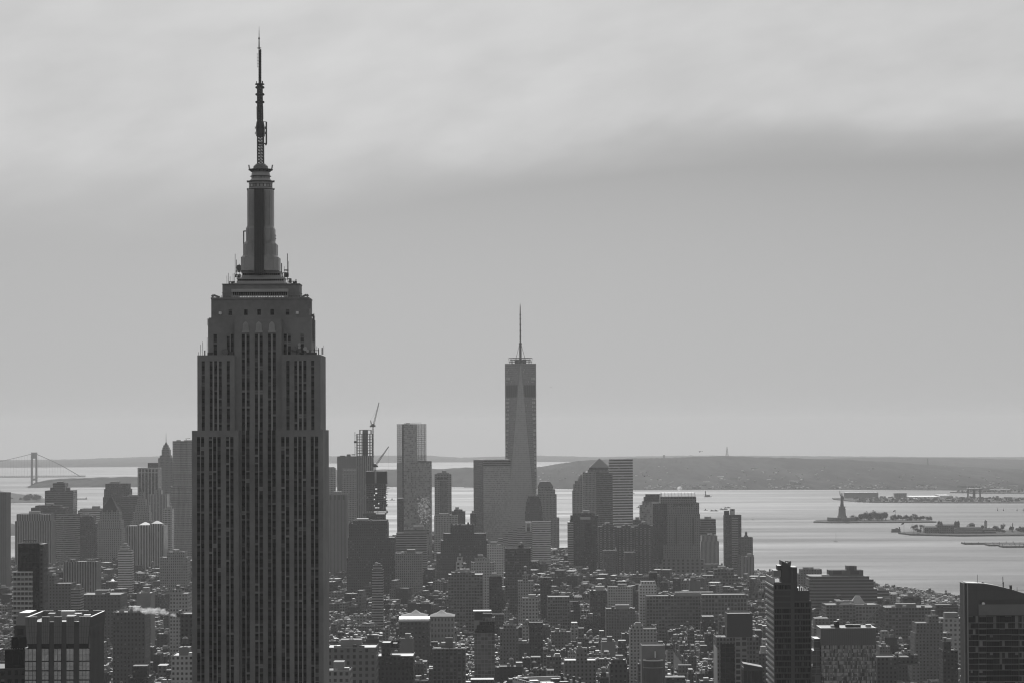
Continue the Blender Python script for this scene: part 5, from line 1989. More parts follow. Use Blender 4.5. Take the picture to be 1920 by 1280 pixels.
def glass_pair():
    g1 = fac('clear_glass', 0.30, 0.26, 0.94, 0.84, 0.05, 0.3, grough=0.1, gspec=1.0, gvar=0.08)
    g2 = fac('mid_glass', 0.34, 0.27, 0.94, 0.86, 0.3, 0.34, grough=0.12, gspec=1.0, gvar=0.4)
    b = Bd('pale_glass_tower', 'tall pale glass tower whose edges are nearly sky coloured, left of the tapering glass tower', 'skyscraper', 5750, 771, 800)
    X, Z = b.X, b.Z
    b.vol('tower', 744, 798.7, 867, None, 0, 40, g1, 3, 4, .8)
    m = MB(g2, 1, 3, 4)
    m.box(X(756, 830), X(781, 830), 1, 39, Z(867.5), Z(794.4))
    b.part('core', m)
    # the glazed corners one sees through: clear panes with thin floors
    sg, nt, bs = new_mat('see_through_glass')
    tr = nt.nodes.new('ShaderNodeBsdfTransparent')
    tr.inputs['Color'].default_value = (.8, .8, .8, 1)
    bs.inputs['Base Color'].default_value = (.1, .1, .1, 1)
    bs.inputs['Roughness'].default_value = .08
    mx = nt.nodes.new('ShaderNodeMixShader')
    mx.inputs[0].default_value = 0.82
    nt.links.new(bs.outputs[0], mx.inputs[1])
    nt.links.new(tr.outputs[0], mx.inputs[2])
    nt.links.new(mx.outputs[0], nt.nodes['Material Output'].inputs['Surface'])
    for p, q in ((744, 755.8), (781.2, 798.7)):
        m = MB(sg)
        m.box(X(p, 830), X(q, 830), .2, 39.8, Z(867), Z(794))
        b.part('glazed_corner', m)
        m = MB(CONC, .6)
        y = 797.5
        while y < 867:
            m.box(X(p, 830) + .2, X(q, 830) - .2, .5, 39.5, Z(y) - .3, Z(y) + .3, bottom=True)
            y += 3.9
        for k in range(3):
            x = X(p + (q - p) * (k + .5) / 3, 830)
            m.box(x - .3, x + .3, 2, 2.6, Z(867), Z(794))
        b.part('floor_slab', m)
    m = MB(g2, 1, 3, 4)
    m.box(X(757, 850), X(780.5, 850), -.7, .9, 0, Z(794.3), faces='flrt')
    b.part('centre_bay', m)
    m = MB(F_DARK, 1.4, 3, 4)
    m.box(X(754.2, 850), X(757.2, 850), -1.0, .95, 0, Z(795), faces='flrt')
    b.part('corner_notch', m)
    m = MB(METAL_D)
    m.bar((X(761, 793), 12, Z(792.6)), (X(790, 793), 12, Z(792)), .6)
    m.box(X(757, 793), X(768, 793), 10, 16, Z(794), Z(793))
    b.part('roof_gear', m)
    b2 = Bd('sparkling_glass_block', 'lower glass block glittering near its foot, in front of the pale glass tower', 'office tower', 5450, 785, 870)
    g3 = fac('sparkle_glass', 0.34, 0.26, 0.92, 0.85, 0.3, 0.3, grough=0.1, gspec=1.0, gvar=0.5)
    b2.vol('tower', 757, 809, 866, None, 0, 34, g3, 2.6, 3.8, 1.0)
    b2.vol('crown_block', 782, 808.6, 864, 868, 3, 30, F_DARK, 3, 4, 1.2)
    # panes tilted every way throw back sun and sky
    mm = plain('mirror_pane', 0.75, 0.05, 0.0, 1, metal=1.0)
    m = MB(mm)
    rr = random.Random(9)
    for i in range(700):
        px = rr.gauss(796, 6.5)
        py = rr.gauss(953, 12)
        if not (783 < px < 808 and 930 < py < 985):
            continue
        x, z = b2.X(px, py), b2.Z(py)
        t, u = rr.gauss(0, .25), rr.gauss(.1, .3)
        w = rr.uniform(.5, 1.1)
        m.poly([(x - w, -.5 - t, z - w), (x + w, -.5 + t, z - w), (x + w, -.5 + t + u, z + w), (x - w, -.5 - t + u, z + w)])
    b2.part('mirror_panes', m)['kind'] = 'stuff'
    m = MB(F_DARK, 1.1, 3, 4)
    m.box(b2.X(745, 950), b2.X(756, 950), 2, 30, 0, b2.Z(933), top=ROOF_D)
    b2.part('annex', m)


glass_pair()
b = S('ribbed_hotel_tower', 'grey tower with a dark top band and window columns, right of the sparkling glass block', 'office tower', 5500, 34, [(814.7, 846, 888), (819, 842, 886, 6)], 'N', 1.15, 3, 3.8, 1)
m = MB(METAL_D)
for k in range(3):
    m.box(b.X(818.5 + k * 7.2, 895), b.X(824.5 + k * 7.2, 895), -.4, -.02, b.Z(898), b.Z(894.3))
b.part('top_slot', m)
m = MB(F_GLASS, .8, 3, 4)
m.box(b.X(825, 930), b.X(838, 930), -.4, -.02, b.Z(963), b.Z(900), faces='flrt')
b.part('centre_bay', m)
S('pale_podium_block', 'pale windowed block at the foot of the grey tower with the dark top band', 'building', 5350, 30, [(814, 858, 965.5)], 'N', 1.3, 3, 3.8, 2)
S('ragged_roof_block', 'low block with a ragged equipment-strewn roof at the water, beside the grey tower', 'building', 5600, 40, [(846, 872, 958), (851, 867, 955, 5)], 'D', 1.3, 3, 4, 5)
b = corner_tower('gridded_glass_slab', 'broad glass slab with fine bands and dark left side, beside the tapering glass tower', 'office tower', ((888, 5760), (906, 5700), (957, 5722)), 862.5, 'R', .72, 2.5, 4)
g5 = fac('fine_band_glass', 0.40, 0.28, 0.9, 0.72, 0.1, 0.24, grough=0.15, gspec=0.9, gvar=0.35)
m = MB(g5, 1, 2.2, 3.9)
p, q = b.pl[1], b.pl[2]
m.poly([(p[0], p[1] - .5, 0), (q[0], q[1] - .5, 0), (q[0], q[1] - .5, b.Z(874)), (p[0], p[1] - .5, b.Z(874))])
b.part('curtain_wall', m)
m = MB(F_RIBD, .8, 2.5, 4)
p, q = b.pl[0], b.pl[1]
m.poly([(p[0] - .3, p[1] - .3, 0), (q[0] - .3, q[1] - .3, 0), (q[0] - .3, q[1] - .3, b.Z(864)), (p[0] - .3, p[1] - .3, b.Z(864))])
b.part('side_wall', m)
m = MB(METAL_L)
for i in range(3):
    a, c = b.pl[i], b.pl[(i + 1) % 4]
    m.bar((*a, b.zt + .8), (*c, b.zt + .8), 1.6)
b.part('roof_rim', m)
S('low_shoulder_block', 'low dark shoulder against the left side of the broad glass slab', 'building', 5650, 30, [(881.5, 893, 962)], 'D', 1.2, 3, 4, 1)


def mastaba():
    b = Bd('truncated_pyramid_tower', 'stepped tower with a truncated pyramid roof, right of the tapering glass tower', 'office tower', 6200, 1026, 920)
    b.vol('tower', 1006, 1048.6, 970, None, 0, 50, F_GRID, 3, 4, .95)
    b.vol('setback', 1007, 1043.6, 926, 971, 1.2, 46, F_GRID, 3, 4, .95)
    t = b.vol('setback', 1007.6, 1041, 917, 927, 2.4, 44, F_GRID, 3, 4, .9)
    t = b.vol('setback', 1008, 1037.2, 911, 918, 3.4, 42, F_GRID, 3, 4, .75)
    x0, x1, y0, y1, z = t
    m = MB(plain('copper_roof', 0.085, 0.6, 0.15, 0.2))
    a, c = b.X(1013, 902), b.X(1031, 902)
    m.prism([(x0, y0), (x1, y0), (x1, y1), (x0, y1)], z + .05, b.Z(901.5), pl2=[(a, y0 + 9), (c, y0 + 9), (c, y1 - 9), (a, y1 - 9)])
    b.part('pyramid_roof', m)


def dark_deco():
    b = Bd('dark_art_deco_block', 'dark rounded art deco tower in front of the tapering glass tower', 'office tower', 5500, 1000, 945)
    yb = None
    for i, (p, q, y) in enumerate(((984.5, 1017.5, 958), (985.5, 1016.5, 948), (986.5, 1015, 940), (988, 1013, 934), (990, 1011.5, 930))):
        t = b.vol('tower' if not i else 'setback', p, q, y, yb, i * 1.5, 34 - i * 1.5, F_BRICK, 2.6, 4, .65)
        yb = y + 1
    m = MB(BRICK)
    for p in (990.5, 995, 1000, 1005, 1009.5):
        m.box(b.X(p, 930), b.X(p + 1.6, 930), 6.5, 9, b.Z(932), b.Z(928.6))
    b.part('pinnacle', m)


mastaba(); dark_deco()
b = Bd('stepped_white_building', 'whitish banded building stepping down to the left at the foot of the tapering glass tower', 'office building', 4900, 1000, 985)
b.vol('tower', 998, 1032.5, 977, None, 0, 40, F_RIBL, 3, 3.7, .85)
for i, (p, q, y) in enumerate(((987, 998, 979.5), (979, 987, 984), (970, 979, 988), (961, 970, 991.5), (952, 961, 995), (943, 952, 998), (934, 943, 1008))):
    b.vol('terrace', p, q, y, None, 2 + i * .4, 34, F_RIBL, 3, 3.7, .62)
m = MB(F_LIGHT, .9, 30, 30); m.box(b.X(985, 985), b.X(996.5, 985), 1.2, 14, b.Z(995), b.Z(977.5), top=ROOF_L); b.part('stair_tower', m)
S('dark_office_box', 'dark boxy office block below the stepped white building, rooftop bulkhead', 'office block', 3900, 32, [(947, 995, 1026.5), (972, 982, 1021, 8)], 'O', .55, 3.2, 3.6, 2)
b = Bd('dark_setback_mass', 'broad dark brick mass with setbacks, left of the broad glass slab', 'building', 4500, 866, 990)
b.vol('tower', 818, 920, 1036, None, 0, 55, F_BRICK, 3, 3.9, .58)
b.vol('setback', 826, 914, 1012, 1037, 2, 52, F_BRICK, 3, 3.9, .55)
b.vol('setback', 831, 911, 999, 1013, 4, 50, F_BRICK, 3, 3.9, .52)
t = b.vol('setback', 844.5, 888.5, 983, 1000, 7, 44, F_BRICK, 3, 3.9, .52)
m = MB(BRICK, .6)
for p, h in ((845, 3), (853, 1.5), (861, 2.5), (876, 4.5), (884, 2)):
    m.box(b.X(p, 983), b.X(p + 3.5, 983), 10, 16, b.Z(984), b.Z(983 - h))
b.part('roof_plant', m)
S('white_loft_block', 'pale gridded block right of the broad dark brick mass', 'building', 4400, 30, [(913, 944, 1020)], 'L', .95, 3.4, 3.8, 2)
S('whitish_apartments', 'whitish apartment block with stepped top below the broad dark brick mass', 'building', 3800, 30, [(883, 927, 1053), (890, 918, 1046, 4)], 'L', .72, 3.4, 3.6, 2)
S('tank_loft', 'small pale loft with tall bulkhead in front of the broad dark brick mass', 'building', 3950, 18, [(855, 872, 1053), (857, 867, 1044, 3)], 'L', .8, 5, 5, 1)
S('long_loft_block', 'large loft block of big windows left of the dark boxy office block', 'building', 3650, 40, [(840, 905, 1076), (846, 890, 1072, 6)], 'O', 1.1, 3.6, 4, 3, tank=True)
S('thin_dark_tower', 'thin dark tower between the loft block and the dark boxy office block', 'building', 3600, 20, [(917, 941, 1080)], 'D', .8, 3, 3.5, 1)
S('slab_offices', 'pale banded office block right of the huge dark brick building', 'office block', 4650, 36, [(743, 800, 998), (757, 804, 992, 6)], 'R', 1.0, 3, 3.7, 3)
S('grey_ledger_block', 'grey block with continuous window rows below the pale banded office block', 'office block', 4250, 36, [(741, 791, 1036)], 'S', .8, 3, 3.6, 2)

# --- right of the tapering tower
b = Bd('domed_tower', 'stepped tower with a round dome, left of the pyramid-topped tower', 'office tower', 6300, 1090, 910)
b.vol('tower', 1073.3, 1102, 919, None, 0, 40, F_GRID, 3, 4, .85)
b.vol('setback', 1075, 1102, 907, 920, 1.5, 38, F_GRID, 3, 4, .85)
t = b.vol('setback', 1078, 1112, 901, 908, 2.5, 38, F_GRID, 3, 4, .85)
m = MB(plain('dome_copper', 0.12, 0.45, 0.1, 0.2))
xc = b.X(1101, 895)
R_ = 17.5 * 6300 / F_PX
z0 = b.Z(901)
pv = None
for k in range(6):
    a0, a1 = math.pi / 2 * k / 6, math.pi / 2 * (k + 1) / 6
    m.cyl(xc, 24, z0 + R_ * .98 * math.sin(a0), z0 + R_ * .98 * math.sin(a1), R_ * math.cos(a0), max(.05, R_ * math.cos(a1)), 18)
b.part('dome', m)
b = Bd('pyramid_topped_tower', 'stepped glass and granite tower with a pale pyramid top, near the harbour', 'office tower', 6150, 1122, 880)
b.vol('tower', 1093, 1140, 884.5, None, 1, 46, F_GRID, 3, 4, .95)
b.vol('setback', 1102.5, 1144, 880, 886, 2.2, 46, F_GRID, 3, 4, .75)
t = b.vol('setback', 1105, 1144, 875.6, 881, 3.4, 46, F_DARK, 3, 4, .9)
x0, x1, y0, y1, z = t
m = MB(plain('pyramid_panel', 0.20, 0.5, 0.1, 0.2))
m.prism([(x0 + .3, y0), (x1, y0), (x1, y1), (x0 + .3, y1)], z + .05, b.Z(859), pl2=[((x0 + x1) / 2 - .6, (y0 + y1) / 2 - .6), ((x0 + x1) / 2 + .6, (y0 + y1) / 2 - .6), ((x0 + x1) / 2 + .6, (y0 + y1) / 2 + .6), ((x0 + x1) / 2 - .6, (y0 + y1) / 2 + .6)])
b.part('pyramid_roof', m)
b = corner_tower('striped_slab_tower', 'tall slab with bold pale horizontal stripes and flat top, right of the pyramid-topped tower', 'office tower', ((1118, 5840), (1148.5, 5800), (1186.5, 5815)), 884.5, 'RD', 1.2, 4, 4.05)
ff = fac('bold_stripes', 0.66, 0.05, 1.0, 0.56, 0.06, 0.2, gvar=.3)
m = MB(ff, 1, 4, 5.4)
p, q = b.pl[1], b.pl[2]
xl = b.X(1142, 870)
yl = p[1] + (q[1] - p[1]) * (xl - p[0]) / (q[0] - p[0])
m.poly([(p[0], p[1] - .5, 0), (q[0], q[1] - .5, 0), (q[0], q[1] - .5, b.Z(883)), (p[0], p[1] - .5, b.Z(883))])
b.part('striped_front', m)
m = MB(ff, 1, 4, 5.4)
m.prism([(xl, yl + .4), (q[0] - .2, q[1]), (q[0] - .2, q[1] + 40), (xl, yl + 40)], b.Z(886), b.Z(861.2), top=ROOF_D)
b.part('crown_block', m)
m = MB(METAL_L)
for (a, c) in (((xl, yl + .2), (q[0], q[1] - .2)),):
    m.bar((*a, b.Z(860.6)), (*c, b.Z(860.6)), 1.5)
b.part('roof_rim', m)
b = S('hooded_dark_tower', 'dark irregular tower with a pale patch under its top, in front of the domed tower', 'apartment tower', 5000, 40, [(1069, 1120, 974), (1070, 1122, 966, 1), (1074, 1115, 961, 3)], 'D', .85, 3, 3.6, 3)
m = MB(F_LIGHT, .7, 20, 20); m.box(b.X(1088, 970), b.X(1107, 970), -.5, .9, b.Z(973), b.Z(968)); b.part('pale_panel', m)
m = MB(F_RIB, 1.0, 3, 4); m.box(b.X(1064.5, 990), b.X(1075, 990), -.8, 30, 0, b.Z(977.5), top=ROOF_L); b.part('side_slab', m)
m = MB(F_BLACK, 2, 3, 4); m.box(b.X(1097, 990), b.X(1109, 990), -1.2, -.02, b.Z(1040), b.Z(979), faces='flrt'); b.part('glass_bay', m)
for i, (p, q, y) in enumerate(((1122, 1157, 986), (1157.5, 1189, 988), (1189.5, 1224, 985))):
    b = S('balconied_slab', ('leftmost of three dark balconied slabs beneath the striped slab tower', 'middle of three dark balconied slabs beneath the striped slab tower', 'rightmost of three dark balconied slabs beneath the striped slab tower')[i], 'apartment tower', 4900 + i * 25, 36, [(p, q, y), (p + 8, q - 6, y - 3, 7)], 'D', 1.35, 2.4, 3.1, 3)
    b.root['group'] = 'balconied slabs in a row'
    m = MB(F_RIB, .75, 2.2, 3.1)
    b.dep = -1
    for k in range(4):
        px = p + 3 + k * (q - p - 6) / 3.6
        m.box(b.X(px, y + 4), b.X(px + 3.2, y + 4), -1, -.02, 0, b.Z(y + 2), faces='flrt')
    b.part('balcony_stack', m)
for i, (p, q, y) in enumerate(((1131, 1154, 1031.5), (1171, 1189, 1034.5))):
    S('low_wing', ('lower left wing with a pale edge before the balconied slabs', 'lower right wing with a pale edge before the balconied slabs')[i], 'apartment block', 4750, 30, [(p, q, y), (q - .2, q + 2.2, y - .5, -.5, 'L', 1.0)], 'D', 1.5, 2.6, 3.1, 1)
b = Bd('stepped_glass_tower', 'tower with a dark stepped cap over glass floors, left of the massive granite tower', 'office tower', 5600, 1222, 935)
b.vol('tower', 1200.5, 1242, 946, None, 0, 40, F_GLASSL, 3, 4, .8)
b.vol('setback', 1205, 1242, 939.5, 947, 1.5, 38, F_GLASSL, 3, 4, .8)
b.vol('setback', 1208, 1242, 931, 940.5, 3, 36, F_DARK, 3, 4, 1.0)
b.vol('setback', 1211, 1240, 926, 932, 4, 34, F_DARK, 3, 4, 1.0)
S('low_grey_block', 'low grey block between the striped slab tower and the stepped glass tower', 'building', 5400, 30, [(1187, 1202, 974)], 'D', 1.4, 3, 4, 1)


def granite():
    b = Bd('massive_granite_tower', 'massive grey tower with chamfered glass-ridged roof and regular small windows, before the harbour', 'office tower', 5000, 1280, 940)
    X, Z = b.X, b.Z
    b.vol('tower', 1243, 1313, 1020, None, 0, 60, F_STONE, 3.1, 3.9, .72)
    b.vol('setback', 1250, 1312.5, 963, 1021, .8, 58, F_STONE, 3.1, 3.9, .7)
    b.vol('setback', 1251, 1311, 942, 964, 1.6, 56, F_STONE, 3.1, 3.9, .72)
    t = b.vol('setback', 1238.5, 1305.5, 931, 943, 2.4, 54, F_STONE, 3.1, 3.9, .72)
    x0, x1, y0, y1, z = t
    m = MB(plain('ridged_skylight', 0.30, 0.4, 0.2, 0.3, metal=.3))
    m.prism([(x0 + .3, y0 + .3), (x1 - .3, y0 + .3), (x1 - .3, y1), (x0 + .3, y1)], Z(930), Z(923.5), pl2=[(X(1241.5, 924), y0 + 12), (X(1303, 924), y0 + 12), (X(1303, 924), y1 - 12), (X(1241.5, 924), y1 - 12)])
    for k in range(11):
        xa = x0 + 2 + (x1 - x0 - 4) * k / 10
        m.bar((xa, y0 + .2, Z(930)), (xa, y0 + 12, Z(923.4)), .8, STONE)
    b.part('ridged_roof', m)
    for k in range(9):
        m = MB(METAL_D)
        m.box(X(1258 + k * 5.1, 935), X(1261.5 + k * 5.1, 935), 1.9, 2.38, Z(934), Z(931))
        b.part('window_slot', m)
    for k in range(8):
        m = MB(METAL_D)
        m.box(X(1263 + k * 4.6, 940), X(1266 + k * 4.6, 940), 1.2, 1.58, Z(947), Z(942.5) - .3)
        b.part('window_slot', m)
    for p in (1266.5, 1298.5):
        m = MB(METAL_D)
        m.box(X(p, 1000), X(p + 2.8, 1000), .2, .78, Z(1020), Z(970), faces='flrt')
        b.part('window_slot', m)
    b.vol('side_wing', 1224, 1250.5, 942, None, 6, 52, F_DARK, 3, 3.9, 1.25)
    m = MB(F_STONE, .62, 8, 6)
    m.box(X(1213, 1060), X(1347, 1060), -8, -.05, 0, Z(1056), top=ROOF_D)
    m.box(X(1240, 1050), X(1320, 1050), -5, -.06, Z(1056.5), Z(1047), top=ROOF_D)
    b.part('podium', m)
    FOOT.append((b.o.x - 70, b.o.x + 70, 4985, 5005))


granite()
S('clear_topped_block', 'mid-height office block with a glazed top, right of the massive granite tower', 'office block', 5400, 36, [(1312, 1342.5, 985), (1313, 1342, 972.5, 1)], 'RD', 1.4, 3, 4, 2)
S('colonnaded_block', 'pale vertical-ribbed block in front of the glazed-top office block', 'office block', 5200, 30, [(1314, 1348, 1014), (1315.5, 1345, 1003.5, 1.5)], 'V', 1.1, 2.4, 7, 2)
b = S('notched_dark_slab', 'dark residential slab with two raised corner blocks standing out over the water', 'apartment tower', 5200, 26, [(1358, 1390, 964.5)], 'D', 1.3, 2.6, 3.2, 0)
for p, q, y in ((1358.5, 1367.5, 956.5), (1369.5, 1378, 953.5)):
    m = MB(F_LIGHT if p > 1365 else F_DARK, .7, 20, 20); m.box(b.X(p, y), b.X(q, y), 4, 16, b.Z(965), b.Z(y), top=ROOF_D); b.part('penthouse', m)
m = MB(F_RIB, .9, 2, 3.1); m.box(b.X(1372, 980), b.X(1384, 980), -.6, -.02, 0, b.Z(968), faces='flrt'); b.part('balcony_stack', m)
b = S('cupola_tower', 'smaller dark tower with a tiny rooftop cupola beside the notched dark slab', 'apartment tower', 5150, 26, [(1384, 1413.5, 1040), (1390, 1411.5, 1006.5, 1.5)], 'B', 1.0, 2.8, 3.3, 0)
m = MB(BRICK); m.box(b.X(1396, 1003), b.X(1403.5, 1003), 8, 16, b.Z(1007), b.Z(1003.5)); m.cyl(b.X(1399.7, 1000), 12, b.Z(1003.5), b.Z(997.5), 2.2, 2.2, 8); m.cyl(b.X(1399.7, 1000), 12, b.Z(997.5), b.Z(995.5), 2.4, .1, 8); b.part('cupola', m)
S('base_loft', 'low fluted block at the feet of the cupola tower', 'building', 4950, 26, [(1392, 1414, 1043)], 'V', .75, 2.6, 12, 1)

# --- middle and right foreground of the low city
b = Bd('rounded_striped_block', 'large dark office block with banded floors, rounded left corner and stepped right end', 'office block', 3950, 1590, 1085)
X, Z = b.X, b.Z
def rblk(name, p0, p1, yt, yb_, yf, dp, r=9):
    x0, x1 = X(p0, yt), X(p1, yt)
    pl = [(x0 + r + r * math.cos(a), yf + r + r * math.sin(a)) for a in [math.pi + math.pi / 2 * k / 6 for k in range(7)]] + [(x1, yf), (x1, yf + dp), (x0, yf + dp)]
    m = MB(F_RIBD, 1.25, 60, 4.4)
    m.prism(pl, 0 if yb_ is None else Z(yb_), Z(yt), top=ROOF_D)
    b.part(name, m)
rblk('tower', 1518, 1645, 1103, None, 0, 60)
rblk('setback', 1518.3, 1638, 1085.5, 1103.4, .3, 58)
rblk('setback', 1519, 1630, 1079.5, 1086, .7, 56)
m = MB(F_DARK, 1.2, 30, 30)
m.box(X(1556, 1070), X(1621, 1070), 14, 40, Z(1080), Z(1069))
m.box(X(1590, 1065), X(1608.5, 1065), 13.5, 34, Z(1069.5), Z(1061))
b.part('penthouse', m)
m = MB(ROOF_L); m.box(X(1542, 1078), X(1556, 1078), 6, 12, Z(1080), Z(1077)); b.part('roof_gear', m)
FOOT.append((b.o.x - 50, b.o.x + 50, 3940, 4015)); BOXES.append((b.label, b.o.x + X(1518, 1080), b.o.x + X(1640, 1080), 3950, 4010, b.g, b.g + Z(1080)))
S('plain_river_block', 'plain dark block with a penthouse, behind the balcony tower near the river', 'building', 4350, 30, [(1496, 1541, 1075), (1501, 1541, 1066.5, 3)], 'B', 1.1, 4, 4, 1)
b = S('hip_roofed_warehouse', 'long brick warehouse with two pale hipped rooflights, before the dark banded rounded block', 'warehouse', 3500, 50, [(1549, 1648, 1133)], 'O', .85, 4, 4, 2)
for p, q, y in ((1573, 1604, 1124.5), (1594, 1624, 1116.5)):
    m = MB(ROOF_L, 1.1)
    yy = 12 if y > 1120 else 30
    b.dep = yy
    x0, x1 = b.X(p, y), b.X(q, y)
    m.prism([(x0, yy), (x1, yy), (x1, yy + 14), (x0, yy + 14)], b.Z(1133), b.Z(y), pl2=[(x0 + 7, yy + 6), (x1 - 7, yy + 6), (x1 - 7, yy + 8), (x0 + 7, yy + 8)])
    b.part('hipped_roof', m)
m = MB(F_FRAME, .8, 4.2, 4.2); b.dep = 0; m.box(b.X(1604, 1140), b.X(1647.5, 1140), -.5, -.02, 0, b.Z(1134.5), faces='flrt'); b.part('window_front', m)
S('long_dark_warehouse', 'very long dark warehouse with tall windows running right from the hip-roofed one', 'warehouse', 3480, 60, [(1660, 1758, 1138)], 'O', .72, 4, 4.2, 4)
S('warehouse_bulkhead', 'dark cube-shaped block above the long dark warehouse', 'building', 3700, 24, [(1693, 1727, 1119), (1696, 1725, 1117.5, 3)], 'D', 1.0, 8, 5, 1)
S('quay_shed', 'low shed stepping down to the river above the long dark warehouse', 'shed', 4150, 40, [(1640, 1686, 1111), (1645, 1667, 1105, 4)], 'R', .8, 5, 5, 1)
S('dark_quay_block', 'dark block left of the sloped-roof tower above the white building', 'building', 3300, 30, [(1755, 1796, 1133), (1768, 1796, 1137, -1), (1785, 1794, 1130, 6)], 'D', 1.0, 5, 5, 2)
S('white_quay_building', 'white building with rows of dark windows, left of the sloped-roof tower', 'building', 3050, 30, [(1762, 1812, 1158)], 'L', .62, 4.5, 5, 1)
S('terraced_apartments', 'brown terraced apartment block with setbacks, left of the white quay building', 'apartment block', 2850, 36, [(1716, 1782, 1186), (1718, 1768, 1167, 3), (1741, 1760, 1154, 8)], 'B', 1.1, 3.4, 3.3, 1)
S('dark_slim_apartments', 'dark slim apartment tower with lit flecks between the brown terraces and the sloped-roof tower', 'apartment tower', 2300, 24, [(1768, 1796, 1218), (1769, 1783, 1202, 4)], 'D', .75, 3, 3.2, 2)
S('flat_brick_slab', 'wide dark brick slab in the bottom right, right of the glittering glass block', 'apartment block', 2100, 26, [(1644, 1682, 1231), (1682.5, 1722, 1244, 1)], 'B', .75, 3, 3.2, 3)
S('striped_loft_slab', 'light-framed loft slab in the middle right, long rows of windows', 'building', 3650, 34, [(1212, 1372, 1116)], 'O', 1.0, 3.8, 4.3, 4)
S('white_grid_tower', 'white gridded block stepping up at the left end of the long loft slab', 'building', 3700, 30, [(1199, 1231, 1096), (1202, 1229, 1089, 3)], 'L', 1.0, 3.4, 3.8, 0)
S('pale_twin_block', 'pale block with a blank centre and windowed ends, left of the white gridded block', 'building', 3850, 30, [(1140, 1186, 1099)], 'L', .68, 3.2, 3.6, 2)
S('brown_low_block', 'brown block beneath the pale blank-centred block', 'building', 3500, 30, [(1136, 1191, 1140)], 'B', 1.0, 3.2, 3.6, 2)
S('dark_quad_block', 'dark block with windows left of the pale blank-centred block', 'building', 3900, 34, [(1106, 1140, 1106)], 'D', .9, 3.4, 3.6, 2)
S('sawtooth_glass_block', 'broad block of patchy glass and brick, left of the dark windowed block', 'building', 3650, 40, [(1027, 1068, 1118), (1068, 1106, 1124, .8)], 'O', .9, 3.2, 4, 3)
S('dark_narrow_tower', 'narrow dark tower with a pale left edge, above the patchy glass block', 'building', 3800, 26, [(1013, 1034, 1082), (1008, 1014, 1088, 1.5, 'L', .7)], 'D', .8, 3.4, 3.6, 1)
S('buff_setback_block', 'buff building with a narrow rooftop tower below the dark boxy office block', 'building', 3550, 26, [(971, 1000, 1088), (980, 990, 1078, 4)], 'S', 1.0, 3.2, 3.6, 1, tank=True)
S('arched_pale_block', 'pale five-storey block with a cornice below the buff tank-topped building', 'building', 3300, 26, [(979, 1009, 1120)], 'L', .6, 3.4, 4, 1)
S('ship_shaped_offices', 'oval-ended dark office block with tall windows right of the massive granite tower podium', 'office block', 4400, 40, [(1318, 1384, 1078), (1339, 1376, 1066, 6)], 'O', .75, 5, 5, 3)
S('blank_brick_tower', 'plain blank brick block above the right part of the long loft slab', 'building', 4000, 22, [(1293, 1313, 1088)], 'CB', 1.0, 30, 40, 1)
S('black_roof_cube', 'small black cube-shaped block below the massive granite tower', 'building', 4100, 18, [(1217, 1232, 1072)], 'K', 2.0, 5, 5, 0)
S('arched_offices', 'wide curved office block with arched bays left of the balcony tower', 'office block', 3600, 40, [(1316, 1400, 1114), (1366, 1440, 1121, -1)], 'F', .5, 4, 5, 3)
# nearest of the low city
b = Bd('dark_top_tower', 'tower with plain black penthouse and pale central window strip, left of the balcony tower', 'apartment tower', 2250, 1385, 1150)
t = b.vol('tower', 1343, 1423, 1193.5, None, 0, 34, F_GRID, 2.6, 3.4, .55)
b.vol('penthouse', 1363, 1411, 1149, 1194.5, 4, 26, plain('charcoal_screen', 0.055, .7, .15, .1), 60, 60)
X, Z = b.X, b.Z; b.dep = 0
m = MB(F_FRAME, .75, 5, 4.4); m.box(X(1378, 1200), X(1401, 1200), -.6, -.02, 0, Z(1193.8), faces='flrt'); b.part('window_strip', m)
m = MB(F_BLACK, 1.5, 4, 4); m.box(X(1351, 1200), X(1377, 1200), -.4, -.02, 0, Z(1206), faces='flrt'); b.part('glass_bay', m)
m = MB(WHITE, .8); m.box(X(1343, 1214), X(1345, 1214), -.5, 30, 0, Z(1213), top=WHITE); b.part('corner_pier', m)
m = MB(WHITE)
for p in (1346, 1350, 1413, 1417):
    m.box(X(p, 1193), X(p + 1.8, 1193), 3, 5, Z(1194), Z(1191.5))
m.disc((X(1367, 1142), 8, Z(1141.5)), (0, -1, .3), 1.0); m.bar((X(1367, 1146), 8.4, Z(1149)), (X(1367, 1142), 8.4, Z(1142)), .5, METAL_D)
b.part('roof_gear', m)
b = S('slant_top_block', 'small dark fluted block with a slanted roof at the foot of the black-penthouse tower', 'building', 2150, 20, [(1394, 1430, 1251)], 'K', 2.5, 2.6, 30, 0)
m = MB(METAL_L, .6); x0, x1 = b.X(1394, 1245), b.X(1430, 1245)
m.poly([(x0, -.3, b.Z(1243)), (x1, -.3, b.Z(1250)), (x1, 20, b.Z(1250)), (x0, 20, b.Z(1243))])
m.poly([(x0, -.3, b.Z(1251.5)), (x1, -.3, b.Z(1251.5)), (x1, -.3, b.Z(1250)), (x0, -.3, b.Z(1243))], METAL_D)
b.part('slanted_roof', m)
S('slab_side_tower', 'narrow dark tower against the left side of the balcony tower', 'building', 2500, 22, [(1422, 1441, 1224)], 'D', 1.2, 3, 3.4, 1)
b = S('dark_framed_apartments', 'dark apartment block with a grid of balconies and a rooftop tank tower, lower centre', 'apartment block', 2500, 24, [(811.5, 872.5, 1214)], 'F', .42, 3.4, 3.4, 2)
m = MB(METAL_D, 1.2)
for p in (817, 831, 842, 855, 866):
    m.box(b.X(p, 1220), b.X(p + 2, 1220), -.9, -.02, 0, b.Z(1214.5), faces='flrt')
b.part('pier', m)
b.dep = 6
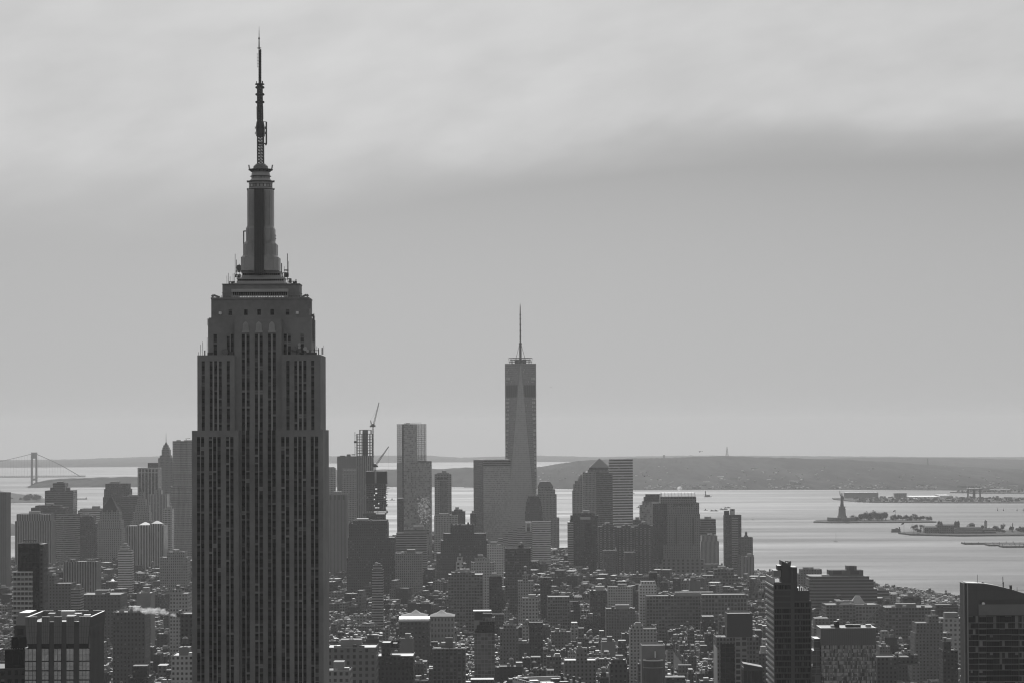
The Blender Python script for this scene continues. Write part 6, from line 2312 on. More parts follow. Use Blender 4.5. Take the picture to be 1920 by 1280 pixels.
m = MB(BRICK, .8); m.box(b.X(835, 1200), b.X(849, 1200), 6, 14, b.Z(1215), b.Z(1195)); m.box(b.X(827, 1210), b.X(838, 1210), 5.5, 13, b.Z(1215), b.Z(1209)); b.part('tank_house', m)
m = MB(WHITE, .8); m.box(b.X(811, 1214), b.X(873, 1214), -.3, .4, b.Z(1215), b.Z(1213)); b.part('parapet', m)
b = Bd('terraced_glass_tower', 'glass tower with a stepped terraced left profile and flat canopy roof, lower centre', 'apartment tower', 2700, 908, 1150)
rr_ = [(889, 1146), (893, 1180)]
b.vol('tower', 889, 927.5, 1186, None, 0, 22, F_GLASS, 3, 3.5, 1.15)
for i, (p, y) in enumerate(((891.5, 1178), (894, 1171), (899, 1164), (905, 1157))):
    b.vol('setback', p, 927.5 - .1 * i, y, 1187 if not i else (1178, 1171, 1164)[i - 1] + .8, .4 + i * .35, 21.8 - i * .1, F_BLACK if i < 3 else F_GLASS, 3, 3.5, 1.6)
m = MB(F_RIB, .8, 20, 20); m.box(b.X(889.3, 1150), b.X(905, 1150), 3, 18, b.Z(1187), b.Z(1147.5)); m.box(b.X(905, 1150), b.X(922, 1150), 4, 18, b.Z(1158), b.Z(1150)); b.part('lift_tower', m)
m = MB(METAL_D); m.box(b.X(887, 1145), b.X(921, 1145), 1, 20, b.Z(1146.5), b.Z(1144.6), bottom=True); b.part('canopy', m)
S('arched_brick_palazzo', 'brick building with rooftop tank at the bottom, just right of the great skyscraper', 'building', 2250, 40, [(612, 705, 1213)], 'S', .62, 4.6, 4.8, 4, tank=True)
S('dark_office_building', 'dark office block with a black bulkhead, right of the arched brick building', 'office block', 2300, 40, [(706, 775, 1229), (715, 732, 1204, 6), (732, 749, 1214, 7)], 'D', .8, 3.4, 4, 2)
S('pale_blank_tower', 'plain pale slab behind the dark office block with the black bulkhead', 'building', 2600, 18, [(749, 774, 1196)], 'C', .8, 30, 30, 1)
S('corner_chimney_house', 'low pale-corniced block at the bottom edge next to the great skyscraper', 'building', 1950, 30, [(612, 656, 1256)], 'L', .5, 4, 4.5, 2)
S('pale_window_tower', 'pale apartment tower with regular small windows, right of the avenue', 'apartment tower', 2900, 22, [(1181, 1231, 1178), (1184, 1206, 1172, 5)], 'S', 1.15, 3.4, 3.4, 2)
b = Bd('drum_topped_building', 'building with a pale upper block and a dark drum-like tank house, right of the avenue', 'building', 2250, 1225, 1210)
b.vol('tower', 1203, 1247, 1209, None, 8, 30, F_BLANK, 30, 30, .9)
b.dep = 0
m = MB(plain('drum_steel', 0.07, .5, .2, .2)); xc = b.X(1225, 1240); m.cyl(xc, 4, 0, b.Z(1237), 18.5 * 2250 / F_PX, None, 16); m.cyl(xc, 4, b.Z(1251), b.Z(1250), 19 * 2250 / F_PX, None, 16, METAL_L); m.cyl(xc, 4, b.Z(1238), b.Z(1236.5), 19.2 * 2250 / F_PX, None, 16, WHITE); m.cyl(xc, 4, b.Z(1237), b.Z(1232), 7, .2, 12); b.part('drum', m)
m = MB(WHITE); m.bar((b.X(1229, 1230), 5, b.Z(1238)), (b.X(1229, 1230), 5, b.Z(1221)), .9); b.part('flue', m)
S('dark_brick_square', 'squat dark brick block in the bottom centre-right, left of the drum-topped building', 'building', 2300, 26, [(1143, 1176, 1243), (1146, 1174, 1236, 3)], 'B', .6, 4, 4, 2)
S('long_buff_apartments', 'long buff apartment block at bottom centre, right of the white-parapet roof', 'apartment block', 2350, 28, [(1058, 1118, 1237), (1080, 1101, 1216, 5)], 'B', 1.35, 3.3, 3.3, 2)
S('black_curtain_block', 'small block with a black curtain wall right of the pale apartment tower', 'building', 2500, 20, [(1232, 1247, 1208), (1247.5, 1262, 1216, .6)], 'D', .9, 3.2, 3.4, 1)
S('tall_shadow_block', 'tall dark block above the terraced glass tower on its right', 'building', 3000, 24, [(992, 1018, 1166), (984, 994, 1172, 1.5, 'S', .9)], 'D', .85, 3.2, 3.5, 1)  # a block in the dark wall style
S('gridded_grey_block', 'grey block with rows of windows right of the terraced glass tower', 'building', 2900, 24, [(937, 972, 1177), (944, 968, 1171, 4)], 'B', 1.2, 3.2, 3.6, 1)
S('pale_brick_slab', 'pale brick slab with dark openings left of the avenue', 'building', 3000, 20, [(1128, 1154, 1202)], 'C', .9, 9, 8, 1)


def vaulted():
    b = Bd('vaulted_roof_hall', 'dark hall with a gleaming barrel-vaulted roof in the low city, centre', 'hall', 3200, 776, 1160)
    t = b.vol('tower', 748, 805, 1164, None, 0, 30, F_DARK, 4, 5, .9, roof=False)
    x0, x1, y0, y1, z = t
    m = MB(plain('vault_metal', 0.42, 0.45, 0.1, 0.2, metal=.7))
    n = 10
    r = 15.0
    for k in range(n):
        a0, a1 = math.pi * k / n, math.pi * (k + 1) / n
        p = (15 - 15 * math.cos(a0), 4.6 * math.sin(a0)), (15 - 15 * math.cos(a1), 4.6 * math.sin(a1))
        m.poly([(x0, p[0][0], z + p[0][1]), (x1, p[0][0], z + p[0][1]), (x1, p[1][0], z + p[1][1]), (x0, p[1][0], z + p[1][1])])
    for k in range(7):
        x = x0 + (x1 - x0) * k / 6
        m.box(x - .2, x + .2, .5, 29, z + 1, z + 1.2)
    for x in (x0, x1):
        m.poly([(x, 15 - 15 * math.cos(math.pi * k / n), z + 4.6 * math.sin(math.pi * k / n)) for k in range(n + 1)], STONE)
    b.part('vaulted_roof', m)
    for lab, p0, p1, yt, pa, pb, d in (('hipped-roof building with white pyramid lantern, left of two, above the barrel vault', 752, 800, 1154, 769, 788, 3300), ('columned hipped-roof building with white pyramid lantern, right of the barrel vault', 807, 851, 1154, 817, 837, 3250)):
        c = Bd('lantern_roofed_building', lab, 'building', d, (p0 + p1) / 2, yt, group='twin lantern-roofed buildings')
        t = c.vol('tower', p0, p1, yt + 2, None, 0, 40, F_STONE, 4, 6, .9)
        x0, x1, y0, y1, z = t
        m = MB(STONE, 1.1)
        a, e = c.X(pa - 2, 1151), c.X(pb + 2, 1151)
        m.prism([(x0 - .8, y0 - .8), (x1 + .8, y0 - .8), (x1 + .8, y1), (x0 - .8, y1)], z + .05, z + .7)
        m.prism([(x0, y0), (x1, y0), (x1, y1), (x0, y1)], z + .7, z + 3.2, pl2=[(a, 12), (e, 12), (e, 28), (a, 28)])
        c.part('hipped_roof', m)
        m = MB(WHITE, 1.1)
        a, e = c.X(pa, 1148), c.X(pb, 1148)
        m.prism([(a, 13), (e, 13), (e, 27), (a, 27)], z + 3.0, c.Z(1144.5), pl2=[((a + e) / 2 - .6, 19), ((a + e) / 2 + .6, 19), ((a + e) / 2 + .6, 21), ((a + e) / 2 - .6, 21)])
        c.part('lantern', m)


vaulted()
crane('pale lattice crane leaning right over the warehouse roofs by the river', 3100, 1612, 1200, 1182, (1662, 1126), (1606, 1178), 2.0)
# ---------------------------------------------------------------- the harbour
def at_sea(px, py, d=None):
    d = d or dsea(px, py)
    p = W(px, py, d)
    return Vector((p.x, d, sea(p.x, d)))


def bridge():
    d = dsea(64, 911)
    K = d / F_PX
    o = at_sea(64, 911, d)
    root = thing('suspension_bridge', 'distant suspension bridge with one tall portal tower at the left edge', 'bridge', o)
    st_ = plain('bridge_steel', 0.12, 0.7, 0.1, 0.01)
    X = lambda px: (px - 64) * K
    H = lambda py: (913 - py) * K
    m = MB(st_)
    for s in (-1, 1):
        m.prism([(s * 4.3 * K - 1.7 * K, -8), (s * 4.3 * K + 1.7 * K, -8), (s * 4.3 * K + 1.7 * K, 8), (s * 4.3 * K - 1.7 * K, 8)], -2, H(849.5),
                pl2=[(s * 4 * K - 1.5 * K, -7), (s * 4 * K + 1.5 * K, -7), (s * 4 * K + 1.5 * K, 7), (s * 4 * K - 1.5 * K, 7)])
    for ya, yb in ((858, 849.6), (902, 898), (861, 858)):
        w = 2.6 if ya != 861 else 1.9
        m.box(-3 * K, 3 * K, -6, 6, H(ya), H(yb)) if ya != 861 else m.prism([(-2.8 * K, -6), (2.8 * K, -6), (2.8 * K, 6), (-2.8 * K, 6)], H(861), H(858))
    m.build('tower', root)
    m = MB(st_)
    m.box(X(-220), X(160), -12, 12, H(896), H(894.6), bottom=True)
    m.box(X(-220), X(160), -12, 12, H(893.6), H(892.9), bottom=True)
    for k in range(120):
        xx = X(-220 + 380 * k / 120)
        m.bar((xx, -12, H(896)), (xx + 1.6 * K, -12, H(893)), 1.6)
    m.build('deck', root)
    def cab(px):
        if px < 64:
            t = (64 - px) / 300
            return 851 + 78 * t - 38 * t * t if px > -236 else 890
        t = (px - 64) / 86
        return 851 + 43.5 * t - 2.5 * math.sin(math.pi * t)
    m = MB(st_)
    for yy in (-12, 12):
        pr = None
        for k in range(61):
            px = -220 + 370 * k / 60
            p = (X(px), yy, H(min(cab(px), 895)))
            if pr:
                m.bar(pr, p, 1.7)
            pr = p
    m.build('main_cable', root)
    m = MB(st_)
    for k in range(55):
        px = -140 + 280 * k / 54
        if abs(px - 64) > 5 and cab(px) < 893:
            m.bar((X(px), -12, H(893)), (X(px), -12, H(cab(px))), .5)
    m.build('hangers', root)


bridge()


def statue():
    d = dsea(1579, 978)
    p = W(1579, 977, d)
    g = sea(p.x, d) + 3.5
    K = d / F_PX
    root = thing('robed_statue', 'robed statue with raised torch arm on a tall pedestal, standing on the low wooded island', 'statue', (p.x, d, g))
    Z = lambda y: W(1579, y, d).z - g
    X = lambda px: (px - 1579.5) * K
    st_ = plain('pedestal_stone', 0.16, .85, .15, .1)
    m = MB(st_)
    star = []
    for k in range(22):
        a = 2 * math.pi * k / 22
        r = (46, 33)[k % 2]
        star.append((math.cos(a) * r, math.sin(a) * r))
    m.prism(star, -1, 11)
    m.prism([(-42, -30), (20, -30), (20, 20), (-42, 20)], 0, 7)
    m.build('fort_base', root)
    m = MB(st_)
    def sq(r): return [(-r, -r), (r, -r), (r, r), (-r, r)]
    for za, zb, ra, rb in ((11, 16, 14, 12.5), (16, 34, 11, 9.2), (34, 36, 10.5, 10.5), (36, 42, 9, 8.4), (42, 44.5, 9.6, 9.6)):
        m.prism(sq(ra), za, zb, pl2=sq(rb))
    m.build('pedestal', root)
    cu = plain('statue_copper', 0.09, .7, .15, .3)
    m = MB(cu)
    z0 = 44.5
    rows = [(0, 5.6, 4.6, 0), (4, 5.0, 4.2, 0), (12, 4.5, 3.8, .1), (20, 4.1, 3.5, .2), (26, 4.4, 3.4, .1), (30, 4.0, 3.0, 0), (33, 2.8, 2.2, 0), (34.4, 1.4, 1.4, 0), (35.6, 1.7, 1.8, 0), (37.6, 2.0, 2.1, 0), (39.4, 1.6, 1.7, 0), (40.4, .6, .6, 0)]
    n = 16
    pr = None
    for z, rx, ry, dx in rows:
        cur = []
        for k in range(n):
            a = 2 * math.pi * k / n
            f = 1 + (.08 * math.cos(a * 6 + z * .15) if z < 30 else 0)
            cur.append((dx + rx * f * math.cos(a), ry * f * math.sin(a), z0 + z))
        if pr:
            for k in range(n):
                j = (k + 1) % n
                m.poly([pr[k], pr[j], cur[j], cur[k]])
        pr = cur
    m.poly(pr)
    m.build('body', root, smooth=True)
    m = MB(cu)
    def limb(pts):
        for (a, ra), (c, rc) in zip(pts, pts[1:]):
            a, c = Vector(a), Vector(c)
            dd = (c - a).normalized()
            s = dd.cross(Vector((0, 1, 0))).normalized()
            f = dd.cross(s)
            P = [a + (s * math.cos(t) + f * math.sin(t)) * ra for t in [2 * math.pi * i / 8 for i in range(8)]]
            Q = [c + (s * math.cos(t) + f * math.sin(t)) * rc for t in [2 * math.pi * i / 8 for i in range(8)]]
            for i in range(8):
                j = (i + 1) % 8
                m.poly([tuple(P[j]), tuple(P[i]), tuple(Q[i]), tuple(Q[j])])
            m.poly([tuple(q) for q in Q])
    limb([((-2.6, 0, z0 + 31), 1.7), ((-5.2, 0, z0 + 36), 1.45), ((-6.2, 0, z0 + 42), 1.0), ((-6.4, 0, z0 + 43.5), .9)])
    limb([((3.0, -.5, z0 + 30.5), 1.7), ((4.6, -1.5, z0 + 25), 1.5), ((3.2, -3, z0 + 22.5), 1.0)])
    m.build('arms', root)
    m = MB(cu)
    m.cyl(-6.4, 0, z0 + 43, z0 + 45, .6, 1.4, 8)
    m.cyl(-6.4, 0, z0 + 45, z0 + 48.5, 1.1, .2, 8)
    m.build('torch', root)
    m = MB(cu)
    for k in range(7):
        a = math.pi * (.1 + .8 * k / 6)
        m.bar((math.cos(a) * 1.6, -.3, z0 + 38.8 + math.sin(a) * .8), (math.cos(a) * 3.9, -.4, z0 + 39 + math.sin(a) * 2.6), .38)
    m.box(2.0, 4.9, -3.8, -3.1, z0 + 21, z0 + 26.5)
    m.build('crown', root)


statue()

# bare winter trees: twig clumps spread through the crown, sky showing between
BARK = plain('tree_bark', 0.03, .9, .2, .5)
TWIG = plain('twigs', 0.02, .95, .4, .3)


def tree_mesh(seed, h, w):
    r = random.Random(seed)
    t = MB(BARK)
    t.cyl(0, 0, -.5, h * .35, .45, .28, 6)
    for k in range(6):
        a = r.uniform(0, 6.28)
        t.bar((0, 0, h * r.uniform(.25, .4)), (math.cos(a) * w * .35, math.sin(a) * w * .35, h * r.uniform(.55, .85)), .22)
    c = MB(TWIG)
    lobes = [(r.uniform(-.5, .5) * w * .7, r.uniform(-.5, .5) * w * .7, h * r.uniform(.45, .82), w * r.uniform(.18, .34)) for _ in range(7)]
    for lx, ly, lz, lr in lobes:
        for _ in range(80):
            d = Vector((r.gauss(0, 1), r.gauss(0, 1), r.gauss(0, .8)))
            d = d.normalized() * lr * r.random() ** .4
            p = Vector((lx, ly, lz)) + d
            a = Vector((r.gauss(0, 1), r.gauss(0, 1), r.gauss(0, 1))).normalized() * r.uniform(.8, 1.6)
            b_ = Vector((r.gauss(0, 1), r.gauss(0, 1), r.gauss(0, 1))).normalized() * r.uniform(.6, 1.3)
            c.poly([tuple(p - a), tuple(p + b_), tuple(p + a)], tone=r.uniform(.6, 1.5))
    return t, c


TREES = []
for i, (h, w) in enumerate(((16, 15), (13, 12), (18, 17), (11, 13))):
    t, c = tree_mesh(40 + i, h, w)
    to = t.build('bare_tree')
    co = c.build('crown', to)
    TREES.append((to, co))
used = set()


def plant(px, py, d, s, label, group, h0):
    i = R.randrange(len(TREES))
    to, co = TREES[i]
    if i in used:
        to, co = to.copy(), co.copy()
        COL.objects.link(to)
        COL.objects.link(co)
        co.parent = to
    used.add(i)
    p = W(px, py, d)
    to.location = (p.x, d, sea(p.x, d) + h0)
    to.rotation_euler.z = R.uniform(0, 6.28)
    to.scale = (s, s, s * R.uniform(.85, 1.1))
    tag(to, label, 'tree', group)


for k in range(66):
    t = k / 65
    px = 1596 + 152 * t + R.uniform(-2, 2)
    if 1664 < px < 1671:
        continue
    s = (1.6 if 1612 < px < 1662 else 1.0) * R.uniform(.8, 1.15) * (1 - .35 * max(0, (px - 1720) / 30)) * 1.0
    plant(px, 977, dsea(1660, 978) + R.uniform(-10, 130), s, 'bare tree in the grove on the statue island', 'bare trees on the statue island', 3.3)
for k in range(34):
    px = R.choice((R.uniform(1712, 1745), R.uniform(1800, 1925), R.uniform(1830, 1930)))
    plant(px, 1000, dsea(1800, 1003) + R.uniform(20, 200), R.uniform(.7, 1.25), 'bare tree around the brick station on the right-hand island', 'bare trees on the station island', 3.6)
for k in range(36):
    px = R.uniform(2, 48) if k < 18 else R.uniform(46, 74)
    plant(px, 938, dsea(40, 941) + R.uniform(20, 300), R.uniform(.9, 1.4) * (1.3 if k >= 18 else 1), 'bare tree on the island at the left edge', 'bare trees on the island at left', 3)
for k in range(9):
    plant(R.uniform(1560, 1580), 1075, 4900, .6, 'bare riverside tree behind the banded rounded block', 'bare riverside trees', 3) if k > 20 else None


def island_house(name, label, d, tiers, mat, towers=(), py=1000, h0=4):
    px = (tiers[0][0] + tiers[0][1]) / 2
    p = W(px, py, d)
    g = sea(p.x, d) + h0
    root = thing(name, label, 'building', (p.x, d, g))
    for p0, p1, yt, off, dp, roof in tiers:
        x0, x1, z = W(p0, yt, d).x - p.x, W(p1, yt, d).x - p.x, W(px, yt, d).z - g
        m = MB(mat, 1, 5, 5)
        m.box(x0, x1, off, off + dp, -1, z)
        m.build('wall', root)
        if roof:
            m = MB(STONE_D, roof)
            m.prism([(x0 - .5, off - .5), (x1 + .5, off - .5), (x1 + .5, off + dp + .5), (x0 - .5, off + dp + .5)], z + .02, z + 4, pl2=[(x0 + 4, off + dp / 2 - .5), (x1 - 4, off + dp / 2 - .5), (x1 - 4, off + dp / 2 + .5), (x0 + 4, off + dp / 2 + .5)])
            m.build('roof', root)
    for a, yt, w in towers:
        x, z = W(a, yt, d).x - p.x, W(px, yt, d).z - g
        m = MB(mat, .9, 3, 5)
        m.cyl(x, 4, -1, z - 7, w, w, 8)
        m.cyl(x, 4, z - 7, z - 3.5, w * 1.05, w * .7, 8, STONE_D)
        m.cyl(x, 4, z - 3.5, z, w * .4, .2, 8, STONE_D)
        m.build('corner_tower', root)


D_ST, D_EL = dsea(1579, 978), dsea(1800, 1003)
ST = fac('station_brick', 0.10, 0.03, .5, .6, .1, .2)
island_house('station_hall', 'brick immigration-style hall with four domed corner towers on the right-hand island', D_EL + 60, [(1758, 1799, 984, 0, 40, .6), (1735, 1770, 988, 10, 30, .7), (1788, 1840, 989.5, -6, 26, .9)], ST, ((1761, 974.5, 4.5), (1765, 975.5, 4), (1792.5, 975, 4.5), (1797, 974.5, 4)))
island_house('long_ferry_building', 'long low pale-striped building in front of the domed hall', D_EL + 40, [(1788, 1840, 990.5, -20, 12, 1.0), (1842, 1866, 992, -10, 12, 1.6)], F_RIB)
island_house('small_brick_hospital', 'small brick house with chimneys between trees on the station island', D_EL + 120, [(1818, 1828, 982, 0, 20, .6)], ST)
island_house('water_tower_house', 'round-topped tower among the trees on the station island', D_EL + 120, [(1846, 1851, 977, 0, 8, 1.2)], F_LIGHT)
island_house('island_chimney', 'thin brick chimney on the station island', D_EL + 110, [(1898, 1899.6, 980, 0, 2, None)], BRICK)
island_house('island_kiosk', 'low pale hut among the trees on the statue island', D_ST + 25, [(1607, 1616, 973.6, 0, 14, 1.0)], F_LIGHT, py=978, h0=3.4)
island_house('island_pavilion', 'dark pavilion near the right tip of the statue island', D_ST + 25, [(1700, 1710, 972.5, 0, 14, .7)], ST, py=978, h0=3.4)

for lab, px, py, d, h0, hh in (('flagpole with flag on the statue island', 1679, 978, D_ST + 20, 3.4, 33), ('flagpole with flag at the tip of the station island', 1695, 1001, D_EL, 4, 31)):
    p = W(px, py, d)
    root = thing('flagpole', lab, 'flagpole', (p.x, d, sea(p.x, d) + h0))
    m = MB(METAL_D)
    m.bar((0, 0, -1), (0, 0, hh), .5)
    m.build('pole', root)
    m = MB(METAL_D, .7)
    for k in range(6):
        x0, x1 = -k * 1.1, -(k + 1) * 1.1
        z0, z1 = hh - .6 * k * .8, hh - .6 * (k + 1) * .8
        y0, y1 = math.sin(k), math.sin(k + 1)
        m.poly([(x0, y0, z0 - 4), (x0, y0, z0), (x1, y1, z1), (x1, y1, z1 - 4)])
    m.build('flag', root)


def shed(label, px0, px1, yt, yb, dp, mat, name='shed', d=None, pitched=False):
    d = d or dsea((px0 + px1) / 2, yb)
    pc = (px0 + px1) / 2
    p = W(pc, yb, d)
    g = sea(p.x, d) + 3
    root = thing(name, label, 'shed' if name == 'shed' else 'building', (p.x, d, g))
    x0, x1, z = W(px0, yb, d).x - p.x, W(px1, yb, d).x - p.x, W(pc, yt, d).z - g
    m = MB(mat, 1, 8, 5)
    m.box(x0, x1, 0, dp, -1, z)
    m.build('wall', root)
    m = MB(WHITE if mat.name != 'station_brick' else STONE_D, .9)
    if pitched:
        m.prism([(x0 - 1, -1), (x1 + 1, -1), (x1 + 1, dp + 1), (x0 - 1, dp + 1)], z + .03, z + 2.5, pl2=[(x0 - 1, dp / 2 - .2), (x1 + 1, dp / 2 - .2), (x1 + 1, dp / 2 + .2), (x0 - 1, dp / 2 + .2)])
    else:
        m.box(x0 - 1, x1 + 1, -1, dp + 1, z + .03, z + .6)
    m.build('roof', root)


PW = plain('shed_white', 0.78, .5, .1, .01)
shed('very long white warehouse roof on the port shore', 1708, 1764, 930.8, 933.5, 200, PW)
shed('taller white warehouse at the right end of the long white roof', 1763, 1784, 928, 932.5, 160, PW)
shed('low pale shed nearer the water on the port shore', 1651, 1697, 933.2, 935.5, 30, PW)
shed('small pale shed left of a low roof on the port shore', 1703, 1720, 933.8, 936, 30, PW)
shed('massive grey windowless depot on the port shore, twin roof stacks', 1585, 1647, 922.5, 934.5, 60, plain('depot_grey', .2, .9, .1, .01), 'depot')
shed('dark terminal block right of the grey depot on the port shore', 1678, 1700, 924, 934, 40, ST, 'terminal')
shed('pale sheds along the far pier at right', 1858, 1895, 916.5, 920, 40, PW)
shed('small white tank shed on the far pier at right', 1864, 1873, 919.2, 921.5, 30, PW)
shed('long white shed at the foot of the hills across the harbour', 1291, 1310, 903.6, 905.5, 40, PW, d=15200)
shed('pale apartment block on the hillside across the harbour', 1309, 1331, 902.5, 909, 30, plain('hill_block', .3, .8, .1, .01), 'hill_block', d=15000)
shed('dark apartment slab on the hillside at right of the harbour hills', 1439, 1446, 898, 908, 30, MATS['hill_block'], 'hill_slab', d=15000)
shed('pale apartment slab on the far shore', 1481, 1497, 901, 914, 30, MATS['hill_block'], 'hill_slab', d=14800)
shed('grey terminal range on the hillside above the depot', 1541, 1580, 898.5, 904, 40, MATS['hill_block'], 'hill_block', d=15600)
shed('low pale buildings on the near pier at the right edge', 1880, 1897, 1021, 1024, 14, PW, d=6900)

# the piers at the right edge
m = MB(CONC, .4)
d = 7000
for p0, p1, dd in ((1809, 1990, 7000), (1854, 1990, 6900), (1880, 1990, 6800)):
    a, c = W(p0, 1022, dd), W(p1, 1022, dd)
    m.box(a.x, c.x, dd, dd + 60, sea(a.x, dd) - 1, sea(a.x, dd) + 4)
    for k in range(14):
        x = a.x + (c.x - a.x) * k / 14
        m.bar((x, dd - .5, sea(a.x, dd) - 1), (x, dd - .5, sea(a.x, dd) + 7 + R.uniform(-3, 3)), 1.2)
tag(m.build('timber_pier'), 'low dark timber pier reaching into the river at the right edge', 'pier')


def gantry(px, label):
    d = dsea(px, 937)
    p = W(px, 937, d)
    root = thing('port_crane', label, 'crane', (p.x, d, sea(p.x, d) + 3), 'gantry cranes at the port')
    m = MB(METAL_D)
    for x in (-14, 14):
        for y in (0, 22):
            m.bar((x, y, 0), (x * .9, y, 42), 3)
    m.box(-16, 16, -2, 24, 24, 27, bottom=True)
    m.build('portal', root)
    m = MB(METAL_D)
    m.box(-17, 17, -30, 50, 41, 45, bottom=True)
    m.bar((-12, 10, 45), (-12, 10, 52), 2)
    m.bar((12, 10, 45), (12, 10, 52), 2)
    m.box(-13, 13, 8, 12, 51, 53, bottom=True)
    m.build('boom', root)


gantry(1822, 'left of two dark gantry cranes at the port')
gantry(1832.5, 'right of two dark gantry cranes at the port')


def boat(name, label, cat, px, py, L, kind='tug', flip=1):
    o = at_sea(px, py)
    root = thing(name, label, cat, o)
    m = MB(METAL_D, .9)
    h = L * (.10 if kind != 'barge' else .07)
    w = L * .12
    bow = L / 2
    pl = [(-L / 2, -w), (bow * .6, -w), (bow, 0), (bow * .6, w), (-L / 2, w)]
    pl2 = [(-L / 2 - .5, -w), (bow * .62, -w * 1.1), (bow * 1.06, 0), (bow * .62, w * 1.1), (-L / 2 - .5, w)]
    if flip < 0:
        pl = [(-x, -y) for x, y in pl]
        pl2 = [(-x, -y) for x, y in pl2]
    m.prism(pl, -.5, h, pl2=pl2)
    m.build('hull', root)
    if kind == 'tug':
        m = MB(STONE)
        m.box(-L * .1 * flip - L * .14, -L * .1 * flip + L * .14, -w * .7, w * .7, h, h * 2.4)
        m.box(-L * .1 * flip - L * .07, -L * .1 * flip + L * .07, -w * .5, w * .5, h * 2.4, h * 3.6)
        m.build('wheelhouse', root)
        m = MB(METAL_D)
        m.bar((-L * .1 * flip, 0, h * 3.4), (-L * .1 * flip, 0, h * 6), L * .02)
        m.build('mast', root)
    elif kind == 'ferry':
        m = MB(F_RIB, .8, 60, 3)
        m.box(-L * .46, L * .44, -w * .9, w * .9, h, h + 6.5)
        m.build('deckhouse', root)
        m = MB(METAL_D)
        m.box(-L * .05, L * .2, -w * .5, w * .5, h + 6.5, h + 9)
        m.bar((L * .3, 0, h + 6), (L * .3, 0, h + 14), .8)
        m.cyl(L * .36, 0, h + 6.5, h + 12, 1.6)
        m.build('funnel', root)
    elif kind == 'lighthouse':
        m = MB(STONE_D)
        m.cyl(-L * .3, 0, h, L * .75, L * .09, L * .05, 8)
        m.cyl(-L * .3, 0, L * .75, L * .92, L * .06, .1, 8)
        m.box(-L * .2, L * .3, -w * .7, w * .7, h, L * .3)
        m.build('light_tower', root)
    elif kind == 'barge':
        m = MB(METAL_D, .8)
        rr = random.Random(int(px))
        for k in range(5):
            x = -L * .4 + L * .16 * k
            m.box(x, x + L * .12, -w * .6, w * .6, h, h + rr.uniform(.3, 2.2) * h)
        m.build('cargo', root)
    elif kind == 'sail':
        m = MB(METAL_D)
        m.bar((L * .05, 0, h), (L * .05, 0, L * 2.3), .35)
        m.bar((L * .05, 0, h * 2.4), (-L * .45, 0, h * 2.4), .3)
        m.build('mast', root)
    return root


boat('lightship', 'dark ship with a tall light tower on the harbour, far shore behind', 'ship', 1327, 931, 32, 'lighthouse')
boat('tug_boat', 'small tug left of the string of barges', 'boat', 1323.5, 956, 15, 'tug')
boat('barge', 'barge with deck cargo, middle of the string of boats', 'barge', 1339, 957.5, 30, 'barge').__setitem__('group', 'string of barges on the harbour')
boat('barge', 'long low barge right of the cargo barge', 'barge', 1357, 955, 28, 'barge').__setitem__('group', 'string of barges on the harbour')
boat('barge', 'low barge alone just beyond the string of boats', 'barge', 1364, 951.5, 24, 'barge').__setitem__('group', 'string of barges on the harbour')
boat('sailing_boat', 'small sailing boat with bare mast alone on the open water', 'boat', 1567, 1015, 10, 'sail')
boat('ferry', 'ferry moored at the tip of the station island', 'ferry', 1680, 997, 27, 'ferry')
boat('motor_boat', 'speck of a motor boat with a wake right of the notched dark slab', 'boat', 1412, 974, 7, 'tug')
boat('work_boat', 'dark work boat seen between the cranes and the pale glass tower', 'boat', 736, 937, 22, 'tug')
boat('harbour_boat', 'small boat left of the stepped glass tower on the water', 'boat', 1198, 951, 18, 'tug')
boat('far_launch', 'low boat at the far shore right of the striped slab tower', 'boat', 1188, 924.5, 14, 'tug')
boat('dredger', 'dark low boat beside the shoreline at centre between towers', 'boat', 726, 915, 24, 'barge')
for k, px in enumerate((1870.5, 1881.5, 1907, 1918.5)):
    o = at_sea(px, 957)
    root = thing('channel_marker', 'small dark channel marker post on the water at right', 'marker', o, 'channel markers in a row')
    m = MB(METAL_D)
    m.cyl(0, 0, -1, 4, 2.0, 1.4, 8)
    m.build('base', root)
    m = MB(METAL_D)
    m.cyl(0, 0, 4, 9.5, .9, .5, 6)
    m.build('light', root)

# breakwater
m = MB(STONE_D)
a, c = at_sea(137, 935.5), at_sea(162, 935.5)
m.box(a.x, c.x, a.y, a.y + 12, a.z - 1, a.z + 4)
m.cyl(c.x - 4, a.y + 6, a.z + 4, a.z + 9, 2)
tag(m.build('breakwater'), 'thin dark jetty on the water right of the dark square-topped tower', 'jetty')


def mast(label, px, ytop, ybot, d, w, name='radio_mast'):
    p = W(px, ybot, d)
    root = thing(name, label, 'mast', (p.x, d, p.z))
    h = W(px, ytop, d).z - p.z
    m = MB(METAL_D)
    n = 14
    pr = None
    for i in range(n + 1):
        r = w * (1 - .92 * i / n)
        cur = [(-r, -r, h * i / n), (r, -r, h * i / n), (r, r, h * i / n), (-r, r, h * i / n)]
        if pr:
            for k in range(4):
                m.bar(pr[k], cur[k], 1.6)
                m.bar(pr[k], cur[(k + 1) % 4], .9)
        pr = cur
    m.build('lattice', root)


mast('thin radio mast on the ridge across the harbour', 1363.3, 837, 855.5, 19500, 9)
mast('thin radio mast further right on the ridge', 1739.5, 858, 871, 19500, 5)
p = W(1245, 859, 19500)
root = thing('hilltop_tower', 'stubby tower on the ridge left of the radio mast', 'tower', (p.x, 19500, p.z - 3))
m = MB(METAL_D); m.cyl(0, 0, 0, 20, 4.5, 4, 8); m.cyl(0, 0, 20, 27, 6.5, 6.5, 8); m.build('shaft', root)

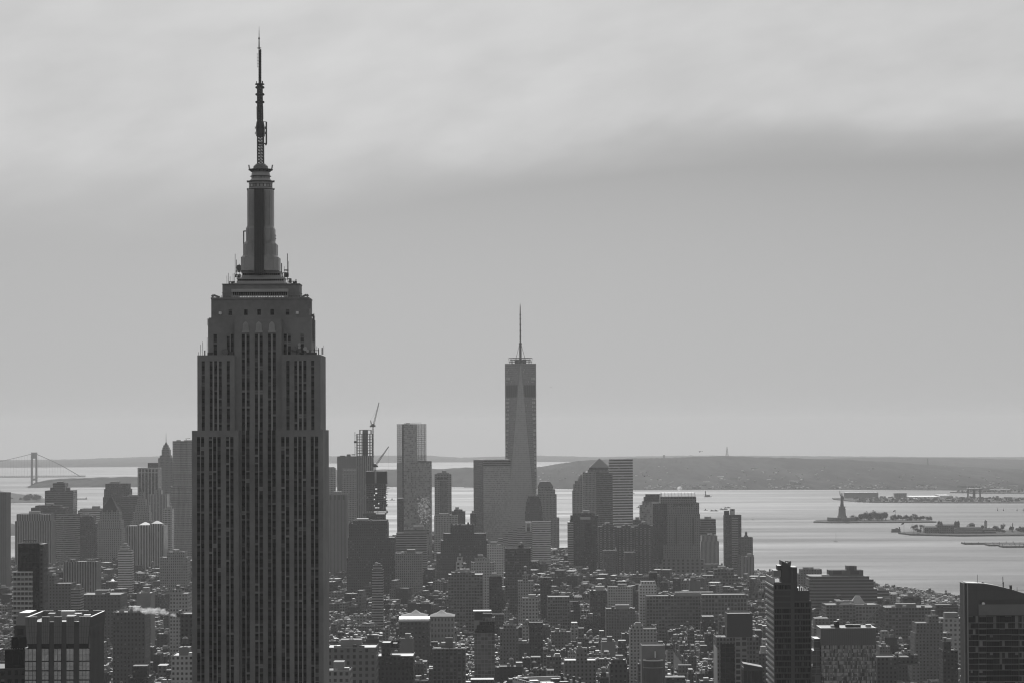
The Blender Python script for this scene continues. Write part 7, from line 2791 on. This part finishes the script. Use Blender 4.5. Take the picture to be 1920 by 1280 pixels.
# two gulls and a helicopter in the air
for lab, px, py, d, s in (('gull in the air right of the needle spire', 1033, 725.5, 1500, .6), ('tiny gull in the sky left of the needle spire', 873, 783, 1900, .45)):
    p = W(px, py, d)
    root = thing('gull', lab, 'bird', p)
    m = MB(plain('gull_grey', .2, .8, .1, 1))
    m.prism([(-.28 * s, -.1), (.28 * s, -.1), (.34 * s, .1), (-.34 * s, .1)], -.08, .1)
    m.poly([(-.1 * s, 0, .05), (.1 * s, .3, .05), (.7 * s, .3, .38 * s), (.6 * s, .1, .42 * s)])
    m.poly([(.1 * s, 0, .05), (-.1 * s, .3, .05), (-.7 * s, .3, .3 * s), (-.6 * s, .1, .36 * s)])
    m.build('body', root)
for lab, px, py, d in (('helicopter in the haze above the harbour hills', 1312, 846, 7500), ('helicopter flying low over the water before the far hills', 1208.5, 891.5, 7000)):
    p = W(px, py, d)
    root = thing('helicopter', lab, 'helicopter', p, 'helicopters over the harbour')
    m = MB(METAL_D)
    rings = [(-2.6, .15), (-1.9, .9), (-.4, 1.2), (1.2, 1.0), (2.2, .45), (2.6, .3), (7.4, .14)]
    pr = None
    for x, r in rings:
        cur = [(x, math.cos(t) * r, math.sin(t) * r + (.4 if x > 2 else 0)) for t in [2 * math.pi * i / 8 for i in range(8)]]
        if pr:
            for i in range(8):
                m.poly([pr[i], cur[i], cur[(i + 1) % 8], pr[(i + 1) % 8]])
        pr = cur
    m.box(6.8, 7.6, -.06, .06, .2, 2.0)
    for y in (-.9, .9):
        m.bar((-2, y, -1.7), (1.6, y, -1.7), .14)
        m.bar((-1, y * .6, -.9), (-1, y, -1.7), .1)
        m.bar((.7, y * .6, -.9), (.7, y, -1.7), .1)
    m.build('fuselage', root)
    m = MB(METAL_D)
    m.bar((0, 0, 1.1), (0, 0, 1.7), .3)
    for a in (.2, .2 + math.pi / 2):
        m.bar((-5.2 * math.cos(a), -5.2 * math.sin(a), 1.7), (5.2 * math.cos(a), 5.2 * math.sin(a), 1.7), .22)
    m.build('rotor', root)

# houses scattered over the far hillside: too many and small to count
hs = MB(plain('hill_house', 0.42, .7, .1, .05))
rr = random.Random(21)
dgc = bpy.context.evaluated_depsgraph_get()
dgc.update()
hill = bpy.data.objects['island_hills']
hb = BVHTree.FromPolygons([v.co[:] for v in hill.data.vertices], [tuple(q.vertices) for q in hill.data.polygons])
cnt = 0
while cnt < 620:
    px = rr.uniform(1010, 1925)
    t = rr.random() ** 2.2
    py = 916 - t * 42 if rr.random() < .7 else 913 + rr.uniform(-2, 3)
    a = W(px, py, 8000)
    dirv = (a - Vector((0, 0, HC))).normalized()
    hit = hb.ray_cast(Vector((0, 0, HC)), dirv, 40000)
    if not hit[0]:
        cnt += 1
        continue
    if mnoise.noise((px * .02, py * .06, 5)) < -.12:
        cnt += 1
        continue
    x, y, z = hit[0]
    w, dp, h = rr.uniform(5, 13), rr.uniform(8, 14), rr.uniform(4, 8)
    if rr.random() < .05:
        w, h = rr.uniform(20, 50), rr.uniform(6, 10)
    tn = rr.choice((.25, .35, .45, .6, .8, 1.2))
    hs.box(x - w / 2, x + w / 2, y, y + dp, z - 3, z + h * .6, tone=tn, faces='flrb')
    hs.prism([(x - w / 2, y), (x + w / 2, y), (x + w / 2, y + dp), (x - w / 2, y + dp)], z + h * .6, z + h * 1.1, tone=tn * rr.uniform(.6, 1.3),
             pl2=[(x - w / 2, y + dp * .49), (x + w / 2, y + dp * .49), (x + w / 2, y + dp * .51), (x - w / 2, y + dp * .51)])
    cnt += 1
o = hs.build('hillside_houses')
tag(o, 'pale specks of houses scattered over the hills across the harbour', 'houses', kind='stuff')
# port clutter
pc = MB(CONC, 1)
for k in range(420):
    px = rr.uniform(1600, 1925)
    py = rr.uniform(934.5, 942) if rr.random() < .75 else rr.uniform(921.3, 924)
    if py < 930 and px < 1785:
        continue
    o_ = at_sea(px, py)
    w, h = rr.uniform(3, 16), rr.uniform(2, 9)
    pc.box(o_.x, o_.x + w, o_.y, o_.y + 8, o_.z + 2, o_.z + 4 + h, tone=rr.choice((.15, .2, .3, .4, .5, 2.2)))
o = pc.build('port_clutter')
tag(o, 'containers and sheds crowding the flat port shore', 'containers', kind='stuff')
# ---------------------------------------------------------------- the low city
def free(x0, x1, y0, y1):
    for a, c, d, e in FOOT:
        if x0 < c and x1 > a and y0 < e and y1 > d:
            return False
    return True


rg = random.Random(2024)
GROOF = [(ROOF_D, 1.0), (ROOF_D, .6), (ROOF_D, 1.5), (ROOF_D, .8), (ROOF_L, .9), (ROOF_L, .35), (CONC, .6)]


def lot_spec(cx, cy, w, l, ang, h):
    st = rg.choice(FACES)
    return dict(c=(cx, cy), w=w, l=l, a=ang, h=h, mat=st, tone=rg.choice((.2, .27, .32, .4, .48, .56, .75, 1.0)) * rg.uniform(.9, 1.1),
                roof=rg.choice(GROOF), bay=rg.uniform(2.6, 4.2), flr=rg.uniform(3.3, 4.2), seed=rg.random(),
                tank=rg.random() < (.34 if h > 28 else .12), tier=rg.random() < .22 and h > 22)


def in_view(x, y, z):
    px, py = PX((x, y, z))
    return -60 < px < 1980 and py < 1330


def height(x, y):
    t = rg.random()
    n = mnoise.noise((x * .004, y * .004, 2))
    if y < 2350:
        return rg.uniform(20, 42) if t < .86 else rg.uniform(42, 56)
    if y < 2900:
        return rg.uniform(12, 30) if t < .88 else rg.uniform(30, 46)
    if y < 3900:
        return max(8, rg.uniform(9, 20) + n * 8) if t < .9 else rg.uniform(22, 36)
    if y < 4500:
        return rg.uniform(16, 28) + n * 8 if t < .86 else rg.uniform(28, 46)
    if y < 5300:
        return rg.uniform(18, 42) + n * 10
    return rg.uniform(20, 50)


CAPLINE = [(0, 1050), (360, 1045), (620, 1048), (740, 1003), (850, 988), (1000, 1012), (1050, 1025), (1120, 1070), (1230, 1072), (1345, 1070), (1415, 1080), (1640, 1098), (1740, 1122), (1810, 1132), (1920, 1138)]


def capped(x, y, h):
    """the low city keeps under the roof line it has beneath the towers"""
    g = land(x, y)
    px, py = PX((x, y, g + h + 4))
    lim = interp(CAPLINE, px)
    if py < lim:
        h = W(px, lim + 2 + rg.random() * 14, y).z - g - 4
    return max(6.0, h)


LOTS = []
AVE = [-1090, -880, -650, -420, -170, 110, 390, 660, 900, 1130]
y = 1980.0
while y < 3950:
    ave = [a + (70 if y > 3000 else 0) for a in AVE]
    for xa, xb in zip(ave, ave[1:]):
        x = xa + 11
        for row in (0, 1):
            x = xa + 11
            while x < xb - 11:
                w = rg.uniform(5.5, 10) if rg.random() < .66 else rg.uniform(10, 24)
                w = min(w, xb - 11 - x)
                if w < 5:
                    break
                l = rg.uniform(13, 30)
                y0 = y if row == 0 else y + 61 - l
                cx, cy = x + w / 2, y0 + l / 2
                h = capped(cx, cy, height(x, y))
                ok = interp(EAST, cy) + 20 < x and x + w < interp(WEST, cy) - 30
                if ok and in_view(cx, cy, land(cx, cy) + h) and free(x, x + w, y0, y0 + l):
                    if not (3550 < cy < 3840 and 72 < cx < 152):
                        LOTS.append(lot_spec(cx, cy, w - .15, l, 0, h))
                x += w
    y += 79
# below the old grid line the streets turn
A2 = math.radians(-14)
ca, sa = math.cos(A2), math.sin(A2)
v = -1400.0
while v < 3000:
    u = -2200.0
    while u < 2200:
        for row in (0, 1):
            uu = u
            while uu < u + 105:
                w = rg.uniform(7, 20)
                l = rg.uniform(22, 34)
                lu, lv = uu + w / 2, v + (l / 2 if row == 0 else 74 - l / 2)
                cx, cy = lu * ca - lv * sa, 4300 + lu * sa + lv * ca
                if 3985 < cy < 6600 and interp(EAST, cy) + 40 < cx < interp(WEST, cy) - 40:
                    h = capped(cx, cy, height(cx, cy))
                    m_ = max(w, l) * .5
                    if in_view(cx, cy, land(cx, cy) + h) and free(cx - m_, cx + m_, cy - m_, cy + m_):
                        LOTS.append(lot_spec(cx, cy, w - .2, l, A2, h))
                uu += w
        u += 105 + 16
    v += 74 + 15


def lot_build(L, add):
    """add(name) gives the mesh to fill: one for the walls, others for what stands on the roof"""
    r = random.Random(L['seed'])
    w, l, h = L['w'], L['l'], L['h']
    c, s = math.cos(L['a']), math.sin(L['a'])

    def xf(m, fn):
        n0 = len(m.v)
        fn(m)
        ox, oy, oz = L['org']
        for i in range(n0, len(m.v)):
            x, y_, z = m.v[i]
            m.v[i] = (ox + x * c - y_ * s, oy + x * s + y_ * c, oz + z)
    m = add('wall')
    m.tone, m.bay, m.flr, m.z0 = L['tone'], L['bay'], L['flr'], L['org'][2] + h % L['flr']
    hw, hl = w / 2, l / 2

    def body(m):
        m.mat = L['mat']
        z0 = m.z0
        m.z0 = h % L['flr']
        m.box(-hw, hw, -hl, hl, 0, h, faces='flrb')
        if L['tier']:
            m.box(-hw * .8, hw * .8, -hl * .55, hl * .9, h - .85, h + L['flr'] * r.choice((1, 2, 3)), top=L['roof'][0])
        if r.random() < .4:      # cornice
            m.box(-hw - .0, hw + .0, -hl - .5, -hl - .01, h - 1.1, h + .1, STONE, faces='flrtb', bottom=True, tone=L['tone'] * 1.1)
        m.z0 = z0
    xf(m, body)
    m = add('roof')

    def roof(m):
        m.tone = L['roof'][1]
        m.roof([(-hw, -hl), (hw, -hl), (hw, hl), (-hw, hl)], h + .01, .9, L['roof'][0], STONE if r.random() < .7 else CONC, .45)
    xf(m, roof)
    zr = h - .89
    n = r.choice((2, 3, 4, 5, 6, 7))
    for k in range(n):
        t = r.random()
        x, y_ = r.uniform(-.7, .45) * hw, r.uniform(-.8, .5) * hl
        if t < .42:
            m = add('bulkhead')
            bw_, bl_, bh = r.uniform(2.4, min(6, w * .4)), r.uniform(3, 6), r.uniform(2.6, 4.6)
            tt = r.uniform(.4, 1.5)
            xf(m, lambda m: m.box(x, x + bw_, y_, y_ + bl_, zr, zr + bh, r.choice((BRICK, STONE, CONC)), top=r.choice((ROOF_D, ROOF_L, WHITE)), tone=tt))
        elif t < .55:
            m = add('skylight')
            q, q2, hh = r.uniform(1.2, 3.5), r.uniform(1.2, 2.4), r.uniform(.8, 1.8)
            az_ = r.uniform(0, 6.28)

            def sky_(m):
                c_, s_ = math.cos(az_), math.sin(az_)
                P = [(x + a * c_ - b_ * s_, y_ + a * s_ + b_ * c_) for a, b_ in ((-q, -q2), (q, -q2), (q, q2), (-q, q2))]
                T = [(x + a * c_, y_ + a * s_) for a in (-q, q, q, -q)]
                m.prism(P, zr, zr + hh, SHEET, pl2=[(T[0][0], T[0][1]), (T[1][0], T[1][1]), (T[1][0] + .01, T[1][1] + .01), (T[0][0] + .01, T[0][1] + .01)], tone=r.uniform(.5, 1.2))
            xf(m, sky_)
        elif t < .85:
            m = add('cooling_unit')
            q = r.uniform(1.2, 3.2)
            xf(m, lambda m: m.box(x, x + q, y_, y_ + q * r.uniform(.7, 1.6), zr, zr + q * .7, r.choice((METAL_L, SHEET, METAL_D, WHITE)), tone=r.uniform(.5, 1.5)))
        else:
            m = add('chimney')
            hh = r.uniform(2, 5)
            xf(m, lambda m: m.box(x, x + .9, y_, y_ + 1.2, zr, zr + hh, BRICK, tone=1.0))
    if L['tank']:
        m = add('water_tank')
        R0 = r.uniform(1.7, 2.4)
        lg, th = r.uniform(2, 5), R0 * 1.8
        x, y_ = r.uniform(-.4, .4) * hw, r.uniform(-.4, .4) * hl
        tt = r.uniform(.6, 1.5)

        def tank(m):
            m.tone = tt
            m.cyl(x, y_, zr + lg, zr + lg + th, R0, R0 * .96, 8, WOOD)
            for a in range(4):
                q = math.pi / 4 + a * math.pi / 2
                m.bar((x + math.cos(q) * R0 * .8, y_ + math.sin(q) * R0 * .8, zr), (x + math.cos(q) * R0 * .8, y_ + math.sin(q) * R0 * .8, zr + lg), .25, METAL_D)
            m.tone = tt * r.uniform(.7, 1.8)
            m.cyl(x, y_, zr + lg + th, zr + lg + th + R0 * .75, R0 * 1.08, .05, 8, CONE)
        xf(m, tank)


# which of them show: rays from the viewpoint through the picture against rough boxes
vs, fs, own = [], [], []


def rough(x0, x1, y0, y1, z0, z1, who, a=0.0, c=None):
    i = len(vs)
    P = [(x0, y0), (x1, y0), (x1, y1), (x0, y1)]
    if c:
        q, s = math.cos(a), math.sin(a)
        P = [(c[0] + x * q - y * s, c[1] + x * s + y * q) for x, y in P]
    for z in (z0, z1):
        vs.extend((x, y, z) for x, y in P)
    for f in ((0, 1, 5, 4), (1, 2, 6, 5), (2, 3, 7, 6), (3, 0, 4, 7), (4, 5, 6, 7)):
        fs.append(tuple(i + k for k in f))
        own.append(who)


for B in BOXES:
    rough(B[1], B[2], B[3], B[4], B[5], B[6], B[0])
for i, L in enumerate(LOTS):
    cx, cy = L['c']
    g = land(cx, cy)
    L['org'] = (cx, cy, g)
    rough(-L['w'] / 2, L['w'] / 2, -L['l'] / 2, L['l'] / 2, g, g + L['h'] + 2, i, L['a'], (cx, cy))
bv = BVHTree.FromPolygons(vs, fs)
seen, lseen = {}, {}
o0 = Vector((0, 0, HC))
for iy in range(140):
    for ix in range(640):
        px, py = ix * 3 + 1.5, 860 + iy * 3 + 1.5
        d = (W(px, py, 1000) - o0).normalized()
        h = bv.ray_cast(o0, d, 12000)
        if h[2] is not None:
            w = own[h[2]]
            if isinstance(w, int):
                e = seen.setdefault(w, [0, 0, 0])
            else:
                e = lseen.setdefault(w, [0, 0, 0])
            e[0] += 1
            e[1] += px
            e[2] += py
order = sorted(seen, key=lambda i: -seen[i][0])
NUM = 300
chosen = order[:NUM]
# phrases for where each stands: the nearest clearly visible landmark
marks = []
SHORTS = {}
for lab, px, py, d, nm_ in LANDMARKS:
    SHORTS[lab] = nm_
    if lab in lseen and lseen[lab][0] > 12:
        n, sx, sy = lseen[lab]
        marks.append((lab, sx / n, sy / n, d, n))
def short(lab):
    return SHORTS[lab]


cnts = {}
for mk in marks:
    cnts[short(mk[0])] = cnts.get(short(mk[0]), 0) + 1
TONE = lambda t: 'dark' if t < .07 else ('grey' if t < .16 else ('light grey' if t < .3 else 'pale'))
MW = {'small_windows': .18, 'small_dark_windows': .10, 'stone_windows': .30, 'pale_windows': .58, 'brick_windows': .13, 'dark_windows': .065, 'grid_windows': .28, 'loft_windows': .17, 'frame_windows': .30}
taken = {}
groups = {}
for rank, i in enumerate(chosen):
    L = LOTS[i]
    n, sx, sy = seen[i]
    px, py = sx / n, sy / n
    best = sorted((math.hypot((mk[1] - px), (mk[2] - py) * 1.2), mk) for mk in marks if cnts[short(mk[0])] == 1)[:8]
    feat = ('topped by a water tank' if L['tank'] else 'with a raised rear storey' if L['tier'] else 'with a bright roof' if (L['roof'][0] is ROOF_L and L['roof'][1] > .7) else '')
    st = max(2, round(L['h'] / L['flr']))
    size = 'narrow' if L['w'] < 12 else 'broad' if L['w'] > 24 else ''
    hgt = 'low' if L['h'] < 17 else 'tall' if L['h'] > 40 else ''
    tone = TONE(MW[L['mat'].name] * L['tone'])
    cands = []
    for dist_, mk in best:
        dx, dy = px - mk[1], py - mk[2]
        nr = 'just ' if dist_ < 25 else ''
        if abs(dx) > abs(dy) * 1.3:
            rel = 'right of' if dx > 0 else 'left of'
        elif dy > 0:
            rel = 'below'
        else:
            rel = 'above'
        for f_ in ((feat, '') if feat else ('',)):
            head = ' '.join(q for q in (size, hgt, tone, 'building', f_) if q)
            cands.append(f'{head} {nr}{rel} the {short(mk[0])}')
        head = ' '.join(q for q in (hgt, tone, f'{st}-storey building', feat) if q)
        cands.append(f'{head} {nr}{rel} the {short(mk[0])}')
    lab = None
    for c_ in cands:
        if c_ not in taken and len(c_.split()) <= 16:
            lab = c_
            break
    if lab is None:
        lab = cands[0]
    taken[lab] = 1
    org = L['org']
    root = thing('city_building', lab, 'building', org, 'small buildings of the low city', L['a'])
    L2 = dict(L)
    L2['org'] = (0, 0, 0)
    L2['a'] = 0.0
    parts = []

    def add(nm):
        if nm in ('wall', 'roof'):
            for q in parts:
                if q[0] == nm:
                    return q[1]
        m_ = MB()
        parts.append((nm, m_))
        return m_
    lot_build(L2, add)
    for nm, m_ in parts:
        m_.build(nm, root)
rest = MB()
cs = set(chosen)
for i, L in enumerate(LOTS):
    if i in cs:
        continue
    lot_build(L, lambda nm: rest)
tag(rest.build('low_city'), 'countless small roofs and walls filling the low city between the towers', 'buildings', kind='stuff')
print('LOTS', len(LOTS), 'seen', len(seen), 'faces', len(rest.f), 'smallest chosen', seen[chosen[-1]][0])

# bare trees of the square, read as one dark mass
sq = MB(TWIG)
rt = random.Random(77)
for k in range(520):
    x, y_ = rt.uniform(76, 148), rt.uniform(3555, 3835)
    z = land(x, y_)
    h = rt.uniform(8, 14)
    for q in range(50):
        p = Vector((x + rt.gauss(0, 2.6), y_ + rt.gauss(0, 2.6), z + h * rt.uniform(.35, 1)))
        a = Vector((rt.gauss(0, 1), rt.gauss(0, 1), rt.gauss(0, 1))) * .8
        b_ = Vector((rt.gauss(0, 1), rt.gauss(0, 1), rt.gauss(0, 1))) * .6
        sq.poly([tuple(p - a), tuple(p + b_), tuple(p + a)], tone=rt.uniform(.6, 1.6))
tag(sq.build('square_trees'), 'dark mass of bare trees filling a city square at centre right', 'trees', kind='stuff')

# traffic on the avenue that runs straight away from us
body = MB(plain('car_paint', .45, .25, .1, .5))
body.box(-.9, .9, -2.2, 2.2, .35, .95, bottom=True)
body.prism([(-.85, -1.5), (.85, -1.5), (.85, 1.3), (-.85, 1.3)], .95, 1.5, GLASS_D, pl2=[(-.7, -1.0), (.7, -1.0), (.7, .8), (-.7, .8)], top=None)
car0 = body.build('car')
k = 0
for lane in range(4):
    y_ = 2300.0
    while y_ < 3000:
        y_ += rt.uniform(9, 34)
        x = 103 + lane * 3.6
        c = car0 if k == 0 else car0.copy()
        if k:
            COL.objects.link(c)
        k += 1
        c.location = (x, y_, land(x, y_) + .01)
        tag(c, 'small car in the traffic of the avenue at lower right of centre', 'car', 'cars on the avenue')
# ---------------------------------------------------------------- steam and haze
def steam(name, label, px, py, d, L, H, dens, seed, rise=0.0):
    p = W(px, py, d)
    m = MB()
    m.mats = []
    bm_ = MB()
    mt = bpy.data.materials.new(name)
    mt.use_nodes = True
    nt = mt.node_tree
    nt.nodes.remove(nt.nodes['Principled BSDF'])
    pv = nt.nodes.new('ShaderNodeVolumePrincipled')
    t = nt.nodes.new('ShaderNodeTexCoord')
    mp_ = nt.nodes.new('ShaderNodeMapping')
    mp_.inputs['Location'].default_value = (seed, 0, 0)
    nt.links.new(t.outputs['Object'], mp_.inputs['Vector'])
    n = nnoise(nt, 0.22, 5, mp_.outputs[0], .6)
    s = nt.nodes.new('ShaderNodeSeparateXYZ')
    nt.links.new(t.outputs['Object'], s.inputs[0])
    # fade to the ends of the plume
    fx = nmath(nt, 'SUBTRACT', 1.0, nmath(nt, 'POWER', nmath(nt, 'ABSOLUTE', nmath(nt, 'MULTIPLY', s.outputs[0], 2 / L)), 2.0), clamp=True)
    fz = nmath(nt, 'SUBTRACT', 1.0, nmath(nt, 'POWER', nmath(nt, 'ABSOLUTE', nmath(nt, 'MULTIPLY', s.outputs[2], 2 / H)), 2.0), clamp=True)
    fy = nmath(nt, 'SUBTRACT', 1.0, nmath(nt, 'POWER', nmath(nt, 'ABSOLUTE', nmath(nt, 'MULTIPLY', s.outputs[1], 2 / H)), 2.0), clamp=True)
    k = nmath(nt, 'SUBTRACT', n, nmath(nt, 'SUBTRACT', 0.70, nmath(nt, 'MULTIPLY', nmath(nt, 'MULTIPLY', fx, fy), nmath(nt, 'MULTIPLY', fz, 0.35))))
    k = nmath(nt, 'MULTIPLY', nmath(nt, 'MAXIMUM', k, 0.0), dens)
    nt.links.new(k, pv.inputs['Density'])
    pv.inputs['Color'].default_value = (.99, .99, .99, 1)
    pv.inputs['Anisotropy'].default_value = .4
    nt.links.new(pv.outputs[0], nt.nodes['Material Output'].inputs['Volume'])
    bm_.box(-L / 2, L / 2, -H / 2, H / 2, -H / 2, H / 2, mt, bottom=True)
    o = bm_.build(name, loc=p)
    o.rotation_euler.y = rise
    tag(o, label, 'steam', kind='stuff')


steam('drifting_steam', 'white steam drifting left over the roofs beside the great skyscraper', 283, 1144, 2680, 62, 9, 1.7, 3.0, .12)
steam('far_steam', 'small white puff of steam above the massive granite tower', 1274, 915, 5040, 12, 11, 1.2, 9.0)

bx = MB()
hz = bpy.data.materials.new('haze')
hz.use_nodes = True
nt = hz.node_tree
nt.nodes.remove(nt.nodes['Principled BSDF'])
pv = nt.nodes.new('ShaderNodeVolumePrincipled')
pv.inputs['Color'].default_value = (0.95, 0.95, 0.95, 1)
pv.inputs['Density'].default_value = 1 / 41000
pv.inputs['Anisotropy'].default_value = 0.2
nt.links.new(pv.outputs[0], nt.nodes['Material Output'].inputs['Volume'])
bx.box(-16400, 16400, -1800, 44000, -170, 480, hz, bottom=True)
tag(bx.build('haze'), 'pale winter haze lying over the city and harbour', 'haze', kind='stuff')
